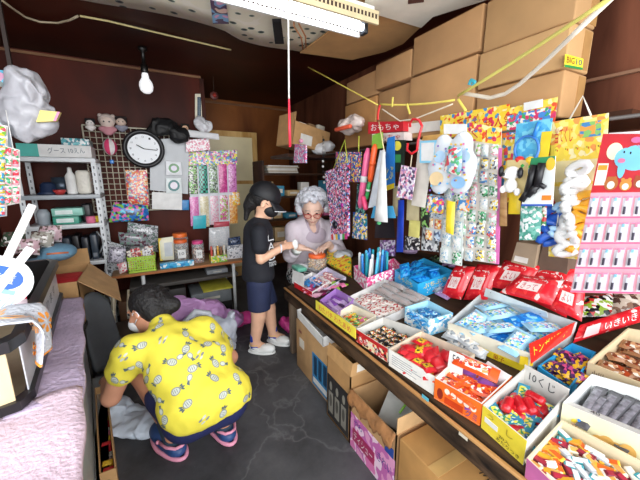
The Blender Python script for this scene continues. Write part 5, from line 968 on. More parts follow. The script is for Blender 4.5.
# ================================================================ left counter: chest freezer under towels
EX = lambda y: -0.372 + (1.922 - y) * (0.177 / 1.24)          # right edge of the freezer
FZ = 0.585
met = M('#8f979a', 0.3, metal=0.6, noise=0.1); side = M('#a9adad', 0.35, noise=0.08)
fz = thing('chest_freezer', (-0.6, 1.1, 0), 'long grey metal sided chest freezer under the pink towels on the left', 'freezer')
def fq(y0, y1, z0, z1, d=0.0, xl=-1.0): return [(xl, y0, z0), (EX(y0) + d, y0, z0), (EX(y1) + d, y1, z0), (xl, y1, z0), (xl, y0, z1), (EX(y0) + d, y0, z1), (EX(y1) + d, y1, z1), (xl, y1, z1)]
part('cabinet', B().hexa(fq(0.15, 1.91, 0.03, 0.54), side), fz); part('lid', B().hexa(fq(0.14, 1.92, 0.543, FZ - 0.01, 0.006), met), fz)
b = B(); b.hexa(fq(0.16, 1.9, 0.0, 0.03, -0.03), M('#3a3c3e', 0.6)); part('plinth', b, fz)
b = B(); b.hexa(fq(0.15, 1.91, 0.1, 0.125, 0.004, -0.3), M('#c8cccc', 0.25, metal=0.7)); part('trim_rail', b, fz, 'shiny metal trim rail')
def towel(label, y0, y1, m, dz, over, seed, edge_drop=0.02):
    rr = random.Random(seed); ph = [rr.uniform(0, 6) for _ in range(6)]
    def fn(u, v):
        y = y0 + (y1 - y0) * v; X1 = EX(y) + 0.012; L = X1 + 1.0; s = u * (L + edge_drop)
        wv = 0.004 * math.sin(9 * u + 7 * v + ph[0]) + 0.003 * math.sin(23 * v + ph[1] + 4 * u) + 0.0025 * math.sin(31 * u + ph[2])
        if s < L: return Vector((-1.0 + s, y + over * math.sin(u * 8 + ph[3]), FZ + dz + wv + 0.002))
        a = s - L; return Vector((X1 + 0.006 + 0.004 * math.sin(v * 20 + ph[4]), y + over * math.sin(u * 8 + ph[3]), FZ + dz - a + 0.003))
    return solo('towel', B().grid(fn, 60, 40, m, -0.006), label, 'towel')
def terry(c, sc=60, st=0.9):
    return M(c, 0.95, noise=0.08, scale=40, bump=st, bscale=sc)
towel('mauve grey ribbed terry towel covering the far half of the chest freezer', 0.98, 1.9, terry('#c4b2cc', 55), 0.002, 0.004, 2)
towel('pale pink terry towel covering the near half of the chest freezer', 0.16, 1.04, terry('#e2c8d6', 90, 0.6), 0.011, 0.006, 5)
# goods standing beside the freezer foot
o = thing('long_carton', (-0.22, 1.4, 0), 'narrow open tan carton with small red and yellow packs standing against the freezer foot', 'carton')
b = B(); x0, y0, y1 = -0.0, 1.18, 1.75
A = [(EX(y0) + 0.016, y0), (EX(y0) + 0.066, y0), (EX(y1) + 0.066, y1), (EX(y1) + 0.016, y1)]
def wall(b, p, q_, z, t, m):
    d = Vector((q_[0] - p[0], q_[1] - p[1], 0)).normalized(); n = Vector((-d.y, d.x, 0)) * t; P0, P1 = Vector((*p, 0.001)), Vector((*q_, 0.001)); b.hexa([P0, P1, P1 + n, P0 + n] + [v + Vector((0, 0, z)) for v in (P0, P1, P1 + n, P0 + n)], m)
for i in range(4): wall(b, A[i], A[(i + 1) % 4], 0.16, 0.004, KR)
plate(b, [Vector((*p, 0.001)) for p in A], 0.004, KR); part('box_body', b, o)
rr = random.Random(2)
for k in range(14):
    f = (k + 0.7) / 14.6; y = y0 + 0.02 + (y1 - y0 - 0.04) * f; x = EX(y) + 0.041; c, n = (('#d8303a', 'red'), ('#f0c83a', 'yellow'), ('#e890b0', 'pink'), ('#e8e4dc', 'white'))[k % 4]
    b = B(); b.bbox((x - 0.017, y - 0.013, 0.008), (x + 0.017, y + 0.013, 0.10 + rr.uniform(0, 0.03)), M(c, 0.35), 0.003); solo('small_pack', b, f'small upright {n} pack in the narrow carton at the freezer foot', 'snack', f'{n} packs in the narrow carton')
# ---------------------------------------------------------------- black framed showcase box on the freezer
BZ0, BZ1 = 0.605, 0.80
n0, f0 = Vector((-0.335, 1.033, 0)), Vector((-0.435, 1.92, 0)); bk = M('#17171a', 0.3)
bx_ = thing('display_case', (-0.65, 1.45, BZ0), 'deep open display case with a black frame and translucent white side on the freezer', 'display case')
XL = -0.98
def corner(z, inset=0.0):
    pts = [(XL, 1.0 + inset), (-0.40, 0.985 + inset), (-0.355 - inset, 1.0 + inset), (-0.338 - inset, 1.04), (-0.437 - inset, 1.90 - inset), (-0.47, 1.95 - inset), (XL, 1.95 - inset)]
    return [Vector((x, y, z)) for x, y in pts]
def band(b, z0, z1, o_, i_, m, spread0=0, spread1=0):
    P0, P1, Q0, Q1 = corner(z0, -o_), corner(z1, -o_), corner(z0, i_), corner(z1, i_); k = len(P0)
    for i in range(k - 1): b.hexa([P0[i], P0[i + 1], Q0[i + 1], Q0[i], P1[i], P1[i + 1], Q1[i + 1], Q1[i]], m)
b = B(); band(b, BZ1 - 0.03, BZ1, 0.014, 0.012, bk); part('top_frame', b, bx_, 'black top frame'); b = B(); band(b, BZ0, BZ0 + 0.025, 0.012, 0.01, bk); part('bottom_frame', b, bx_, 'black bottom frame')
P0, P1 = corner(BZ0 + 0.025, 0.0), corner(BZ1 - 0.03, 0.0)
b = B(); plate(b, [P0[0], P0[1], P0[2], P1[2], P1[1], P1[0]], 0.004, M('#d9c39a', 0.6), (0, 1, 0)); part('front_panel', b, bx_, 'beige front panel')
q = Q(P0[3], P0[4], P1[4], P1[3]); b = B(); q.slab(b, M('#c9cdd2', 0.3, noise=0.06), w0=-0.003, w1=0.0); sp = part('side_panel', b, bx_, 'translucent white side panel'); b = B(); q.text(b, '氷あります', M('#6a6e74', 0.6), 0.3, 0.35, 0.85, 0.65, 0.0015); part('lettering', b, sp)
b = B(); plate(b, [p + Vector((0, 0, -0.02)) for p in corner(BZ0 + 0.022, 0.012)], 0.004, M('#b8a688', 0.7)); part('bottom', b, bx_)
b = B(); plate(b, [(XL, 1.94, BZ0 + 0.02), (-0.46, 1.94, BZ0 + 0.02), (-0.46, 1.94, BZ1 - 0.02), (XL, 1.94, BZ1 - 0.02)], 0.004, bk, (0, 1, 0)); part('back_panel', b, bx_)
# round paper fans in the case
def fan(label, c, ax, up, r, cols, hl):
    c, ax, up = Vector(c), Vector(ax).normalized(), Vector(up).normalized(); s = up.cross(ax).normalized()
    t = thing('paper_fan', c - up * r, label, 'fan'); q = Q(c - s * r - up * r, c + s * r - up * r, c + s * r + up * r, c - s * r + up * r, ax)
    b = B(); pts = [c + s * r * math.cos(a) + up * r * 0.95 * math.sin(a) for a in [k * math.pi / 14 for k in range(28)]]; plate(b, pts, 0.003, M('#f2f4f6', 0.4), ax); part('fan_sheet', b, t)
    b = B(); q.disc(b, M(cols[0], 0.4), 0.5, 0.42, 0.34, 0.22, 0.004, 18); q.slab(b, M(cols[1], 0.4), 0.2, 0.6, 0.8, 0.68, 0.0035, 0.0042); q.text(b, '夏祭り', WT, 0.28, 0.34, 0.72, 0.5, 0.005); part('print', b, t)
    b = B()
    for k in range(13): a = math.radians(200 + k * 140 / 12); b.tube([c - up * r * 0.6 - ax * 0.002, c + (s * math.cos(a + math.pi) + up * math.sin(a + math.pi)) * r * 0.95 - ax * 0.002], 0.0012, M('#e8eaec', 0.4), 4)
    for k in range(9): u = 0.14 + 0.72 * k / 8; b.add([q(u, 0.72, 0.0045), q(u + 0.012, 0.72, 0.0045), q(0.5 + (u - 0.5) * 0.8 + 0.012, 0.92, 0.0045), q(0.5 + (u - 0.5) * 0.8, 0.92, 0.0045)], [(0, 1, 2, 3)], M('#8ab0d8', 0.4))
    part('ribs', b, t); b = B(); X = Matrix((s, up, ax)).transposed().to_4x4(); X.translation = c; b.bbox((-0.011, -r - hl, -0.004), (0.011, -r * 0.62, 0.006), WT, 0.003, X); part('handle', b, t); return t
p1_, p2_ = Yp(31, 207, 1.62), Yp(-2, 262, 1.42)
d = (p1_ - p2_).normalized(); cc = Yp(2, 282, 1.32)
c_ = Yp(-4, 282, 1.25); tip = Yp(32, 206, 1.36); ax_ = (O - c_).normalized(); fan('white paper fan with a blue print leaning in the display case, its handle pointing up', c_, ax_, c_ - tip, 0.085, ('#1f5fb8', '#8ac0e8'), (tip - c_).length - 0.08)
b = B(); a_, c_ = Yp(-6, 294, 1.08), Yp(31, 248, 1.12); v_ = (c_ - a_).normalized(); s_ = v_.cross(Vector((0.2, -1, 0.3))).normalized(); q = Q(a_ - s_ * 0.01, c_ - s_ * 0.01, c_ + s_ * 0.01, a_ + s_ * 0.01, (0.1, -1, 0.2)); q.slab(b, WT, w1=0.005); solo('fan_handle', b, 'second white fan handle lying lower in the display case', 'fan')
b = B(); q = Q((-0.60, 1.55, 0.70), (-0.44, 1.50, 0.70), (-0.47, 1.62, 0.88), (-0.62, 1.68, 0.88)); q.pillow(b, P(('#e84a8a', '#f4dce6', '#e02c4a', '#f4b8d0'), 30, 0.25), t=0.05, w=-0.02); o = solo('snack_bag', b, 'pink snack bag standing at the back of the display case', 'snack bag'); b = B(); q.text(b, 'ポテ', RD, 0.25, 0.3, 0.8, 0.65, 0.032); part('lettering', b, o)
b = B(); b.bbox((-0.75, 1.02, 0.65), (-0.44, 1.16, 0.762), M('#d8c2a0', 0.6), 0.004); o = solo('beige_box', b, 'beige box with a small red label at the near end of the display case', 'box'); b = B(); b.box((-0.52, 1.018, 0.71), (-0.47, 1.0195, 0.735), RD); part('red_label', b, o)
b = B(); b.bbox((-0.60, 1.04, 0.765), (-0.52, 1.14, 0.79), M('#2f9a7a', 0.35), 0.006); solo('green_pack', b, 'small green pack on the beige box in the display case', 'pack')
b = B(); b.bbox((-0.9, 1.6, 0.64), (-0.62, 1.88, 0.79), M('#24242a', 0.5, noise=0.2), 0.02); solo('dark_bundle', b, 'dark cloth bundle at the back left of the display case', 'bundle')
# orange flower towel hanging over the rim
def ft(u, v):
    y = 1.03 + 0.15 * u + 0.03 * v; s = v * 0.22
    if s < 0.09: return Vector((-0.44 + 0.075 * (s / 0.09) - 0.02 * u, y - 0.05 * (1 - s / 0.09), 0.80 + 0.028 * (s / 0.09) + 0.006 * math.sin(u * 9)))
    a = s - 0.09; return Vector((-0.318 - 0.112 * (y - 1.04) + 0.02 * math.sin(min(a / 0.03, 1.57)) + 0.012 * math.sin(u * 7 + v * 3), y - a * 0.35, 0.822 - a * 0.93))
fl_m = M('#c9ccd4', 0.95, noise=0.05, bump=0.7, bscale=90)
b = B(); b.grid(ft, 20, 24, fl_m, 0.004);
def fpt(u, v): 
    e = 0.02; p = ft(u, v); n = (ft(min(u + e, 1), v) - ft(max(u - e, 0), v)).cross(ft(u, min(v + e, 1)) - ft(u, max(v - e, 0))).normalized(); return p + n * FS_
for FS_ in (0.0015, -0.0056, 0.0056, -0.0015):
  for k, (u0, v0, r, c) in enumerate(((0.22, 0.5, 0.15, '#e8a868'), (0.7, 0.62, 0.17, '#ef9a3c'), (0.3, 0.85, 0.13, '#ef9a3c'), (0.7, 0.28, 0.13, '#e8b078'), (0.85, 0.9, 0.1, '#e8a868'), (0.2, 0.2, 0.1, '#efb070'))):
    for j in range(7):
        a = j * 2 * math.pi / 7 + k; L = []
        for t, w_ in ((0.25, 0), (0.6, 0.3), (0.9, 0.22), (1, 0), (0.9, -0.22), (0.6, -0.3)):
            uu = u0 + r * t * math.cos(a + w_); vv = v0 + r * 0.85 * t * math.sin(a + w_); L.append(fpt(min(max(uu, 0.01), 0.99), min(max(vv, 0.01), 0.99)))
        b.add(L, [tuple(range(6))], M(c, 0.9))
o = solo('hand_towel', b, 'small white hand towel with orange flowers draped over the near corner of the display case', 'towel'); b = B(); b.tube([fpt(u, 0.995) for u in [k / 12 for k in range(13)]], 0.004, M('#ef9a3c', 0.9), 6); b.tube([fpt(0.99, v) for v in [k / 12 for k in range(13)]], 0.003, M('#ef9a3c', 0.9), 6); part('hem', b, o, 'orange hem')
# ---------------------------------------------------------------- open carton beyond the freezer, on a low stand
st = thing('low_stand', (-0.45, 2.2, 0), 'dark low stand beyond the freezer carrying an open carton', 'stand'); b = B(); b.bbox((-0.62, 1.99, 0.38), (-0.37, 2.45, 0.41), M('#2c2622', 0.6), 0.004); part('top_board', b, st)
for x, y in ((-0.60, 2.01), (-0.40, 2.01), (-0.60, 2.41), (-0.40, 2.41)): part('leg', B().box((x, y, 0), (x + 0.02, y + 0.02, 0.38), M('#2c2622', 0.6)), st)
o = thing('open_carton', (-0.46, 2.2, 0.411), 'open brown carton with a wide flap sticking out over the grey chair, red cloth inside', 'carton')
b = B(); x0, x1, y0, y1, z0, z1 = -0.60, -0.375, 2.0, 2.42, 0.411, 0.655; t_ = 0.005
b.box((x0, y0, z0), (x1, y1, z0 + t_), KR).box((x0, y0, z0), (x1, y0 + t_, z1), KR).box((x0, y1 - t_, z0), (x1, y1, z1), KR).box((x0, y0, z0), (x0 + t_, y1, z1), KR).box((x1 - t_, y0, z0), (x1, y1, z1), KR); part('box_body', b, o)
q = Q((x1, y0, z1), Yp(121, 301, 2.0), Yp(117, 281, 2.28), (x1, y1 - 0.02, z1 + 0.0)); b = B(); q.slab(b, M('#c49c6c', 0.75), w0=-0.002, w1=0.002); part('flap', b, o, 'wide side flap')
q = Q((x0, y1, z1), (x1, y1, z1), (x1 - 0.01, y1 + 0.04, z1 + 0.09), (x0, y1 + 0.04, z1 + 0.09)); b = B(); q.slab(b, M('#b48c5c', 0.75), w0=-0.002, w1=0.002); part('flap', b, o)
b = B(); b.bbox((x0 + 0.01, y0 + 0.01, z0 + 0.01), (x1 - 0.01, y1 - 0.14, z1 - 0.012), M('#d8202c', 0.6, bump=0.5), 0.02); solo('red_cloth', b, 'bright red cloth lying in the open carton beyond the display case', 'cloth')
# grey chair back and cream tube chair frame
ch = thing('folding_chair', (-0.27, 2.15, 0), 'old chair with a dark grey padded back and cream tube frame', 'chair')
def backp(u, v): return Vector((-0.355 + 0.135 * u - 0.05 * v, 2.02 + 0.10 * u + 0.03 * math.sin(u * 3.14), 0.08 + 0.40 * v + 0.07 * math.sin(u * 3.14) * v))
part('backrest', B().grid(backp, 10, 10, M('#5c6064', 0.45, noise=0.1), 0.03), ch)
tb_ = M('#d6cdb4', 0.35, metal=0.2)
part('tube_frame', B().tube([(-0.27, 2.5, 0.5), (-0.275, 2.42, 0.42), (-0.29, 2.34, 0.24), (-0.27, 2.30, 0.17), (-0.20, 2.27, 0.135), (-0.08, 2.25, 0.13)], 0.015, tb_, 10), ch, 'cream tube frame')
part('tube_frame', B().tube([(-0.19, 2.46, 0.42), (-0.2, 2.36, 0.3), (-0.16, 2.3, 0.25), (-0.06, 2.28, 0.24)], 0.009, tb_, 10), ch, 'cream tube frame')
for x, y in ((-0.29, 2.0), (-0.10, 2.25), (-0.27, 2.48), (-0.12, 2.48)): part('leg', B().tube([(x, y, 0), (x, y, 0.16)], 0.01, tb_, 8), ch)
part('seat', B().bbox((-0.30, 2.2, 0.155), (-0.06, 2.5, 0.185), M('#4a3a30', 0.6), 0.012), ch)
# ---------------------------------------------------------------- steel rack against the back wall
RKY = 2.83; rk = thing('steel_rack', (-0.55, RKY, 0), 'white slotted steel rack with a handwritten header board at the left of the back wall', 'rack'); ws = M('#dfe3e6', 0.35, noise=0.04)
rx0, rx1 = Yp(22, 190, RKY).x - 0.01, Yp(97, 190, RKY).x
for x in (rx0, rx1):
    for y in (RKY, RKY + 0.26):
        b = B(); b.box((x - 0.015, y - 0.003, 0), (x + 0.015, y + 0.003, 1.3345), ws)
        for k in range(25): b.box((x - 0.004, y - 0.004, 0.06 + 0.05 * k), (x + 0.004, y - 0.003, 0.078 + 0.05 * k), M('#6a7076', 0.6))
        part('post', b, rk)
for z in (0.20, 0.575, 0.86, 1.075, 1.335): part('shelf', B().bbox((rx0 - 0.015, RKY - 0.005, z - 0.03), (rx1 + 0.015, RKY + 0.27, z), ws if z != 1.075 else M('#9fa6ac', 0.3), 0.003), rk)
q = YQ([(18, 158), (92, 157), (88, 145), (15, 143)], RKY - 0.012); o = thing('header_box', q(0.5, 0), 'flat white and teal box with handwriting lying on top of the steel rack', 'box'); b = B(); b.box((q.c[0].x, RKY - 0.01, 1.337), (q.c[1].x, RKY + 0.2, q.c[3].z), WT); part('box_body', b, o)
b = B(); b.box((q.c[0].x, RKY - 0.0115, 1.337), (q.c[0].x + 0.11, RKY - 0.01, q.c[3].z), M('#3fb0a4', 0.5)); part('teal_end', b, o, 'teal end'); b = B(); q.text(b, 'グース 10えん', M('#6a7480', 0.5), 0.4, 0.3, 0.92, 0.75, 0.001); part('lettering', b, o)
b = B(); b.bbox((-0.50, RKY + 0.01, q.c[3].z + 0.002), (-0.34, RKY + 0.2, q.c[3].z + 0.05), P(('#5ab0b8', '#dfe6e6', '#3a7a8a'), 40), 0.004); solo('flat_pack', b, 'teal printed flat pack on the right end of the rack header box', 'pack')
def rkobj(nm, bld, lab, cat='toy'): return solo(nm, bld, lab, cat)
X = lambda x, y, z: Matrix.Translation((x, y, z))
rkobj('dark_hat', B().lathe([(0.001, 0), (0.075, 0.002), (0.05, 0.02), (0.045, 0.07), (0.03, 0.085), (0.001, 0.09)], M('#1c2c4a', 0.5), 20, X(-0.63, RKY + 0.1, 1.077)), 'navy blue round cap on the upper shelf of the steel rack', 'hat')
rkobj('round_tin', B().lathe([(0.001, 0), (0.06, 0), (0.06, 0.12), (0.001, 0.125)], M('#3a4654', 0.3, metal=0.4), 20, X(-0.56, RKY + 0.16, 1.077)), 'dark round tin behind the navy cap on the steel rack', 'tin')
rkobj('spray_bottle', B().lathe([(0.03, 0), (0.034, 0.01), (0.034, 0.13), (0.015, 0.16), (0.012, 0.19), (0.001, 0.195)], WT, 18, X(-0.49, RKY + 0.08, 1.077)), 'white bottle with a narrow neck on the upper shelf of the steel rack', 'bottle')
rkobj('white_bag', B().bbox((-0.455, RKY + 0.03, 1.077), (-0.37, RKY + 0.16, 1.25), M('#e4e0d4', 0.4, bump=0.5), 0.02), 'white and cream plastic bag on the right of the upper rack shelf', 'plastic bag')
rkobj('red_bowl', B().lathe([(0.02, 0), (0.036, 0.02), (0.04, 0.035), (0.001, 0.03)], M('#b83a3a', 0.4), 16, X(-0.555, RKY + 0.03, 1.077)), 'small red and white bowl at the front of the upper rack shelf', 'bowl')
rkobj('black_mask', B().lathe([(0.001, 0), (0.03, 0.005), (0.05, 0.06), (0.03, 0.13), (0.001, 0.14)], BK, 16, X(-0.52, RKY + 0.2, 1.077)), 'black rounded toy at the back of the upper rack shelf', 'toy')
for k, (c, lab) in enumerate((('#3f9a84', 'green printed box, lower of the pair on the middle rack shelf'), ('#8ac8b8', 'pale green box, upper of the pair on the middle rack shelf'))):
    b = B(); b.bbox((-0.62, RKY + 0.02, 0.862 + 0.06 * k), (-0.47 + 0.03 * k, RKY + 0.18, 0.918 + 0.06 * k), M(c, 0.4), 0.003); b.box((-0.60, RKY + 0.018, 0.875 + 0.06 * k), (-0.50, RKY + 0.0205, 0.905 + 0.06 * k), M('#dfeeea', 0.4)); solo('flat_box', b, lab, 'box')
rkobj('small_can', B().lathe([(0.001, 0), (0.03, 0), (0.03, 0.05), (0.001, 0.051)], M('#e87a9a', 0.35), 18, X(-0.40, RKY + 0.03, 0.862)), 'small pink can on the middle rack shelf', 'can')
rkobj('yellow_can', B().lathe([(0.001, 0), (0.022, 0), (0.022, 0.045), (0.001, 0.046)], YL, 18, X(-0.372, RKY + 0.085, 0.862)), 'small yellow can behind the pink can on the rack', 'can')
rkobj('black_gadget', B().bbox((-0.46, RKY + 0.1, 0.862), (-0.4, RKY + 0.2, 1.0), BK, 0.01), 'black boxy gadget on the middle rack shelf', 'toy')
rkobj('grey_jar', B().lathe([(0.001, 0), (0.035, 0), (0.04, 0.08), (0.025, 0.11), (0.001, 0.112)], M('#a8b0b8', 0.25), 16, X(-0.68, RKY + 0.08, 0.862)), 'grey jar at the left of the middle rack shelf', 'jar')
rr = random.Random(5)
for k in range(7):
    x = -0.70 + 0.055 * k; c, n = (('#1c1c20', 'black'), ('#2a2e36', 'dark grey'), ('#3a4450', 'slate'))[k % 3]; b = B(); b.bbox((x, RKY + 0.03, 0.577), (x + 0.045, RKY + 0.2, 0.68 + rr.uniform(0, 0.1)), M(c, 0.35), 0.008); b.box((x + 0.01, RKY + 0.028, 0.6), (x + 0.035, RKY + 0.0305, 0.63), M('#8a9098', 0.4)); solo('tool_case', b, f'{n} plastic case on the lower shelf of the steel rack', 'case', f'{n} cases on the lower rack shelf')
b = B(); b.tube([(-0.37 + 0.03 * math.sin(t), RKY - 0.01, 0.8 - 0.16 * t / 3) for t in [k * 0.4 for k in range(9)]], 0.004, M('#9aa0a4', 0.4), 6); solo('looped_cable', b, 'grey looped cable hanging at the right side of the steel rack', 'cable')
p = Yp(58, 252, 2.3); b = sdf_b(M('#6a94ae', 0.8, bump=0.4), [('e', tuple(p), (0.09, 0.1, 0.05)), ('e', (p.x - 0.08, p.y - 0.05, p.z - 0.03), (0.07, 0.06, 0.012))], vox=0.008, k=0.02); o = solo('denim_cap', b, 'light blue denim cap on top of goods between the case and the rack', 'cap'); b = B(); b.tube([(p.x - 0.03, p.y - 0.09, p.z + 0.01), (p.x + 0.02, p.y - 0.1, p.z + 0.012), (p.x + 0.06, p.y - 0.07, p.z + 0.005)], 0.006, M('#d8784a', 0.5), 6); part('orange_stitch', b, o)
b = B(); b.bbox((-0.95, p.y - 0.12, 0.3), (-0.64, p.y + 0.25, p.z - 0.045), M('#1e1e24', 0.6, noise=0.2), 0.03); solo('dark_crate', b, 'black crate of goods under the denim cap', 'crate')
for k, (px, py, c, lab) in enumerate(((28, 247, '#c8a8b0', 'pinkish clear packet heaped on the black crate'), (42, 240, '#a8a49a', 'grey clear packet heaped behind the denim cap'), (14, 240, '#3a4a3a', 'dark green packet heaped at the left of the black crate'), (50, 234, '#d8b8c0', 'pale clear packet with a knotted top on the black crate'))):
    q = YQ([(px - 14, py + 6), (px + 12, py + 8), (px + 12, py - 9), (px - 10, py - 8)], 2.2 + 0.06 * k); b = B(); q.pillow(b, P((c, '#e0dcd8', '#6a5a54', c), 40, 0.2), t=0.05, w=-0.02); solo('clear_packet', b, lab, 'packet')
# ---------------------------------------------------------------- hanging things at the far left
ls = thing('left_wall_shelf', Yp(-10, 115, 1.95), 'brown wooden shelf hanging at the upper left edge with boxes and a white bag', 'shelf')
pA, pB = Yp(-30, 113, 1.95), Yp(14, 112, 1.95); b = B(); b.box((-1.0, 1.9, pA.z - 0.0), (pB.x, 2.2, pA.z + 0.02), wood('#4a2a1a', '#6a4630', (0.3, 1, 1), 9)); part('shelf_board', b, ls); b = B(); b.box((pB.x - 0.03, 1.92, pA.z + 0.02), (pB.x - 0.005, 2.18, Yp(0, 88, 1.95).z), wood('#4a2a1a', '#6a4630', (0.3, 1, 1), 9)); part('end_board', b, ls)
b = B(); b.box((-0.97, 2.1, pA.z + 0.02), (-0.95, 2.12, 2.1), M('#2a1a12', 0.6)).box((pB.x - 0.03, 2.1, pA.z + 0.02), (pB.x - 0.015, 2.12, 2.1), M('#2a1a12', 0.6)); part('hanger', b, ls)
zt_ = Yp(0, 88, 1.95).z
q = YQ([(-20, 87), (17, 90), (17, 72), (-20, 66)], 1.93); b = B(); b.box((q.c[0].x, 1.93, zt_ + 0.002), (q.c[1].x, 2.1, q.c[2].z), P(('#3aa8c8', '#4a5a5a', '#c88ab0', '#d8b84a'), 22)); solo('printed_box', b, 'teal and grey printed box on top of the upper left shelf', 'box')
def bagfn(X0, zc): pass
wb = thing('white_plastic_bag', Yp(32, 130, 1.9), 'white plastic bag bulging off the end of the upper left shelf', 'plastic bag')
pr = [('e', tuple(Yp(30, 88, 1.92)), (0.075, 0.06, 0.075)), ('e', tuple(Yp(28, 105, 1.92)), (0.085, 0.06, 0.11)), ('e', tuple(Yp(30, 125, 1.92)), (0.07, 0.05, 0.05)), ('e', tuple(Yp(18, 120, 1.92)), (0.05, 0.04, 0.08))]
part('bag', sdf_b(M('#b4b4ba', 0.35, noise=0.1, bump=1.0, bscale=14), pr, vox=0.008, k=0.04, crump=0.035, cfr=9), wb)
q = YQ([(36, 122), (56, 121), (60, 112), (40, 110)], 1.84); b = B(); q.slab(b, M('#e0cf6a', 0.4), w0=-0.03, w1=0); q.slab(b, M('#d87aa0', 0.4), 0.85, 0, 1, 1, 0, 0.001); solo('yellow_box', b, 'small yellow box with a pink edge hanging off the white plastic bag', 'box')
for k, (px, lab, cs) in enumerate(((((-14, 218), (7, 216), (8, 126), (-14, 122)), 'colourful blister strip at the far left edge of the photo', ('#e85a6a', '#8ac84a', '#f4d84a', '#e8e4dc', '#4aa8d8')), (((5, 206), (21, 203), (20, 150), (6, 146)), 'shorter strip of red and green capsules hanging right of the far left strip', ('#e84a5a', '#f4ece4', '#4ab07a', '#f0b0c0')))):
    o, q = None, YQ(list(px), 1.8 + 0.04 * (1 - k)); o = thing('blister_strip', q(0.5, 0), lab, 'toy card'); b = B(); q.slab(b, M('#e2dcd8', 0.4), w1=0.003); part('card', b, o)
    for r in range(8 - 2 * k):
        for c in range(2): b = B(); q.pillow(b, P(cs, 55 + 5 * ((r + c) % 3), 0.2), c * 0.5 + 0.04, r / (8 - 2 * k) + 0.01, c * 0.5 + 0.46, (r + 0.9) / (8 - 2 * k), t=0.02, w=0.003, nu=4, nv=4); part('blister_pack', b, o)
    b = B(); b.tube([q(0.5, 1), (q(0.5, 1).x, q(0.5, 1).y, pA.z + 0.001)], 0.002, WT, 5); part('string', b, o)
q = YQ([(-12, 150), (12, 150), (11, 121), (-12, 118)], 1.9); b = B(); q.slab(b, M('#b8ccd8', 0.25), w1=0.004); q.slab(b, M('#e8eef0', 0.4), 0.2, 0.2, 0.8, 0.6, 0.004, 0.005); solo('pale_card', b, 'pale blue card hanging behind the colourful strip at the far left', 'card')
# ---------------------------------------------------------------- wire grid panel and what hangs on it
GY = 3.13; gp = thing('wire_grid', Yp(122, 215, GY), 'cream wire grid panel hung on the back wall behind the clock', 'grid panel'); gm = M('#cfc8b4', 0.4)
gx0, gx1, gz0, gz1 = Yp(82, 126, GY).x, Yp(168, 126, GY).x, Yp(100, 212, GY).z, Yp(100, 126, GY).z; b = B()
nx, nz = 15, 15
for k in range(nx + 1): x = gx0 + (gx1 - gx0) * k / nx; b.tube([(x, GY, gz0), (x, GY, gz1)], 0.0035 if k % nx else 0.006, gm, 6)
for k in range(nz + 1): z = gz0 + (gz1 - gz0) * k / nz; b.tube([(gx0, GY - 0.006, z), (gx1, GY - 0.006, z)], 0.0035 if k % nz else 0.006, gm, 6)
part('grid_wires', b, gp)
cc = Yp(144, 149, 3.06); ck = thing('wall_clock', cc, 'round wall clock with a black rim and white face', 'clock'); R_ = 0.155
XC = Matrix.Translation(cc) @ Matrix.Rotation(math.pi / 2, 4, 'X')
part('clock_rim', B().lathe([(R_ * 0.76, 0.012), (R_ * 0.82, 0.03), (R_ * 0.93, 0.034), (R_, 0.018), (R_, -0.01), (R_ * 0.9, -0.02), (0.001, -0.02)], BK, 40, XC, False), ck)
part('clock_face', B().lathe([(R_ * 0.78, 0.012), (0.001, 0.0121)], M('#eef2f6', 0.4, noise=0), 40, XC, False), ck)
q = Q(cc + Vector((-R_, -0.013, -R_)), cc + Vector((R_, -0.013, -R_)), cc + Vector((R_, -0.013, R_)), cc + Vector((-R_, -0.013, R_)), (0, -1, 0)); b = B()
for k in range(12):
    a = k * math.pi / 6; u, v = 0.5 + 0.31 * math.sin(a), 0.5 + 0.31 * math.cos(a); q.text(b, str(k or 12), INK, u - 0.022, v - 0.025, u + 0.022, v + 0.025, 0.001)
part('numerals', b, ck); hnd = lambda a, l, r: B().tube([cc + Vector((0, -0.018, 0)), cc + Vector((l * math.sin(a), -0.018, l * math.cos(a)))], r, BK, 6)
part('hour_hand', hnd(math.radians(-60), 0.06, 0.004), ck); part('minute_hand', hnd(math.radians(95), 0.095, 0.003), ck)
bt = thing('balloon_toy', Yp(111, 160, 3.08), 'small pink and white striped hot air balloon toy on the wire grid', 'toy'); c = Yp(110, 147, 3.07)
for k in range(8):
    b = B(); vs = []; fs = []
    for j in range(9):
        a = math.pi * j / 8 - math.pi / 2
        for s in (0, 1, 2): an = (k + s / 2) * math.pi / 4; vs.append((c.x + 0.05 * math.cos(a) * math.cos(an), c.y + 0.05 * math.cos(a) * math.sin(an), c.z + 0.065 * math.sin(a)))
    for j in range(8):
        for s in (0, 1): fs.append((j * 3 + s, j * 3 + s + 1, j * 3 + s + 4, j * 3 + s + 3))
    b.add(vs, fs, M('#e84a7a' if k % 2 else '#f4ecec', 0.4), True); part('balloon_gore', b, bt)
part('basket', B().bbox((c.x - 0.014, c.y - 0.014, c.z - 0.13), (c.x + 0.014, c.y + 0.014, c.z - 0.1), BL, 0.004), bt); part('string', B().tube([(c.x, c.y, c.z - 0.1), (c.x, c.y, c.z - 0.06)], 0.0015, WT, 5).tube([(c.x, c.y, c.z + 0.06), (c.x, c.y + 0.03, gz1)], 0.0015, WT, 5), bt)
def ysheet(nm, lab, px, Y, m, cat='sheet', w=0.003, pw=0):
    q = YQ(px, Y); b = B()
    if pw: q.pillow(b, m, t=pw, w=0)
    else: q.slab(b, m, w1=w)
    return solo(nm, b, lab, cat), q
ysheet('grey_sheet', 'large pale grey plastic sheet hanging right of the clock', [(150, 190), (188, 194), (189, 137), (150, 140)], 3.10, M('#b8bcc0', 0.35, noise=0.06))
ysheet('paper_sheet', 'white ruled paper sheet low on the wire grid under the grey sheet', [(152, 209), (182, 210), (182, 193), (152, 192)], 3.08, WT)
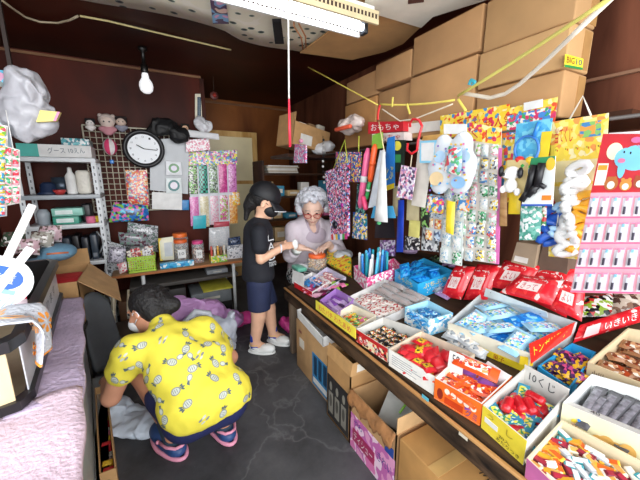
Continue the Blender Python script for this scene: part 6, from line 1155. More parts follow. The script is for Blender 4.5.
o, q = ysheet('round_print_pack', 'white pack with a round green print, upper of two on the grey sheet', [(166, 175), (182, 175), (181, 162), (166, 161)], 3.06, M('#eceef2', 0.35), 'pack', pw=0.012); b = B(); q.disc(b, M('#6a9a6a', 0.4), 0.5, 0.5, 0.35, 0.35, 0.0135); q.disc(b, M('#e8e0f0', 0.4), 0.5, 0.5, 0.2, 0.2, 0.0145); part('print', b, o)
o, q = ysheet('round_print_pack', 'white pack with a round dark ring print, lower of two on the grey sheet', [(166, 193), (182, 193), (181, 178), (166, 178)], 3.06, M('#e4ecec', 0.35), 'pack', pw=0.012); b = B(); q.disc(b, M('#3a7a7a', 0.4), 0.5, 0.5, 0.38, 0.38, 0.0135); q.disc(b, M('#f0e8f4', 0.4), 0.5, 0.5, 0.24, 0.24, 0.0145); part('print', b, o)
ysheet('small_blue_pack', 'tiny blue pack at the right of the ruled paper sheet', [(182, 210), (189, 210), (189, 200), (182, 200)], 3.09, M('#3a8ac8', 0.4), 'pack', pw=0.01)
ysheet('party_pack', 'red and orange printed party pack hanging below the clock', [(128, 204), (149, 206), (147, 170), (125, 170)], 3.05, P(('#e0483a', '#f0d8b0', '#e8863a', '#c83a6a', '#e8e0d0', '#7aa0c0'), 45, 0.3), 'pack', pw=0.02)
ysheet('party_pack', 'blue and green printed bag with balls on the table end of the wire grid', [(109, 222), (149, 220), (148, 205), (114, 202)], 2.98, P(('#2a7ac8', '#3a3a4a', '#4ac0e0', '#e86ab0', '#8ac84a', '#1f5fae'), 32, 0.3), 'pack', pw=0.05)
ysheet('pink_sign', 'white sign with pink floral print and red writing above the card display', [(186, 152), (210, 150), (209, 138), (186, 140)], 3.05, P(('#f0e8ec', '#e8a8b8', '#f4f0f0', '#d87a94'), 50, 0.4), 'sign')
ysheet('white_tube_sheet', 'rolled white paper strip lying over the top of the pink floral sign', [(188, 137), (219, 140), (218, 134), (188, 130)], 3.0, M('#dcdcde', 0.5), 'paper', pw=0.03)
b = sdf_b(M('#dcdce0', 0.4, bump=0.5), [('e', tuple(Yp(204, 127, 3.05)), (0.07, 0.05, 0.05)), ('e', tuple(Yp(199, 122, 3.05)), (0.035, 0.04, 0.035))], vox=0.008, k=0.03, crump=0.03); solo('white_bag', b, 'crumpled white plastic bag above the pink floral sign', 'plastic bag')
b = sdf_b(M('#121214', 0.6, bump=0.3), [('e', tuple(Yp(164, 126, 3.02)), (0.11, 0.06, 0.05)), ('e', tuple(Yp(178, 134, 3.0)), (0.08, 0.05, 0.06)), ('e', tuple(Yp(155, 132, 3.03)), (0.07, 0.05, 0.025))], vox=0.01, k=0.04, crump=0.035, cfr=10); solo('black_hat', b, 'heap of black hats on the wire grid, right of the clock top', 'hats')
def doll(lab, px, py, Y, s, hair, skin='#e8c8b4', dress='#d8a8b8'):
    c = Yp(px, py, Y); t = thing('plush_doll', c - Vector((0, 0, s * 1.6)), lab, 'doll'); part('doll_body', sdf_b(M(dress, 0.8), [('e', (c.x, c.y, c.z - s * 1.0), (s * 0.7, s * 0.5, s * 0.7)), ('e', (c.x - s * 0.7, c.y, c.z - s * 0.9), (s * 0.35, s * 0.3, s * 0.3)), ('e', (c.x + s * 0.7, c.y, c.z - s * 0.9), (s * 0.35, s * 0.3, s * 0.3))], vox=s / 7, k=s * 0.3), t)
    part('head', B().ball(c, (s * 0.85, s * 0.8, s * 0.8), M(skin, 0.7), 14), t); part('hair', sdf_b(M(hair, 0.8), [('e', (c.x, c.y + s * 0.15, c.z + s * 0.25), (s * 0.98, s * 0.85, s * 0.8))], vox=s / 7, cuts=[((c.x, c.y - s * 0.45, c.z), (0, -1, -0.2))]), t)
    for k in (-1, 1): part('eye', B().ball((c.x + k * s * 0.3, c.y - s * 0.78, c.z - s * 0.05), s * 0.1, BK, 8), t); part('ear', B().ball((c.x + k * s * 0.7, c.y, c.z + s * 0.75), s * 0.28, M(hair, 0.8), 8), t)
doll('pale plush doll with brown hair sitting on top of the wire grid at its left', 107, 122, 3.06, 0.06, '#c8b8b0', '#e8d4c8', '#c88a94')
doll('small plush doll with dark hair on top of the wire grid, second from the left', 121, 122, 3.08, 0.045, '#2a2020', '#d8c0b0', '#8a8a98')
doll('tiny doll with black hair and a yellow dress beside the black hats', 185, 128, 3.02, 0.035, '#15120f', '#d8b090', '#c8a03a')
doll('small figure doll peeking above the left corner of the wire grid', 90, 123, 3.08, 0.035, '#17171a', '#e8e0dc', '#e8e0dc')
# ---------------------------------------------------------------- hanging card display with ten packs
q = YQ([(190, 226), (238, 223), (236, 150), (186, 152)], 3.14); cd_ = thing('card_display', q(0.5, 0), 'blue topped display card holding ten hanging patterned packs on the back wall', 'toy card'); b = B(); q.slab(b, M('#dfe2e8', 0.4), 0.03, 0, 0.97, 0.86, 0, 0.004); part('backing_card', b, cd_)
b = B(); q.slab(b, P(('#3a8ac8', '#8ac84a', '#f0d84a', '#e8e4ec', '#5a4a9a', '#e87ab0'), 40, 0.35), 0, 0.8, 1.02, 1.0, 0.004, 0.006); q.text(b, 'キラキラ', M('#e83a8a', 0.4), 0.45, 0.88, 0.95, 0.97, 0.0075); part('header', b, cd_, 'bright printed header')
rowc = [[('#2a3a2a', '#8ac86a', '#e8e4e0'), ('#15181c', '#5ac8b0', '#15181c'), ('#4a5a4a', '#d8e0dc', '#8ab07a'), ('#c83a8a', '#e86ab0', '#c83a8a'), ('#d880c8', '#a8488a', '#e09ad0')], [('#e87ac0', '#f0a8d8', '#e87ac0'), ('#e8e0c0', '#f4ecd8', '#e0d4a8'), ('#f0ccd8', '#e8e0e4', '#e8a8c0'), ('#d85a9a', '#a8c84a', '#f4d8e8'), ('#e8a03a', '#f0c88a', '#d8883a')]]
for r in range(2):
    for c in range(5):
        u0, u1 = c * 0.2 + 0.015, c * 0.2 + 0.185; v0, v1 = (0.44, 0.82) if r == 0 else (0.0 - (0.02 if c == 1 else -0.06 * (c % 2)), 0.40); b = B(); kind = 'CHK' if (r, c) == (0, 1) else 'VORO'
        qq = q; qq.pillow(b, P(rowc[r][c], 45 if kind == 'CHK' else 75, 0.3, kind), u0, v0, u1, v1, t=0.016, w=0.008, nu=4, nv=5); part('hanging_pack', b, cd_)
q2 = YQ([(193, 229), (206, 228), (206, 215), (193, 216)], 3.10); b = B(); q2.pillow(b, M('#3ac0d0', 0.35), t=0.01, w=0); solo('teal_pack', b, 'teal pack with a round label low on the left of the display card', 'pack')
ysheet('orange_pouch', 'orange and yellow drink shaped pack at the right edge of the display card', [(231, 205), (240, 205), (239, 192), (232, 192)], 3.11, P(('#f0a02c', '#f4d84a', '#e8e4dc'), 60), 'pack', pw=0.015)
ysheet('red_pouch', 'pinkish red pouch hanging low at the right of the display card', [(213, 229), (229, 229), (229, 221), (214, 222)], 3.11, M('#d85a6a', 0.35), 'pack', pw=0.03)
# ================================================================ back table
BT0, BT1, BYF, BYB, BTZ = -0.30, 0.76, 2.66, 3.10, 0.48
bt_ = thing('back_table', (0.23, 2.88, 0), 'wooden topped table with white tube legs along the back wall, crowded with jars', 'table'); tw = wood('#7a5a3e', '#a9835c', (0.2, 1, 1), 14)
part('table_top', B().bbox((BT0, BYF, BTZ - 0.025), (BT1, BYB, BTZ), tw, 0.003), bt_); part('edge_strip', B().box((BT0, BYF - 0.004, BTZ - 0.022), (BT1, BYF, BTZ - 0.004), M('#b06a38', 0.5)), bt_, 'orange brown edge strip'); part('lower_shelf', B().bbox((BT0 + 0.1, BYF + 0.03, 0.33), (BT1 - 0.12, BYB - 0.02, 0.36), M('#4a4642', 0.6), 0.003), bt_)
for x in (-0.10, 0.60):
    for y in (BYF + 0.03, BYB - 0.04): part('leg', B().tube([(x, y, 0), (x, y, BTZ - 0.024)], 0.014, M('#d8dcdc', 0.35), 10), bt_)
def jar(lab, px, py, r, h, lidc, fillc, txt=None, Y=None, nm='candy_jar'):
    p = Z(px, py, BTZ) if Y is None else Vector((Yp(px, py, Y).x, Y, BTZ)); X = Matrix.Translation(p); t = thing(nm, p, lab, 'jar')
    part('jar_body', B().lathe([(r * 0.9, 0.001), (r, 0.008), (r, h * 0.8), (r * 0.8, h * 0.9)], M('#e8eef0', 0.08, noise=0, alpha=0.28), 20, X), t)
    part('filling', B().lathe([(r * 0.88, 0.006), (r * 0.93, 0.012), (r * 0.93, h * 0.6), (r * 0.5, h * 0.68), (0.001, h * 0.69)], P(fillc, 70, 0.4), 16, X), t)
    part('lid', B().lathe([(r * 0.86, h * 0.86), (r * 0.88, h * 0.87), (r * 0.88, h * 0.99), (r * 0.8, h), (0.001, h)], M(lidc, 0.35), 20, X), t)
    if txt: b = B(); q = Q(p + Vector((-r * 0.5, -r - 0.003, h * 0.25)), p + Vector((r * 0.5, -r - 0.003, h * 0.25)), p + Vector((r * 0.5, -r - 0.003, h * 0.62)), p + Vector((-r * 0.5, -r - 0.003, h * 0.62)), (0, -1, 0)); q.slab(b, WT, w1=0.001); l = part('label_sheet', b, t); b = B(); q.text(b, txt, INK, 0.2, 0.35, 0.8, 0.7, 0.002); part('lettering', b, l)
BT_ = BTZ
jar('jar with an orange lid and white label standing at the front of the back table', 182, 262, 0.062, 0.20, '#e8682c', ('#4a3a2a', '#c8b89a', '#8a5a3a', '#2a2620'), '10')
jar('jar with an orange lid standing behind the other orange lidded jar', 181, 250, 0.066, 0.24, '#ea7430', ('#d8c8b0', '#8a9aa0', '#c86a4a'), None, 2.93)
jar('jar with a pink lid and dark red filling on the back table', 199, 262, 0.05, 0.19, '#e04a8a', ('#6a2a1c', '#c8604a', '#3a1a14', '#e8c8b0'), '20')
jar('squat clear jar with a red lid behind the green basket', 140, 256, 0.075, 0.24, '#d83a3a', ('#d8dcdc', '#a8b0b4', '#e8e8e8'), None, 2.95)
b = B(); b.bbox((Z(160, 267, BTZ).x, 2.675, BTZ + 0.001), (Z(193, 263, BTZ).x, 2.73, BTZ + 0.045), P(('#3ab0e0', '#8ad8f0', '#3ab0e0', '#e8f4f8', '#1f8ac8'), 30, 0.4), 0.003); solo('blue_tray', b, 'low light blue printed carton in front of the orange lidded jar', 'box')
o, q = ysheet('yellow_bag', 'white and yellow packet standing left of the orange lidded jars', [(160, 260), (174, 259), (173, 236), (158, 238)], 2.82, M('#ece8d0', 0.35), 'packet', pw=0.05); b = B(); q.slab(b, YL, 0, 0, 0.2, 1, 0.03, 0.032); q.slab(b, M('#c8ccd0', 0.4), 0.35, 0.2, 0.9, 0.8, 0.05, 0.051); part('print', b, o)
# green basket with cards
gb = thing('green_basket', Z(142, 270, BTZ), 'lime green plastic basket of printed cards at the front edge of the back table', 'basket'); gx0, gx1 = Z(129, 272, BTZ).x, Z(157, 269, BTZ).x; y0, y1 = 2.665, 2.80; GM = M('#b4d84a', 0.4); zt2 = BTZ + 0.115
b = B(); b.bbox((gx0, y0, BTZ + 0.001), (gx1, y1, BTZ + 0.008), GM, 0.002); part('basket_bottom', b, gb)
for nm, (ax0, ay0), (ax1, ay1) in (('basket_side', (gx0, y0), (gx1, y0)), ('basket_side', (gx0, y1), (gx1, y1)), ('basket_side', (gx0, y0), (gx0, y1)), ('basket_side', (gx1, y0), (gx1, y1))):
    b = B(); L = math.hypot(ax1 - ax0, ay1 - ay0); n = max(3, int(L / 0.016))
    for z in [BTZ + 0.008 + 0.0175 * k for k in range(7)]: b.box((ax0 - 0.002, ay0 - 0.002, z), (ax1 + 0.002, ay1 + 0.002, z + (0.008 if z < zt2 - 0.02 else 0.012)), GM)
    for k in range(n + 1): x, y = ax0 + (ax1 - ax0) * k / n, ay0 + (ay1 - ay0) * k / n; b.box((x - 0.0035, y - 0.0035, BTZ + 0.005), (x + 0.0035, y + 0.0035, zt2), GM)
    part(nm, b, gb)
rr = random.Random(9)
for k in range(6):
    x = gx0 + 0.02 + k * (gx1 - gx0 - 0.04) / 6; c, n = (('#e8a0b0', 'pink'), ('#e8e0c8', 'cream'), ('#c83a3a', 'red'), ('#e8c83a', 'yellow'), ('#e4e4ec', 'white'), ('#d87a4a', 'orange'))[k]; b = B(); X4 = Matrix.Translation((x + 0.014, 2.73, BTZ + 0.012)) @ Euler((rr.uniform(-0.15, 0.1), rr.uniform(-0.2, 0.2), rr.uniform(-0.4, 0.4))).to_matrix().to_4x4()
    b.box((-0.03, -0.003, 0), (0.03, 0.003, 0.15 + 0.012 * (k % 3)), P((c, '#f0ece8', c, '#6a5a6a'), 60, 0.4), X4); solo('printed_card', b, f'{n} printed card standing in the lime green basket', 'card')
for k, (px, Y, lab, c) in enumerate((([(120, 274), (137, 268), (133, 259), (117, 264)], 2.70, 'pink and white flat packet leaning left of the green basket', ('#e85a6a', '#f4ece8', '#e8a0a8')), ([(104, 276), (124, 276), (126, 246), (106, 240)], 2.85, 'clear wrinkled plastic bag at the left end of the back table', ('#8a8c90', '#c0c4c8', '#5a5c62')), ([(126, 250), (158, 252), (158, 226), (128, 222)], 3.0, 'large clear plastic bag behind the green basket', ('#9aa0a4', '#c8ccd0', '#6a6e74', '#7a9a8a')), ([(120, 244), (150, 248), (146, 234), (118, 232)], 2.82, 'dark red and grey printed booklet lying above the green basket', ('#5a3a44', '#8a8c94', '#7a9a8a')), ([(108, 262), (126, 264), (126, 248), (110, 246)], 2.78, 'lilac grey packet at the left of the back table', ('#a8a4b8', '#d0ccd8', '#7a7884')), ([(209, 250), (230, 249), (229, 226), (209, 228)], 2.95, 'white sheet labelled in pencil standing behind the pink lidded jar', ('#e8e8ea', '#d8dce0', '#e8e8ea')), ([(226, 262), (244, 260), (243, 244), (227, 246)], 2.76, 'grey white paper heap at the right end of the back table', ('#c8ccd4', '#e0e0e4', '#8a8e98')), ([(228, 256), (242, 254), (240, 236), (228, 238)], 2.9, 'dark blue packet behind the paper heap', ('#2a3a5a', '#5a6a8a', '#1f2a3a')))):
    q = YQ(px, Y); b = B(); q.pillow(b, P(c, 42, 0.15, 'NOISE'), t=0.05, w=-0.02, nu=8, nv=8); solo('clear_packet', b, lab, 'packet')
t = thing('card_box', Z(219, 262, BTZ), 'small green and yellow open box of upright sticks at the right of the back table', 'box'); x0, x1 = Z(211, 263, BTZ).x, Z(228, 262, BTZ).x; b = B(); b.box((x0, 2.675, BTZ + 0.001), (x1, 2.68, BTZ + 0.06), P(('#8ac84a', '#f0d84a', '#e8e4dc'), 40)).box((x0, 2.75, BTZ + 0.001), (x1, 2.755, BTZ + 0.06), M('#8ac84a', 0.4)).box((x0, 2.68, BTZ + 0.001), (x0 + 0.004, 2.75, BTZ + 0.06), M('#f0d84a', 0.4)).box((x1 - 0.004, 2.68, BTZ + 0.001), (x1, 2.75, BTZ + 0.06), M('#f0d84a', 0.4)).box((x0, 2.68, BTZ + 0.001), (x1, 2.75, BTZ + 0.005), GM); part('box_body', b, t)
for k in range(5): x = x0 + 0.014 + (x1 - x0 - 0.028) * k / 4; c, n = (('#c84a3a', 'red'), ('#e8e0d0', 'white'), ('#d8a03a', 'amber'), ('#8a5a3a', 'brown'), ('#e8e0d0', 'white'))[k]; b = B(); b.bbox((x - 0.009, 2.70, BTZ + 0.006), (x + 0.009, 2.72, BTZ + 0.14 - 0.01 * (k % 2)), M(c, 0.4), 0.003); solo('stick_pack', b, f'upright {n} stick pack in the green and yellow box', 'snack', f'{n} stick packs in the green box')
# under the back table
for k, (x0, x1, z0, z1, c, lab) in enumerate(((0.38, 0.56, 0.361, 0.40, '#8a8e92', 'flat grey box on the lower shelf of the back table'), (0.24, 0.58, 0.09, 0.2, '#7a8084', 'grey plastic drawer box under the back table'), (0.34, 0.60, 0.202, 0.216, '#d8cf4a', 'flat yellow folder on the grey drawer box'), (0.0, 0.20, 0.0, 0.28, '#2a2624', 'black storage box under the middle of the back table'), (-0.29, -0.13, 0.0, 0.24, '#6a4a34', 'brown carton under the left end of the back table'))):
    b = B(); b.bbox((x0, BYF + 0.08, z0 + 0.001), (x1, BYB - 0.05, z1), M(c, 0.5, noise=0.15), 0.004); b.box((x0 + (x1 - x0) * 0.3, BYF + 0.078, z0 + (z1 - z0) * 0.4), (x0 + (x1 - x0) * 0.7, BYF + 0.0805, z0 + (z1 - z0) * 0.6), M('#c8c4b8', 0.5)); solo('storage_box', b, lab, 'box')
b = B(); b.bbox((0.24, BYF + 0.08, 0), (0.58, BYB - 0.05, 0.089), M('#1e1c1c', 0.6), 0.004); solo('storage_box', b, 'black box at the bottom beneath the grey drawer box', 'box')
# bags on the floor in front of the back table
PX = P(('#c898c8', '#c898c8', '#dcc0e0'), 16, 0.3, 'NOISE', [6, 5, 1]); PXm = M('#c796cc', 0.35, noise=0.12, scale=10, bump=0.8, bscale=16)
def blob(nm, lab, m, es, k=0.04, vox=0.01, cat='plastic bag'): return solo(nm, sdf_b(m, [('e', c, r, rot3(*a)) if a else ('e', c, r) for c, r, a in es], vox=vox, k=k, crump=0.03, cfr=11), lab, cat)
def zp(x, y, z): return tuple(Z(x, y, z))
blob('purple_bag', 'large lilac plastic bag of goods on the floor in front of the back table', PXm, [((0.10, 2.42, 0.16), (0.17, 0.12, 0.15), None), ((0.30, 2.40, 0.14), (0.15, 0.12, 0.13), None), ((0.46, 2.34, 0.09), (0.12, 0.09, 0.08), None), ((0.02, 2.40, 0.22), (0.09, 0.08, 0.09), None), ((0.18, 2.38, 0.25), (0.10, 0.07, 0.06), None)])
blob('white_shopping_bag', 'bluish white shopping bag with a looped handle standing by the crouching person', M('#c4cad6', 0.4, noise=0.08, bump=0.8, bscale=16), [((0.27, 2.08, 0.14), (0.12, 0.09, 0.14), None), ((0.36, 2.04, 0.10), (0.09, 0.08, 0.10), None), ((0.20, 2.10, 0.20), (0.07, 0.06, 0.10), None), ((0.41, 2.07, 0.2), (0.035, 0.05, 0.1), (0, 15, 0)), ((0.3, 2.06, 0.05), (0.13, 0.1, 0.05), None)])
b = B(); b.tube([(0.13, 2.02, 0.20), (0.12, 2.0, 0.30), (0.19, 1.99, 0.36), (0.27, 2.0, 0.33), (0.29, 2.02, 0.24)], [0.016, 0.018, 0.02, 0.018, 0.016], M('#d0d6e0', 0.4, bump=0.5), 10); solo('bag_handle', b, 'wide looped handle strap rising above the bluish white shopping bag', 'strap')
blob('pink_bag', 'hot pink plastic bag on the floor behind the child\'s feet, left part', M('#e0479a', 0.4, bump=0.5, bscale=16), [((0.58, 2.38, 0.05), (0.12, 0.07, 0.05), None), ((0.74, 2.36, 0.04), (0.10, 0.06, 0.04), None)], cat='plastic bag')
blob('pink_bag', 'smaller hot pink bundle beside the leg of the display table', M('#e0479a', 0.4, bump=0.5, bscale=16), [((0.88, 2.1, 0.04), (0.05, 0.05, 0.04), None), ((0.86, 2.16, 0.05), (0.04, 0.05, 0.05), None)])
b = sdf_b(M('#1a181a', 0.8, bump=0.6), [('e', (0.04, 2.1, 0.1), (0.14, 0.12, 0.1)), ('e', (-0.1, 2.0, 0.06), (0.08, 0.1, 0.06))], vox=0.012, k=0.04); solo('black_bag', b, 'black cloth bag on the floor behind the crouching person', 'bag')
b = sdf_b(M('#c8d4e2', 0.5, noise=0.08, bump=0.7, bscale=22), [('e', (-0.20, 1.60, 0.035), (0.11, 0.09, 0.035)), ('e', (-0.12, 1.53, 0.03), (0.09, 0.07, 0.03)), ('e', (-0.24, 1.68, 0.06), (0.06, 0.07, 0.05))], vox=0.008, k=0.03, crump=0.02); solo('pale_blue_bag', b, 'pale blue white plastic bag on the floor under the crouching person\'s hand', 'plastic bag')
# ================================================================ the three people
V3 = Vector
SKN = M('#c98f72', 0.55, noise=0.05, scale=20); SKC = M('#e0b092', 0.55, noise=0.05, scale=20); SKG = M('#dcb8a4', 0.6, noise=0.06, scale=25, bump=0.1)
def cn(a, b_, ra, rb, k=None): r = ['c', tuple(a), tuple(b_), ra, rb]; return tuple(r + ([k] if k is not None else []))
def el(c, r, R=None, k=None): return ('e', tuple(c), tuple(r), R, k) if k is not None else ('e', tuple(c), tuple(r), R)
def frame(f, up=(0, 0, 1)):
    f = V3(f).normalized(); s = f.cross(V3(up)).normalized(); u = s.cross(f); return f, s, u          # forward, right, up
def colR(f, s, u): return [[s[i], f[i], u[i]] for i in range(3)]                                      # local axes: x=right, y=forward, z=up
def hand(wr, d, n, S=1.0, curl=0.5, thumb=1, spread=0.12):
    """palm, four unequal bent fingers and a side thumb; d = fingers' direction, n = back of the hand"""
    d = V3(d).normalized(); n = V3(n); n = (n - d * n.dot(d)).normalized(); s = d.cross(n) * thumb; P_ = []
    wr = V3(wr); R = [[s[i], d[i], n[i]] for i in range(3)]
    P_.append(el(wr + d * 0.042 * S, (0.036 * S, 0.045 * S, 0.014 * S), R, 0.012)); P_.append(cn(wr - d * 0.015 * S, wr + d * 0.02 * S, 0.021 * S, 0.022 * S, 0.01))
    for i, (o_, L) in enumerate(((0.026, 0.066), (0.009, 0.074), (-0.009, 0.069), (-0.026, 0.054))):
        a = wr + d * (0.074 - abs(o_) * 0.25) * S + s * o_ * S; dd = (d + s * o_ * spread * 20).normalized(); r = (0.0085 - 0.0006 * i) * S; p = a
        for k, fr in enumerate((0.42, 0.32, 0.26)):
            an = curl * (k + 0.5) * 0.75; v = dd * math.cos(an) - n * math.sin(an); q = p + v * L * fr * S; P_.append(cn(p, q, r, r * 0.9, 0.003)); p = q; r *= 0.9
    a = wr + d * 0.022 * S + s * 0.028 * S; v = (d * 0.62 + s * 0.75 - n * 0.25).normalized(); b_ = a + v * 0.032 * S; P_.append(cn(a, b_, 0.0115 * S, 0.0095 * S, 0.006)); v2 = (d * 0.85 + s * 0.3 - n * 0.5 * (curl + 0.3)).normalized(); P_.append(cn(b_, b_ + v2 * 0.027 * S, 0.0095 * S, 0.0075 * S, 0.003)); return P_
def head_prims(c, f, up=(0, 0, 1), S=1.0):
    f, s, u = frame(f, up); c = V3(c); R = colR(f, s, u); p = lambda x, y, z: c + (s * x + f * y + u * z) * S
    P_ = [el(p(0, -0.008, 0.022), (0.072 * S, 0.088 * S, 0.082 * S), R, 0.02), el(p(0, 0.022, -0.04), (0.054 * S, 0.06 * S, 0.058 * S), R, 0.03), cn(p(0, 0.082, 0.0), p(0, 0.096, -0.022), 0.008 * S, 0.0115 * S, 0.012), el(p(0, 0.062, -0.082), (0.02 * S, 0.017 * S, 0.014 * S), R, 0.02)]
    for k in (-1, 1): P_.append(el(p(k * 0.072, -0.008, -0.01), (0.009 * S, 0.017 * S, 0.027 * S), R, 0.005)); P_.append(el(p(k * 0.034, 0.058, -0.028), (0.022 * S, 0.018 * S, 0.018 * S), R, 0.015)); P_.append(el(p(k * 0.028, 0.076, 0.022), (0.02 * S, 0.008 * S, 0.006 * S), R, 0.008))
    P_.append(el(p(0, 0.078, -0.052), (0.022 * S, 0.01 * S, 0.008 * S), R, 0.006)); return P_, p, R
def on_mesh(b, pts, m): return b
def tube_part(nm, pts, r, m, parent, label=None, n=8): return part(nm, B().tube(pts, r, m, n), parent, label)
# ---------------------------------------------------------------- crouching person in the yellow T-shirt
pr = thing('person', (0.09, 1.35, 0), 'person crouching on the floor in a yellow pineapple print T-shirt and navy shorts', 'person')
hd = V3((-0.06, 1.595, 0.58)); hf = V3((-0.75, 0.55, -0.42))
HP, hp, HR = head_prims(hd, hf, (0.1, 0.3, 1), 0.93)
nk = V3((0.0, 1.50, 0.535)); shL, shR = V3((-0.135, 1.41, 0.475)), V3((0.17, 1.45, 0.475)); chest = V3((0.02, 1.40, 0.44)); hipc = V3((0.12, 1.26, 0.28)); hipL, hipR = V3((0.055, 1.255, 0.232)), V3((0.21, 1.275, 0.232))
elL = V3((-0.22, 1.43, 0.29)); haL = V3((-0.25, 1.60, 0.28)); elR = V3((0.285, 1.47, 0.30)); haR = V3((0.08, 1.66, 0.26))
knL, knR = V3((-0.105, 1.51, 0.325)), V3((0.20, 1.58, 0.34)); anL, anR = V3((-0.005, 1.335, 0.085)), V3((0.205, 1.31, 0.085)); tf = V3((-0.42, 0.9, 0)).normalized(); tf2 = V3((-0.2, 0.97, 0)).normalized()
bd = HP + [cn(nk - V3((0.0, 0.03, 0.03)), hd + V3((0.02, -0.02, -0.03)), 0.05, 0.048, 0.03), cn(chest, hipc, 0.10, 0.105), cn(shL, shR, 0.05, 0.05, 0.03), cn(hipL, hipR, 0.095, 0.095),
     cn(shL, elL, 0.046, 0.037, 0.03), cn(elL, haL - V3((0, 0.03, 0)), 0.037, 0.024, 0.01), cn(shR, elR, 0.046, 0.037, 0.03), cn(elR, haR, 0.037, 0.025, 0.01),
     cn(hipL, knL, 0.088, 0.058, 0.03), cn(knL, anL, 0.055, 0.034, 0.008), cn(hipR, knR, 0.088, 0.058, 0.03), cn(knR, anR, 0.055, 0.034, 0.008),
     cn(anL, anL + tf * 0.12 - V3((0, 0, 0.05)), 0.034, 0.024, 0.02), cn(anR, anR + tf2 * 0.12 - V3((0, 0, 0.05)), 0.034, 0.024, 0.02)]
bd += hand(haL - V3((0, 0.015, 0)), (-0.15, 0.95, -0.25), (-0.4, 0.1, 0.9), 1.0, 0.7, 1) + hand(haR + V3((-0.01, 0.01, 0)), (-0.75, 0.4, -0.5), (0.2, 0.3, 0.9), 1.0, 0.6, -1)
part('body', sdf_b(SKN, bd, vox=0.006, k=0.03), pr)
# T-shirt
def pineshirt():
    m = M('#e4d544', 0.8, noise=0.05, scale=12, bump=0.35, bscale=12); return m
sh_p = [cn(chest, hipc + V3((0, -0.015, 0.01)), 0.125, 0.125, 0.03), cn(shL + V3((0.02, 0.0, 0.0)), shR - V3((0.02, 0, 0)), 0.074, 0.074, 0.03), cn(hipL + V3((0.0, -0.01, 0.05)), hipR + V3((0.0, -0.02, 0.045)), 0.114, 0.114, 0.03), cn(nk - V3((0, 0.045, 0.035)), nk + V3((0, -0.005, -0.005)), 0.075, 0.06, 0.03),
        cn(shL, shL.lerp(elL, 0.34), 0.069, 0.066, 0.02), cn(shR, shR.lerp(elR, 0.55), 0.069, 0.066, 0.02), cn((0.03, 1.31, 0.40), (0.17, 1.35, 0.39), 0.098, 0.10, 0.04)]
cutL = (shL.lerp(elL, 0.66), tuple(elL - shL))
axis = V3((0.11, -0.28, -0.18)).normalized()
hem_n = V3((0.12, 0.10, -0.98)).normalized()
shirt_v, shirt_f = sdf(sh_p, vox=0.006, k=0.04, cuts=[((0.12, 1.17, 0.205), (0.22, -0.30, -0.92)), ((0.0, 1.40, 0.25), (0.0, 0.75, -0.66))])
# folds: broad soft creases pushed into the cloth
sv = crumple(shirt_v, 0.010, 9.0)
crease = 0.003 * np.sin(38 * sv[:, 0] + 22 * sv[:, 1] + 9 * np.sin(7 * sv[:, 2])) * np.clip((0.45 - sv[:, 2]) * 5, 0, 1); sv[:, 2] += crease; sv[:, 1] += crease * 0.6
b = B(); b.add([tuple(map(float, a)) for a in sv], [tuple(int(i) for i in f) for f in shirt_f], pineshirt(), True)
# pineapple print: little ovals with leaves laid exactly on the shirt surface
from mathutils.bvhtree import BVHTree
tree = BVHTree.FromPolygons([V3(a) for a in sv], [tuple(int(i) for i in f) for f in shirt_f])
gry, gwh, gdk = M('#848c8c', 0.8, noise=0.1, scale=90), M('#c8ccc0', 0.8, noise=0.06), M('#5a6a6c', 0.8, noise=0.1)
rr = random.Random(14); placed = []; pb = b
def stamp(b, c, n, rot, shape, m, off=0.0012):
    shape = [(x * 1.3, y * 1.3) for x, y in shape]
    t = n.orthogonal().normalized(); t = Matrix.Rotation(rot, 3, n) @ t; s = n.cross(t); vs = []
    for x, y in shape:
        p = c + t * x + s * y; h = tree.find_nearest(p); 
        if h[0] is None: return
        vs.append(h[0] + h[1] * off)
    k = len(vs); ce = sum(vs, V3()) / k; h = tree.find_nearest(ce); ce = h[0] + h[1] * off; b.add([ce] + vs, [(0, 1 + i, 1 + (i + 1) % k) for i in range(k)], m)
def oval(a, b_, cx=0, cy=0, n=14): return [(cx + a * math.cos(2 * math.pi * i / n), cy + b_ * math.sin(2 * math.pi * i / n)) for i in range(n)]
N_ = 0; att = 0
while N_ < 46 and att < 4000:
    att += 1; i = rr.randrange(len(sv)); c = V3(sv[i]); h = tree.find_nearest(c); n = h[1]
    if n.z < -0.2 or any((c - q_).length < 0.058 for q_ in placed): continue
    placed.append(c); N_ += 1; rot = rr.uniform(0, 6.28); kind = rr.random()
    if kind < 0.7:
        stamp(pb, c, n, rot, oval(0.0155, 0.0115), gry); stamp(pb, c, n, rot, oval(0.0125, 0.009), gwh, 0.0018)
        for k in (-1, 0, 1): stamp(pb, c, n, rot, [(0.013, 0.003 + 0.004 * k), (0.023, 0.006 * k - 0.003), (0.031 - 0.004 * abs(k), 0.009 * k), (0.023, 0.006 * k + 0.004)], gdk, 0.002)
        for k in range(3): stamp(pb, c, n, rot, oval(0.0012, 0.008, -0.007 + 0.006 * k, 0, 6), gry, 0.0026)
        if kind < 0.3: stamp(pb, c, n, rot + 0.9, oval(0.011, 0.008, -0.026, 0), gry); stamp(pb, c, n, rot + 0.9, oval(0.0085, 0.006, -0.026, 0), gwh, 0.0018); stamp(pb, c, n, rot + 0.9, [(-0.036, -0.003), (-0.048, -0.007), (-0.046, 0.004), (-0.036, 0.003)], gdk, 0.0018)
    else:
        for k in range(4): a = k * 1.4 + rot; stamp(pb, c, n, 0, oval(0.0085, 0.0035, 0.010 * math.cos(a), 0.010 * math.sin(a), 8), gwh if k % 2 else gry)
shirt = part('t_shirt', b, pr, 'bright yellow T-shirt printed with small grey and white pineapples')
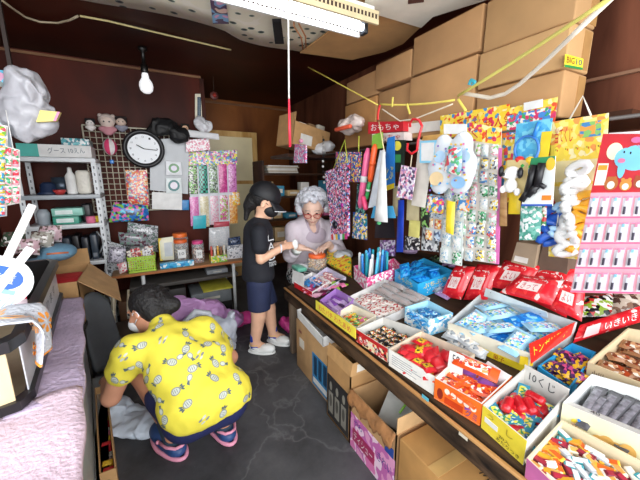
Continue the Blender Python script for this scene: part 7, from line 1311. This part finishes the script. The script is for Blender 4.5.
# shorts
NV = M('#1c2352', 0.75, noise=0.1, bump=0.2)
part('shorts', sdf_b(NV, [cn(hipL + V3((0, -0.01, -0.01)), hipR + V3((0, -0.01, -0.012)), 0.096, 0.096, 0.02), cn(hipc + V3((0, 0, -0.02)), hipc + V3((0, 0, 0.0)), 0.1, 0.095), cn(hipL, hipL.lerp(knL, 0.42), 0.1, 0.088), cn(hipR, hipR.lerp(knR, 0.5), 0.1, 0.088)], vox=0.006, k=0.03, cuts=[(hipL.lerp(knL, 0.5), tuple(knL - hipL + V3((0.15, 0, 0.1))))]), pr, 'navy blue shorts')
# hair: rough black hair with a short tail, leaving face and ear free
f_, s_, u_ = frame(hf, (0.1, 0.3, 1))
BH = M('#0f0c0d', 0.62, noise=0.3, scale=60, bump=0.9, bscale=70)
hr = [el(hp(0, -0.03, 0.04), (0.088, 0.088, 0.083), HR, 0.01), el(hp(0, -0.062, -0.005), (0.076, 0.06, 0.082), HR, 0.02), el(hp(0.02, -0.098, 0.0), (0.04, 0.045, 0.045), HR, 0.02), el(hp(0.03, -0.13, -0.02), (0.03, 0.04, 0.035), HR, 0.02)]
rr = random.Random(3)
for k in range(26):
    a = rr.uniform(0, 6.28); z = rr.uniform(-0.2, 1); rad = math.sqrt(max(0, 1 - z * z)); q_ = hp(0.083 * rad * math.cos(a), -0.035 + 0.085 * rad * math.sin(a) - 0.005, 0.04 + 0.08 * z)
    if rad * math.sin(a) < 0.35: hr.append(cn(q_, q_ + V3((rr.uniform(-1, 1), rr.uniform(-1, 1), rr.uniform(-1, 0.6))) * 0.03, 0.009, 0.003, 0.006))
part('hair', sdf_b(BH, hr, vox=0.005, k=0.01, cuts=[(hp(0, 0.045, 0.0), tuple(f_ - u_ * 0.35))], sub=[el(hp(-0.078, 0.01, -0.02), (0.02, 0.028, 0.036), HR), el(hp(0.078, 0.01, -0.02), (0.02, 0.028, 0.036), HR)]), pr, 'messy black hair tied back')
part('face_mask', sdf_b(M('#e8eaee', 0.7), [el(hp(0, 0.055, -0.045), (0.052, 0.05, 0.042), HR)], vox=0.004, k=0.01, cuts=[(hp(0, 0.03, -0.04), tuple(-f_))]), pr, 'white face mask')
for k in (-1, 1):
    tube_part('mask_loop', [hp(k * 0.045, 0.05, -0.02), hp(k * 0.07, 0.02, 0.0), hp(k * 0.08, -0.015, 0.0), hp(k * 0.078, -0.022, -0.02), hp(k * 0.062, 0.03, -0.05)], 0.0022, M('#f0f0f2', 0.6), pr)
    part('eye', B().ball(hp(k * 0.03, 0.078, 0.012), 0.008, BK, 8), pr)
# clogs with pink trim
def clog(an, t, S, mA, mB, parent, label, sole=None):
    t = V3(t).normalized(); s = V3((t.y, -t.x, 0)); R = [[s[i], t[i], (0, 0, 1)[i]] for i in range(3)]; g = V3((an.x, an.y, 0)); P_ = lambda x, y, z: g + (s * x + t * y + V3((0, 0, z))) * S
    o = part('shoe', sdf_b(mA, [el(P_(0, 0.105, 0.04), (0.044 * S, 0.062 * S, 0.036 * S), R, 0.02), el(P_(0, 0.05, 0.022), (0.04 * S, 0.075 * S, 0.02 * S), R, 0.02), el(P_(0, -0.005, 0.026), (0.034 * S, 0.04 * S, 0.026 * S), R, 0.02), cn(P_(-0.03, 0.03, 0.04), P_(-0.022, -0.015, 0.045), 0.009 * S, 0.009 * S, 0.01), cn(P_(0.03, 0.03, 0.04), P_(0.022, -0.015, 0.045), 0.009 * S, 0.009 * S, 0.01)], vox=0.004, k=0.01, cuts=[(tuple(P_(0, 0, 0.001)), (0, 0, -1))]), parent, label)
    part('sole', B().tube([P_(0.041 * math.cos(a) * (1 if math.sin(a) < 0 else 1.08), 0.055 + 0.108 * math.sin(a), 0.009) for a in [i * math.pi / 12 for i in range(24)]], 0.008 * S, sole or mB, 8, True), o)
    part('heel_strap', B().tube([P_(0.04, 0.055, 0.05), P_(0.036, 0.0, 0.052), P_(0.02, -0.036, 0.056), P_(0, -0.044, 0.058), P_(-0.02, -0.036, 0.056), P_(-0.036, 0.0, 0.052), P_(-0.04, 0.055, 0.05)], 0.006 * S, mB, 8), o)
    for k in (-1, 1): part('rivet', B().ball(P_(k * 0.043, 0.055, 0.05), 0.008 * S, mB, 8), o)
    b = B()
    for x, y in ((-0.015, 0.1), (0.015, 0.1), (0, 0.12), (-0.02, 0.125), (0.02, 0.125), (0, 0.09)): b.ball(P_(x, y, 0.072 - (y - 0.1) * 0.35 - abs(x) * 0.2), (0.004 * S,) * 3, M('#3a3a3e', 0.7), 6)
    part('vent_holes', b, o); return o
CB = M('#2c4a7e', 0.5, noise=0.08); CP = M('#e89ab4', 0.45)
clog(anL + V3((0.005, -0.015, 0)), tf, 1.12, CB, CP, pr, 'blue clog with a pink strap and lining'); clog(anR + V3((0.01, -0.015, 0)), tf2, 1.1, CB, CP, pr, 'blue clog with a pink strap and lining')
for a_, kn in ((anL, knL), (anR, knR)): part('sock', sdf_b(M('#2c3e50', 0.85, bump=0.3), [cn(a_ - V3((0, 0, 0.03)), a_.lerp(kn, 0.22), 0.042, 0.041), el(a_ + V3((0, 0.02, -0.04)), (0.036, 0.05, 0.03))], vox=0.005, k=0.01), pr, 'navy sock')
# ---------------------------------------------------------------- standing child
ch = thing('person', (0.62, 1.99, 0), 'child in a black cap and navy shorts standing before the old woman', 'person')
f = V3((0.97, -0.2, 0)).normalized(); s = V3((f.y, -f.x, 0))                                   # s = the child's right, towards the camera
C0 = V3((0.615, 1.985, 0)); K = lambda a, b_, z: C0 + f * a + s * b_ + V3((0, 0, z))
hd = K(0.055, 0.0, 1.035); hf = (f * 1 + V3((0, 0, -0.42)) + s * 0.12)
HP, hp, HR = head_prims(hd, hf, (0, 0, 1), 0.97)
fA, fB = K(-0.055, 0.055, 0), K(0.085, -0.04, 0)
bd = HP + [cn(K(0.0, 0, 0.88), K(0.035, 0, 0.97), 0.04, 0.036, 0.02), cn(K(0.0, 0.085, 0.86), K(0.0, -0.085, 0.86), 0.04, 0.04, 0.04), cn(K(0.005, 0, 0.80), K(-0.01, 0, 0.55), 0.078, 0.075), cn(K(-0.01, 0.05, 0.5), K(-0.01, -0.05, 0.5), 0.07, 0.07),
     cn(K(-0.01, 0.05, 0.48), K(-0.02, 0.055, 0.27), 0.072, 0.052, 0.01), cn(K(-0.02, 0.055, 0.27), K(-0.055, 0.055, 0.07), 0.05, 0.032, 0.008), cn(K(0.0, -0.05, 0.48), K(0.06, -0.045, 0.27), 0.072, 0.052, 0.01), cn(K(0.06, -0.045, 0.27), K(0.085, -0.04, 0.07), 0.05, 0.032, 0.008), cn(K(-0.055, 0.055, 0.06), K(0.02, 0.06, 0.03), 0.027, 0.02), cn(K(0.085, -0.04, 0.06), K(0.16, -0.04, 0.03), 0.027, 0.02),
     cn(K(-0.005, 0.115, 0.855), K(0.0, 0.135, 0.685), 0.037, 0.03, 0.02), cn(K(0.0, 0.135, 0.685), K(0.155, 0.085, 0.745), 0.03, 0.021, 0.006), cn(K(0.0, -0.115, 0.855), K(0.03, -0.13, 0.69), 0.037, 0.03, 0.02), cn(K(0.03, -0.13, 0.69), K(0.175, -0.03, 0.74), 0.03, 0.021, 0.006)]
bd += hand(K(0.16, 0.083, 0.747), f * 0.9 - s * 0.35 + V3((0, 0, 0.05)), s * 0.8 + V3((0, 0, 0.6)), 0.78, 0.9, -1) + hand(K(0.18, -0.025, 0.74), f * 0.9 + s * 0.4, V3((0, 0, 1)) - s * 0.4, 0.78, 0.8, 1)
part('body', sdf_b(SKC, bd, vox=0.0055, k=0.025), ch)
NB = M('#14161f', 0.8, noise=0.1, bump=0.2)
ts = part('t_shirt', sdf_b(NB, [cn(K(0, 0.085, 0.855), K(0, -0.085, 0.855), 0.052, 0.052, 0.04), cn(K(0.005, 0, 0.84), K(-0.01, 0, 0.55), 0.098, 0.108), cn(K(0, 0.045, 0.55), K(0, -0.045, 0.55), 0.092, 0.092), cn(K(0.0, 0.11, 0.855), K(0.0, 0.13, 0.765), 0.052, 0.052, 0.02), cn(K(0.0, -0.11, 0.855), K(0.015, -0.125, 0.765), 0.052, 0.052, 0.02), cn(K(0.01, 0, 0.88), K(0.02, 0, 0.905), 0.055, 0.045)], vox=0.006, k=0.03, cuts=[(K(0, 0, 0.525), (0, 0, -1))]), ch, 'black T-shirt with white lettering down the front')
b = B(); import bisect
q = Q(K(0.112, 0.075, 0.60), K(0.115, -0.02, 0.60), K(0.100, -0.02, 0.82), K(0.095, 0.07, 0.82)); q.n = (f * 0.85 + s * 0.5).normalized()
q = Q(K(0.04, 0.112, 0.60), K(0.112, 0.052, 0.60), K(0.102, 0.045, 0.86), K(0.035, 0.10, 0.86)); q.n = (f * 0.7 + s * 0.7).normalized()
for k, t_ in enumerate('LAB'): q.text(b, t_, M('#e8ecee', 0.6), 0.12 + 0.05 * k, 0.74 - 0.25 * k, 0.85, 0.94 - 0.25 * k, 0.006)
q.text(b, 'TOKYO', M('#e8ecee', 0.6), 0.15, 0.08, 0.9, 0.2, 0.006); part('lettering', b, ts)
part('shorts', sdf_b(M('#1d2646', 0.75, noise=0.1, bump=0.2), [cn(K(-0.01, 0.045, 0.55), K(-0.01, -0.045, 0.55), 0.083, 0.083), cn(K(-0.01, 0.055, 0.5), K(-0.015, 0.062, 0.33), 0.083, 0.076, 0.01), cn(K(0.0, -0.05, 0.5), K(0.05, -0.05, 0.33), 0.083, 0.076, 0.01)], vox=0.006, k=0.02, cuts=[(K(0, 0, 0.32), (0, 0, -1))]), ch, 'navy shorts')
hfn, hs_, hu = frame(hf)
part('hair', sdf_b(BH, [el(hp(0, -0.03, 0.03), (0.079, 0.084, 0.08), HR), el(hp(0, -0.075, -0.02), (0.05, 0.05, 0.06), HR), cn(hp(0, -0.095, 0.0), hp(0.0, -0.095, -0.06), 0.026, 0.028, 0.02), cn(hp(0, -0.095, -0.06), hp(0, -0.08, -0.15), 0.028, 0.014, 0.02)], vox=0.005, k=0.01, cuts=[(hp(0, 0.02, 0), tuple(hfn))], sub=[el(hp(k * 0.076, -0.002, -0.015), (0.02, 0.024, 0.036), HR) for k in (-1, 1)]), ch, 'black hair in a ponytail')
cp_ = part('cap', sdf_b(M('#0e0f14', 0.6, noise=0.1), [el(hp(0, -0.014, 0.045), (0.09, 0.106, 0.096), HR)], vox=0.004, k=0.01, cuts=[(hp(0, 0, 0.026), tuple(-hu))]), ch, 'black baseball cap with white edging')
def brim(u, v):
    a = (u - 0.5) * 2.2; r0 = 0.09; x = r0 * math.sin(a) * (1 - 0.02 * v); y = 0.085 * math.cos(a) - 0.014 + v * 0.085 * math.cos(a) ** 0.6; return hp(x, y, 0.036 - 0.04 * v - 0.022 * (abs(a) / 1.1) ** 2 * (0.4 + v * 0.6))
part('brim', B().grid(brim, 16, 6, M('#0e0f14', 0.6), 0.004), cp_); part('brim_edging', B().tube([brim(k / 16, 1.0) for k in range(17)], 0.0028, M('#e4e6ea', 0.5), 6), cp_, 'white brim edging'); part('button', B().ball(hp(0, -0.014, 0.142), 0.008, BK, 8), cp_)
part('face_mask', sdf_b(M('#131317', 0.7), [el(hp(0, 0.042, -0.034), (0.064, 0.066, 0.05), HR)], vox=0.004, k=0.01, cuts=[(hp(0, 0.012, -0.04), tuple(-hfn)), (hp(0, 0.0, 0.010), tuple(hu))]), ch, 'black face mask')
for k in (-1, 1): part('eye', B().ball(hp(k * 0.028, 0.077, 0.008), 0.008, BK, 8), ch); tube_part('mask_loop', [hp(k * 0.05, 0.045, -0.015), hp(k * 0.072, 0.01, 0.005), hp(k * 0.078, -0.02, -0.005)], 0.002, BK, ch)
part('wristband', B().tube([K(0.138, 0.09, 0.738) + (s * math.cos(a) * 0.025 + V3((0, 0, 1)) * math.sin(a) * 0.025) for a in [i * math.pi / 6 for i in range(12)]], 0.006, M('#e0e2ea', 0.5), 6, True), ch)
CW = M('#eef0ee', 0.5, noise=0.04)
clog(K(-0.055, 0.055, 0), f * 0.9 + s * 0.4, 0.86, CW, CW, ch, 'white clog'); clog(K(0.085, -0.04, 0), f * 0.7 + s * 0.6, 0.86, CW, CW, ch, 'white clog')
for a_, t_ in ((K(-0.055, 0.055, 0.05), K(-0.055, 0.055, 0.12)), (K(0.085, -0.04, 0.05), K(0.085, -0.04, 0.12))): part('sock', sdf_b(M('#2440a8', 0.85), [cn(a_, t_, 0.034, 0.031)], vox=0.004, k=0.01), ch, 'blue sock'); part('sock_band', B().tube([a_ + V3((0.03 * math.cos(a), 0.03 * math.sin(a), 0.015)) for a in [i * math.pi / 6 for i in range(12)]], 0.007, M('#e8c83a', 0.8), 6, True), ch, 'yellow sock band')
b = sdf_b(M('#eef0f0', 0.4), [el(K(0.245, 0.045, 0.75), (0.022, 0.022, 0.035))], vox=0.004, k=0.01); solo('white_wrapper', b, 'small white wrapped sweet held between the child\'s hands', 'sweet')
# ---------------------------------------------------------------- elderly woman seated behind the table
gr = thing('person', (1.12, 2.2, 0), 'elderly woman with curly grey hair and red glasses seated behind the table', 'person')
g0 = V3((1.115, 2.2, 0)); hf = V3((-0.45, -0.85, -0.42)); hd = V3((1.10, 2.12, 0.955)); HP, hp, HR = head_prims(hd, hf, (0, 0, 1), 1.06)
shA, shB = V3((0.975, 2.20, 0.795)), V3((1.265, 2.16, 0.785)); elA, elB = V3((0.90, 2.10, 0.62)), V3((1.30, 2.03, 0.60)); jt_ = jp + V3((0, 0, 0.118)); wA, wB = V3((jp.x - 0.115, jp.y + 0.045, jp.z + 0.165)), V3((jp.x + 0.13, jp.y + 0.06, jp.z + 0.155))
bd = HP + [cn((1.115, 2.2, 0.82), hd + V3((0.01, 0.03, -0.05)), 0.05, 0.045, 0.02), cn(shA, shB, 0.05, 0.05, 0.04), cn((1.115, 2.2, 0.74), (1.12, 2.28, 0.42), 0.12, 0.13), cn((1.03, 2.25, 0.4), (1.0, 1.98, 0.37), 0.085, 0.06), cn((1.2, 2.25, 0.4), (1.2, 1.98, 0.37), 0.085, 0.06), cn((1.0, 1.98, 0.37), (0.98, 2.0, 0.06), 0.055, 0.035), cn((1.2, 1.98, 0.37), (1.2, 2.0, 0.06), 0.055, 0.035),
     cn(shA, elA, 0.045, 0.036), cn(elA, wA, 0.034, 0.024, 0.008), cn(shB, elB, 0.045, 0.036), cn(elB, wB, 0.034, 0.024, 0.008), cn((0.98, 2.0, 0.05), (0.96, 1.9, 0.03), 0.03, 0.026), cn((1.2, 2.0, 0.05), (1.2, 1.9, 0.03), 0.03, 0.026)]
bd += hand(wA, V3((0.85, -0.42, -0.22)), V3((0.2, 0.0, 1)), 1.05, 0.45, -1, 0.2) + hand(wB, V3((-0.9, -0.35, -0.18)), V3((-0.1, 0.1, 1)), 1.05, 0.45, 1, 0.2)
part('body', sdf_b(SKG, bd, vox=0.006, k=0.025), gr)
MV = M('#cfc4cc', 0.85, noise=0.06, bump=0.5, bscale=40)
part('cardigan', sdf_b(MV, [cn(shA, shB, 0.068, 0.068, 0.05), cn((1.115, 2.2, 0.77), (1.12, 2.27, 0.44), 0.148, 0.165), cn(shA, elA, 0.062, 0.057, 0.03), cn(shB, elB, 0.062, 0.06, 0.03), cn(elA, elA.lerp(wA, 0.35), 0.055, 0.048, 0.01), cn(elB, elB.lerp(wB, 0.6), 0.057, 0.042, 0.01)], vox=0.006, k=0.03, sub=[el((1.09, 2.09, 0.865), (0.055, 0.09, 0.10))]), gr, 'pale mauve knit cardigan')
part('undershirt', sdf_b(M('#b0a2ae', 0.85), [cn((1.115, 2.17, 0.76), (1.115, 2.2, 0.70), 0.125, 0.12)], vox=0.006, k=0.02, sub=[el((1.095, 2.07, 0.85), (0.04, 0.07, 0.075))]), gr)
hfn, hs_, hu = frame(hf); GH = M('#c2c4cb', 0.85, noise=0.25, scale=60, bump=1.0, bscale=60)
rr = random.Random(6); hr = [el(hp(0, -0.03, 0.035), (0.088, 0.09, 0.088), HR)]
for k in range(150):
    a = rr.uniform(0, 6.283); z = rr.uniform(-0.45, 1.0); rad = math.sqrt(1 - z * z); x, y = rad * math.cos(a), rad * math.sin(a)
    if y > 0.45 and z < 0.5: continue
    r = rr.uniform(0.016, 0.027); hr.append(el(hp(0.112 * x, -0.025 + 0.108 * y, 0.035 + 0.108 * z), (r, r, r), None, 0.006))
part('hair', sdf_b(GH, hr, vox=0.005, k=0.01), gr, 'curly light grey hair')
for k in (-1, 1):
    part('eye', B().ball(hp(k * 0.03, 0.079, 0.01), (0.009, 0.009, 0.006), M('#2a1e1c', 0.3), 8), gr)
gl = part('glasses', B().tube([hp(-0.01, 0.1, 0.004), hp(0.01, 0.1, 0.004)], 0.0022, M('#a82c24', 0.4), 6), gr, 'red rimmed glasses')
for k in (-1, 1):
    cx_ = k * 0.034; part('rim', B().tube([hp(cx_ + 0.026 * math.cos(a), 0.1 - 0.006 * abs(math.cos(a)), 0.0 + 0.017 * math.sin(a)) for a in [i * math.pi / 8 for i in range(16)]], 0.0026, M('#a82c24', 0.4), 6, True), gl)
    b = B(); q = [hp(cx_ + 0.023 * math.cos(a), 0.098, 0.016 * math.sin(a)) for a in [i * math.pi / 8 for i in range(16)]]; b.add(q, [tuple(range(16))], M('#d88a7a', 0.1, alpha=0.3)); part('lens', b, gl); part('temple', B().tube([hp(k * 0.058, 0.094, 0.003), hp(k * 0.08, 0.0, 0.006)], 0.0022, M('#a82c24', 0.4), 6), gl)
    part('eyebrow', B().tube([hp(k * 0.014, 0.086, 0.034), hp(k * 0.032, 0.088, 0.039), hp(k * 0.05, 0.078, 0.034)], 0.0025, M('#9a948e', 0.8), 6), gr)
part('mouth', B().tube([hp(-0.02, 0.083, -0.054), hp(-0.008, 0.09, -0.053), hp(0.008, 0.09, -0.053), hp(0.02, 0.083, -0.054)], 0.0032, M('#a8605a', 0.5), 6), gr)
part('wrist_bandage', B().tube([wA.lerp(elA, 0.08), wA.lerp(elA, 0.42)], [0.033, 0.037], M('#dfe4e0', 0.85, bump=0.6), 16), gr, 'white wrist bandage')
PT = P(('#1f2426', '#e0e6e4', '#1f2426', '#4a7a80', '#d8dedc'), 38, 0.7, coat=0)
part('trousers', sdf_b(PT, [cn((1.03, 2.25, 0.4), (1.0, 1.98, 0.38), 0.1, 0.078), cn((1.2, 2.25, 0.4), (1.2, 1.98, 0.38), 0.1, 0.078), cn((1.0, 1.98, 0.38), (0.975, 2.0, 0.12), 0.075, 0.06, 0.01), cn((1.2, 1.98, 0.38), (1.2, 2.0, 0.12), 0.075, 0.06, 0.01)], vox=0.007, k=0.02), gr, 'black and white patterned trousers')
for x in (0.96, 1.2): part('shoe', sdf_b(M('#3a2e2c', 0.6), [el((x, 1.93, 0.03), (0.045, 0.11, 0.03))], vox=0.006, k=0.01), gr)
sl = thing('stool', (1.12, 2.3, 0), 'dark stool under the old woman', 'stool'); part('seat', B().bbox((0.98, 2.16, 0.255), (1.26, 2.44, 0.295), M('#2c2420', 0.6), 0.01), sl)
for x in (1.0, 1.22):
    for y in (2.18, 2.40): part('leg', B().box((x, y, 0), (x + 0.025, y + 0.025, 0.256), M('#2c2420', 0.6)), sl)
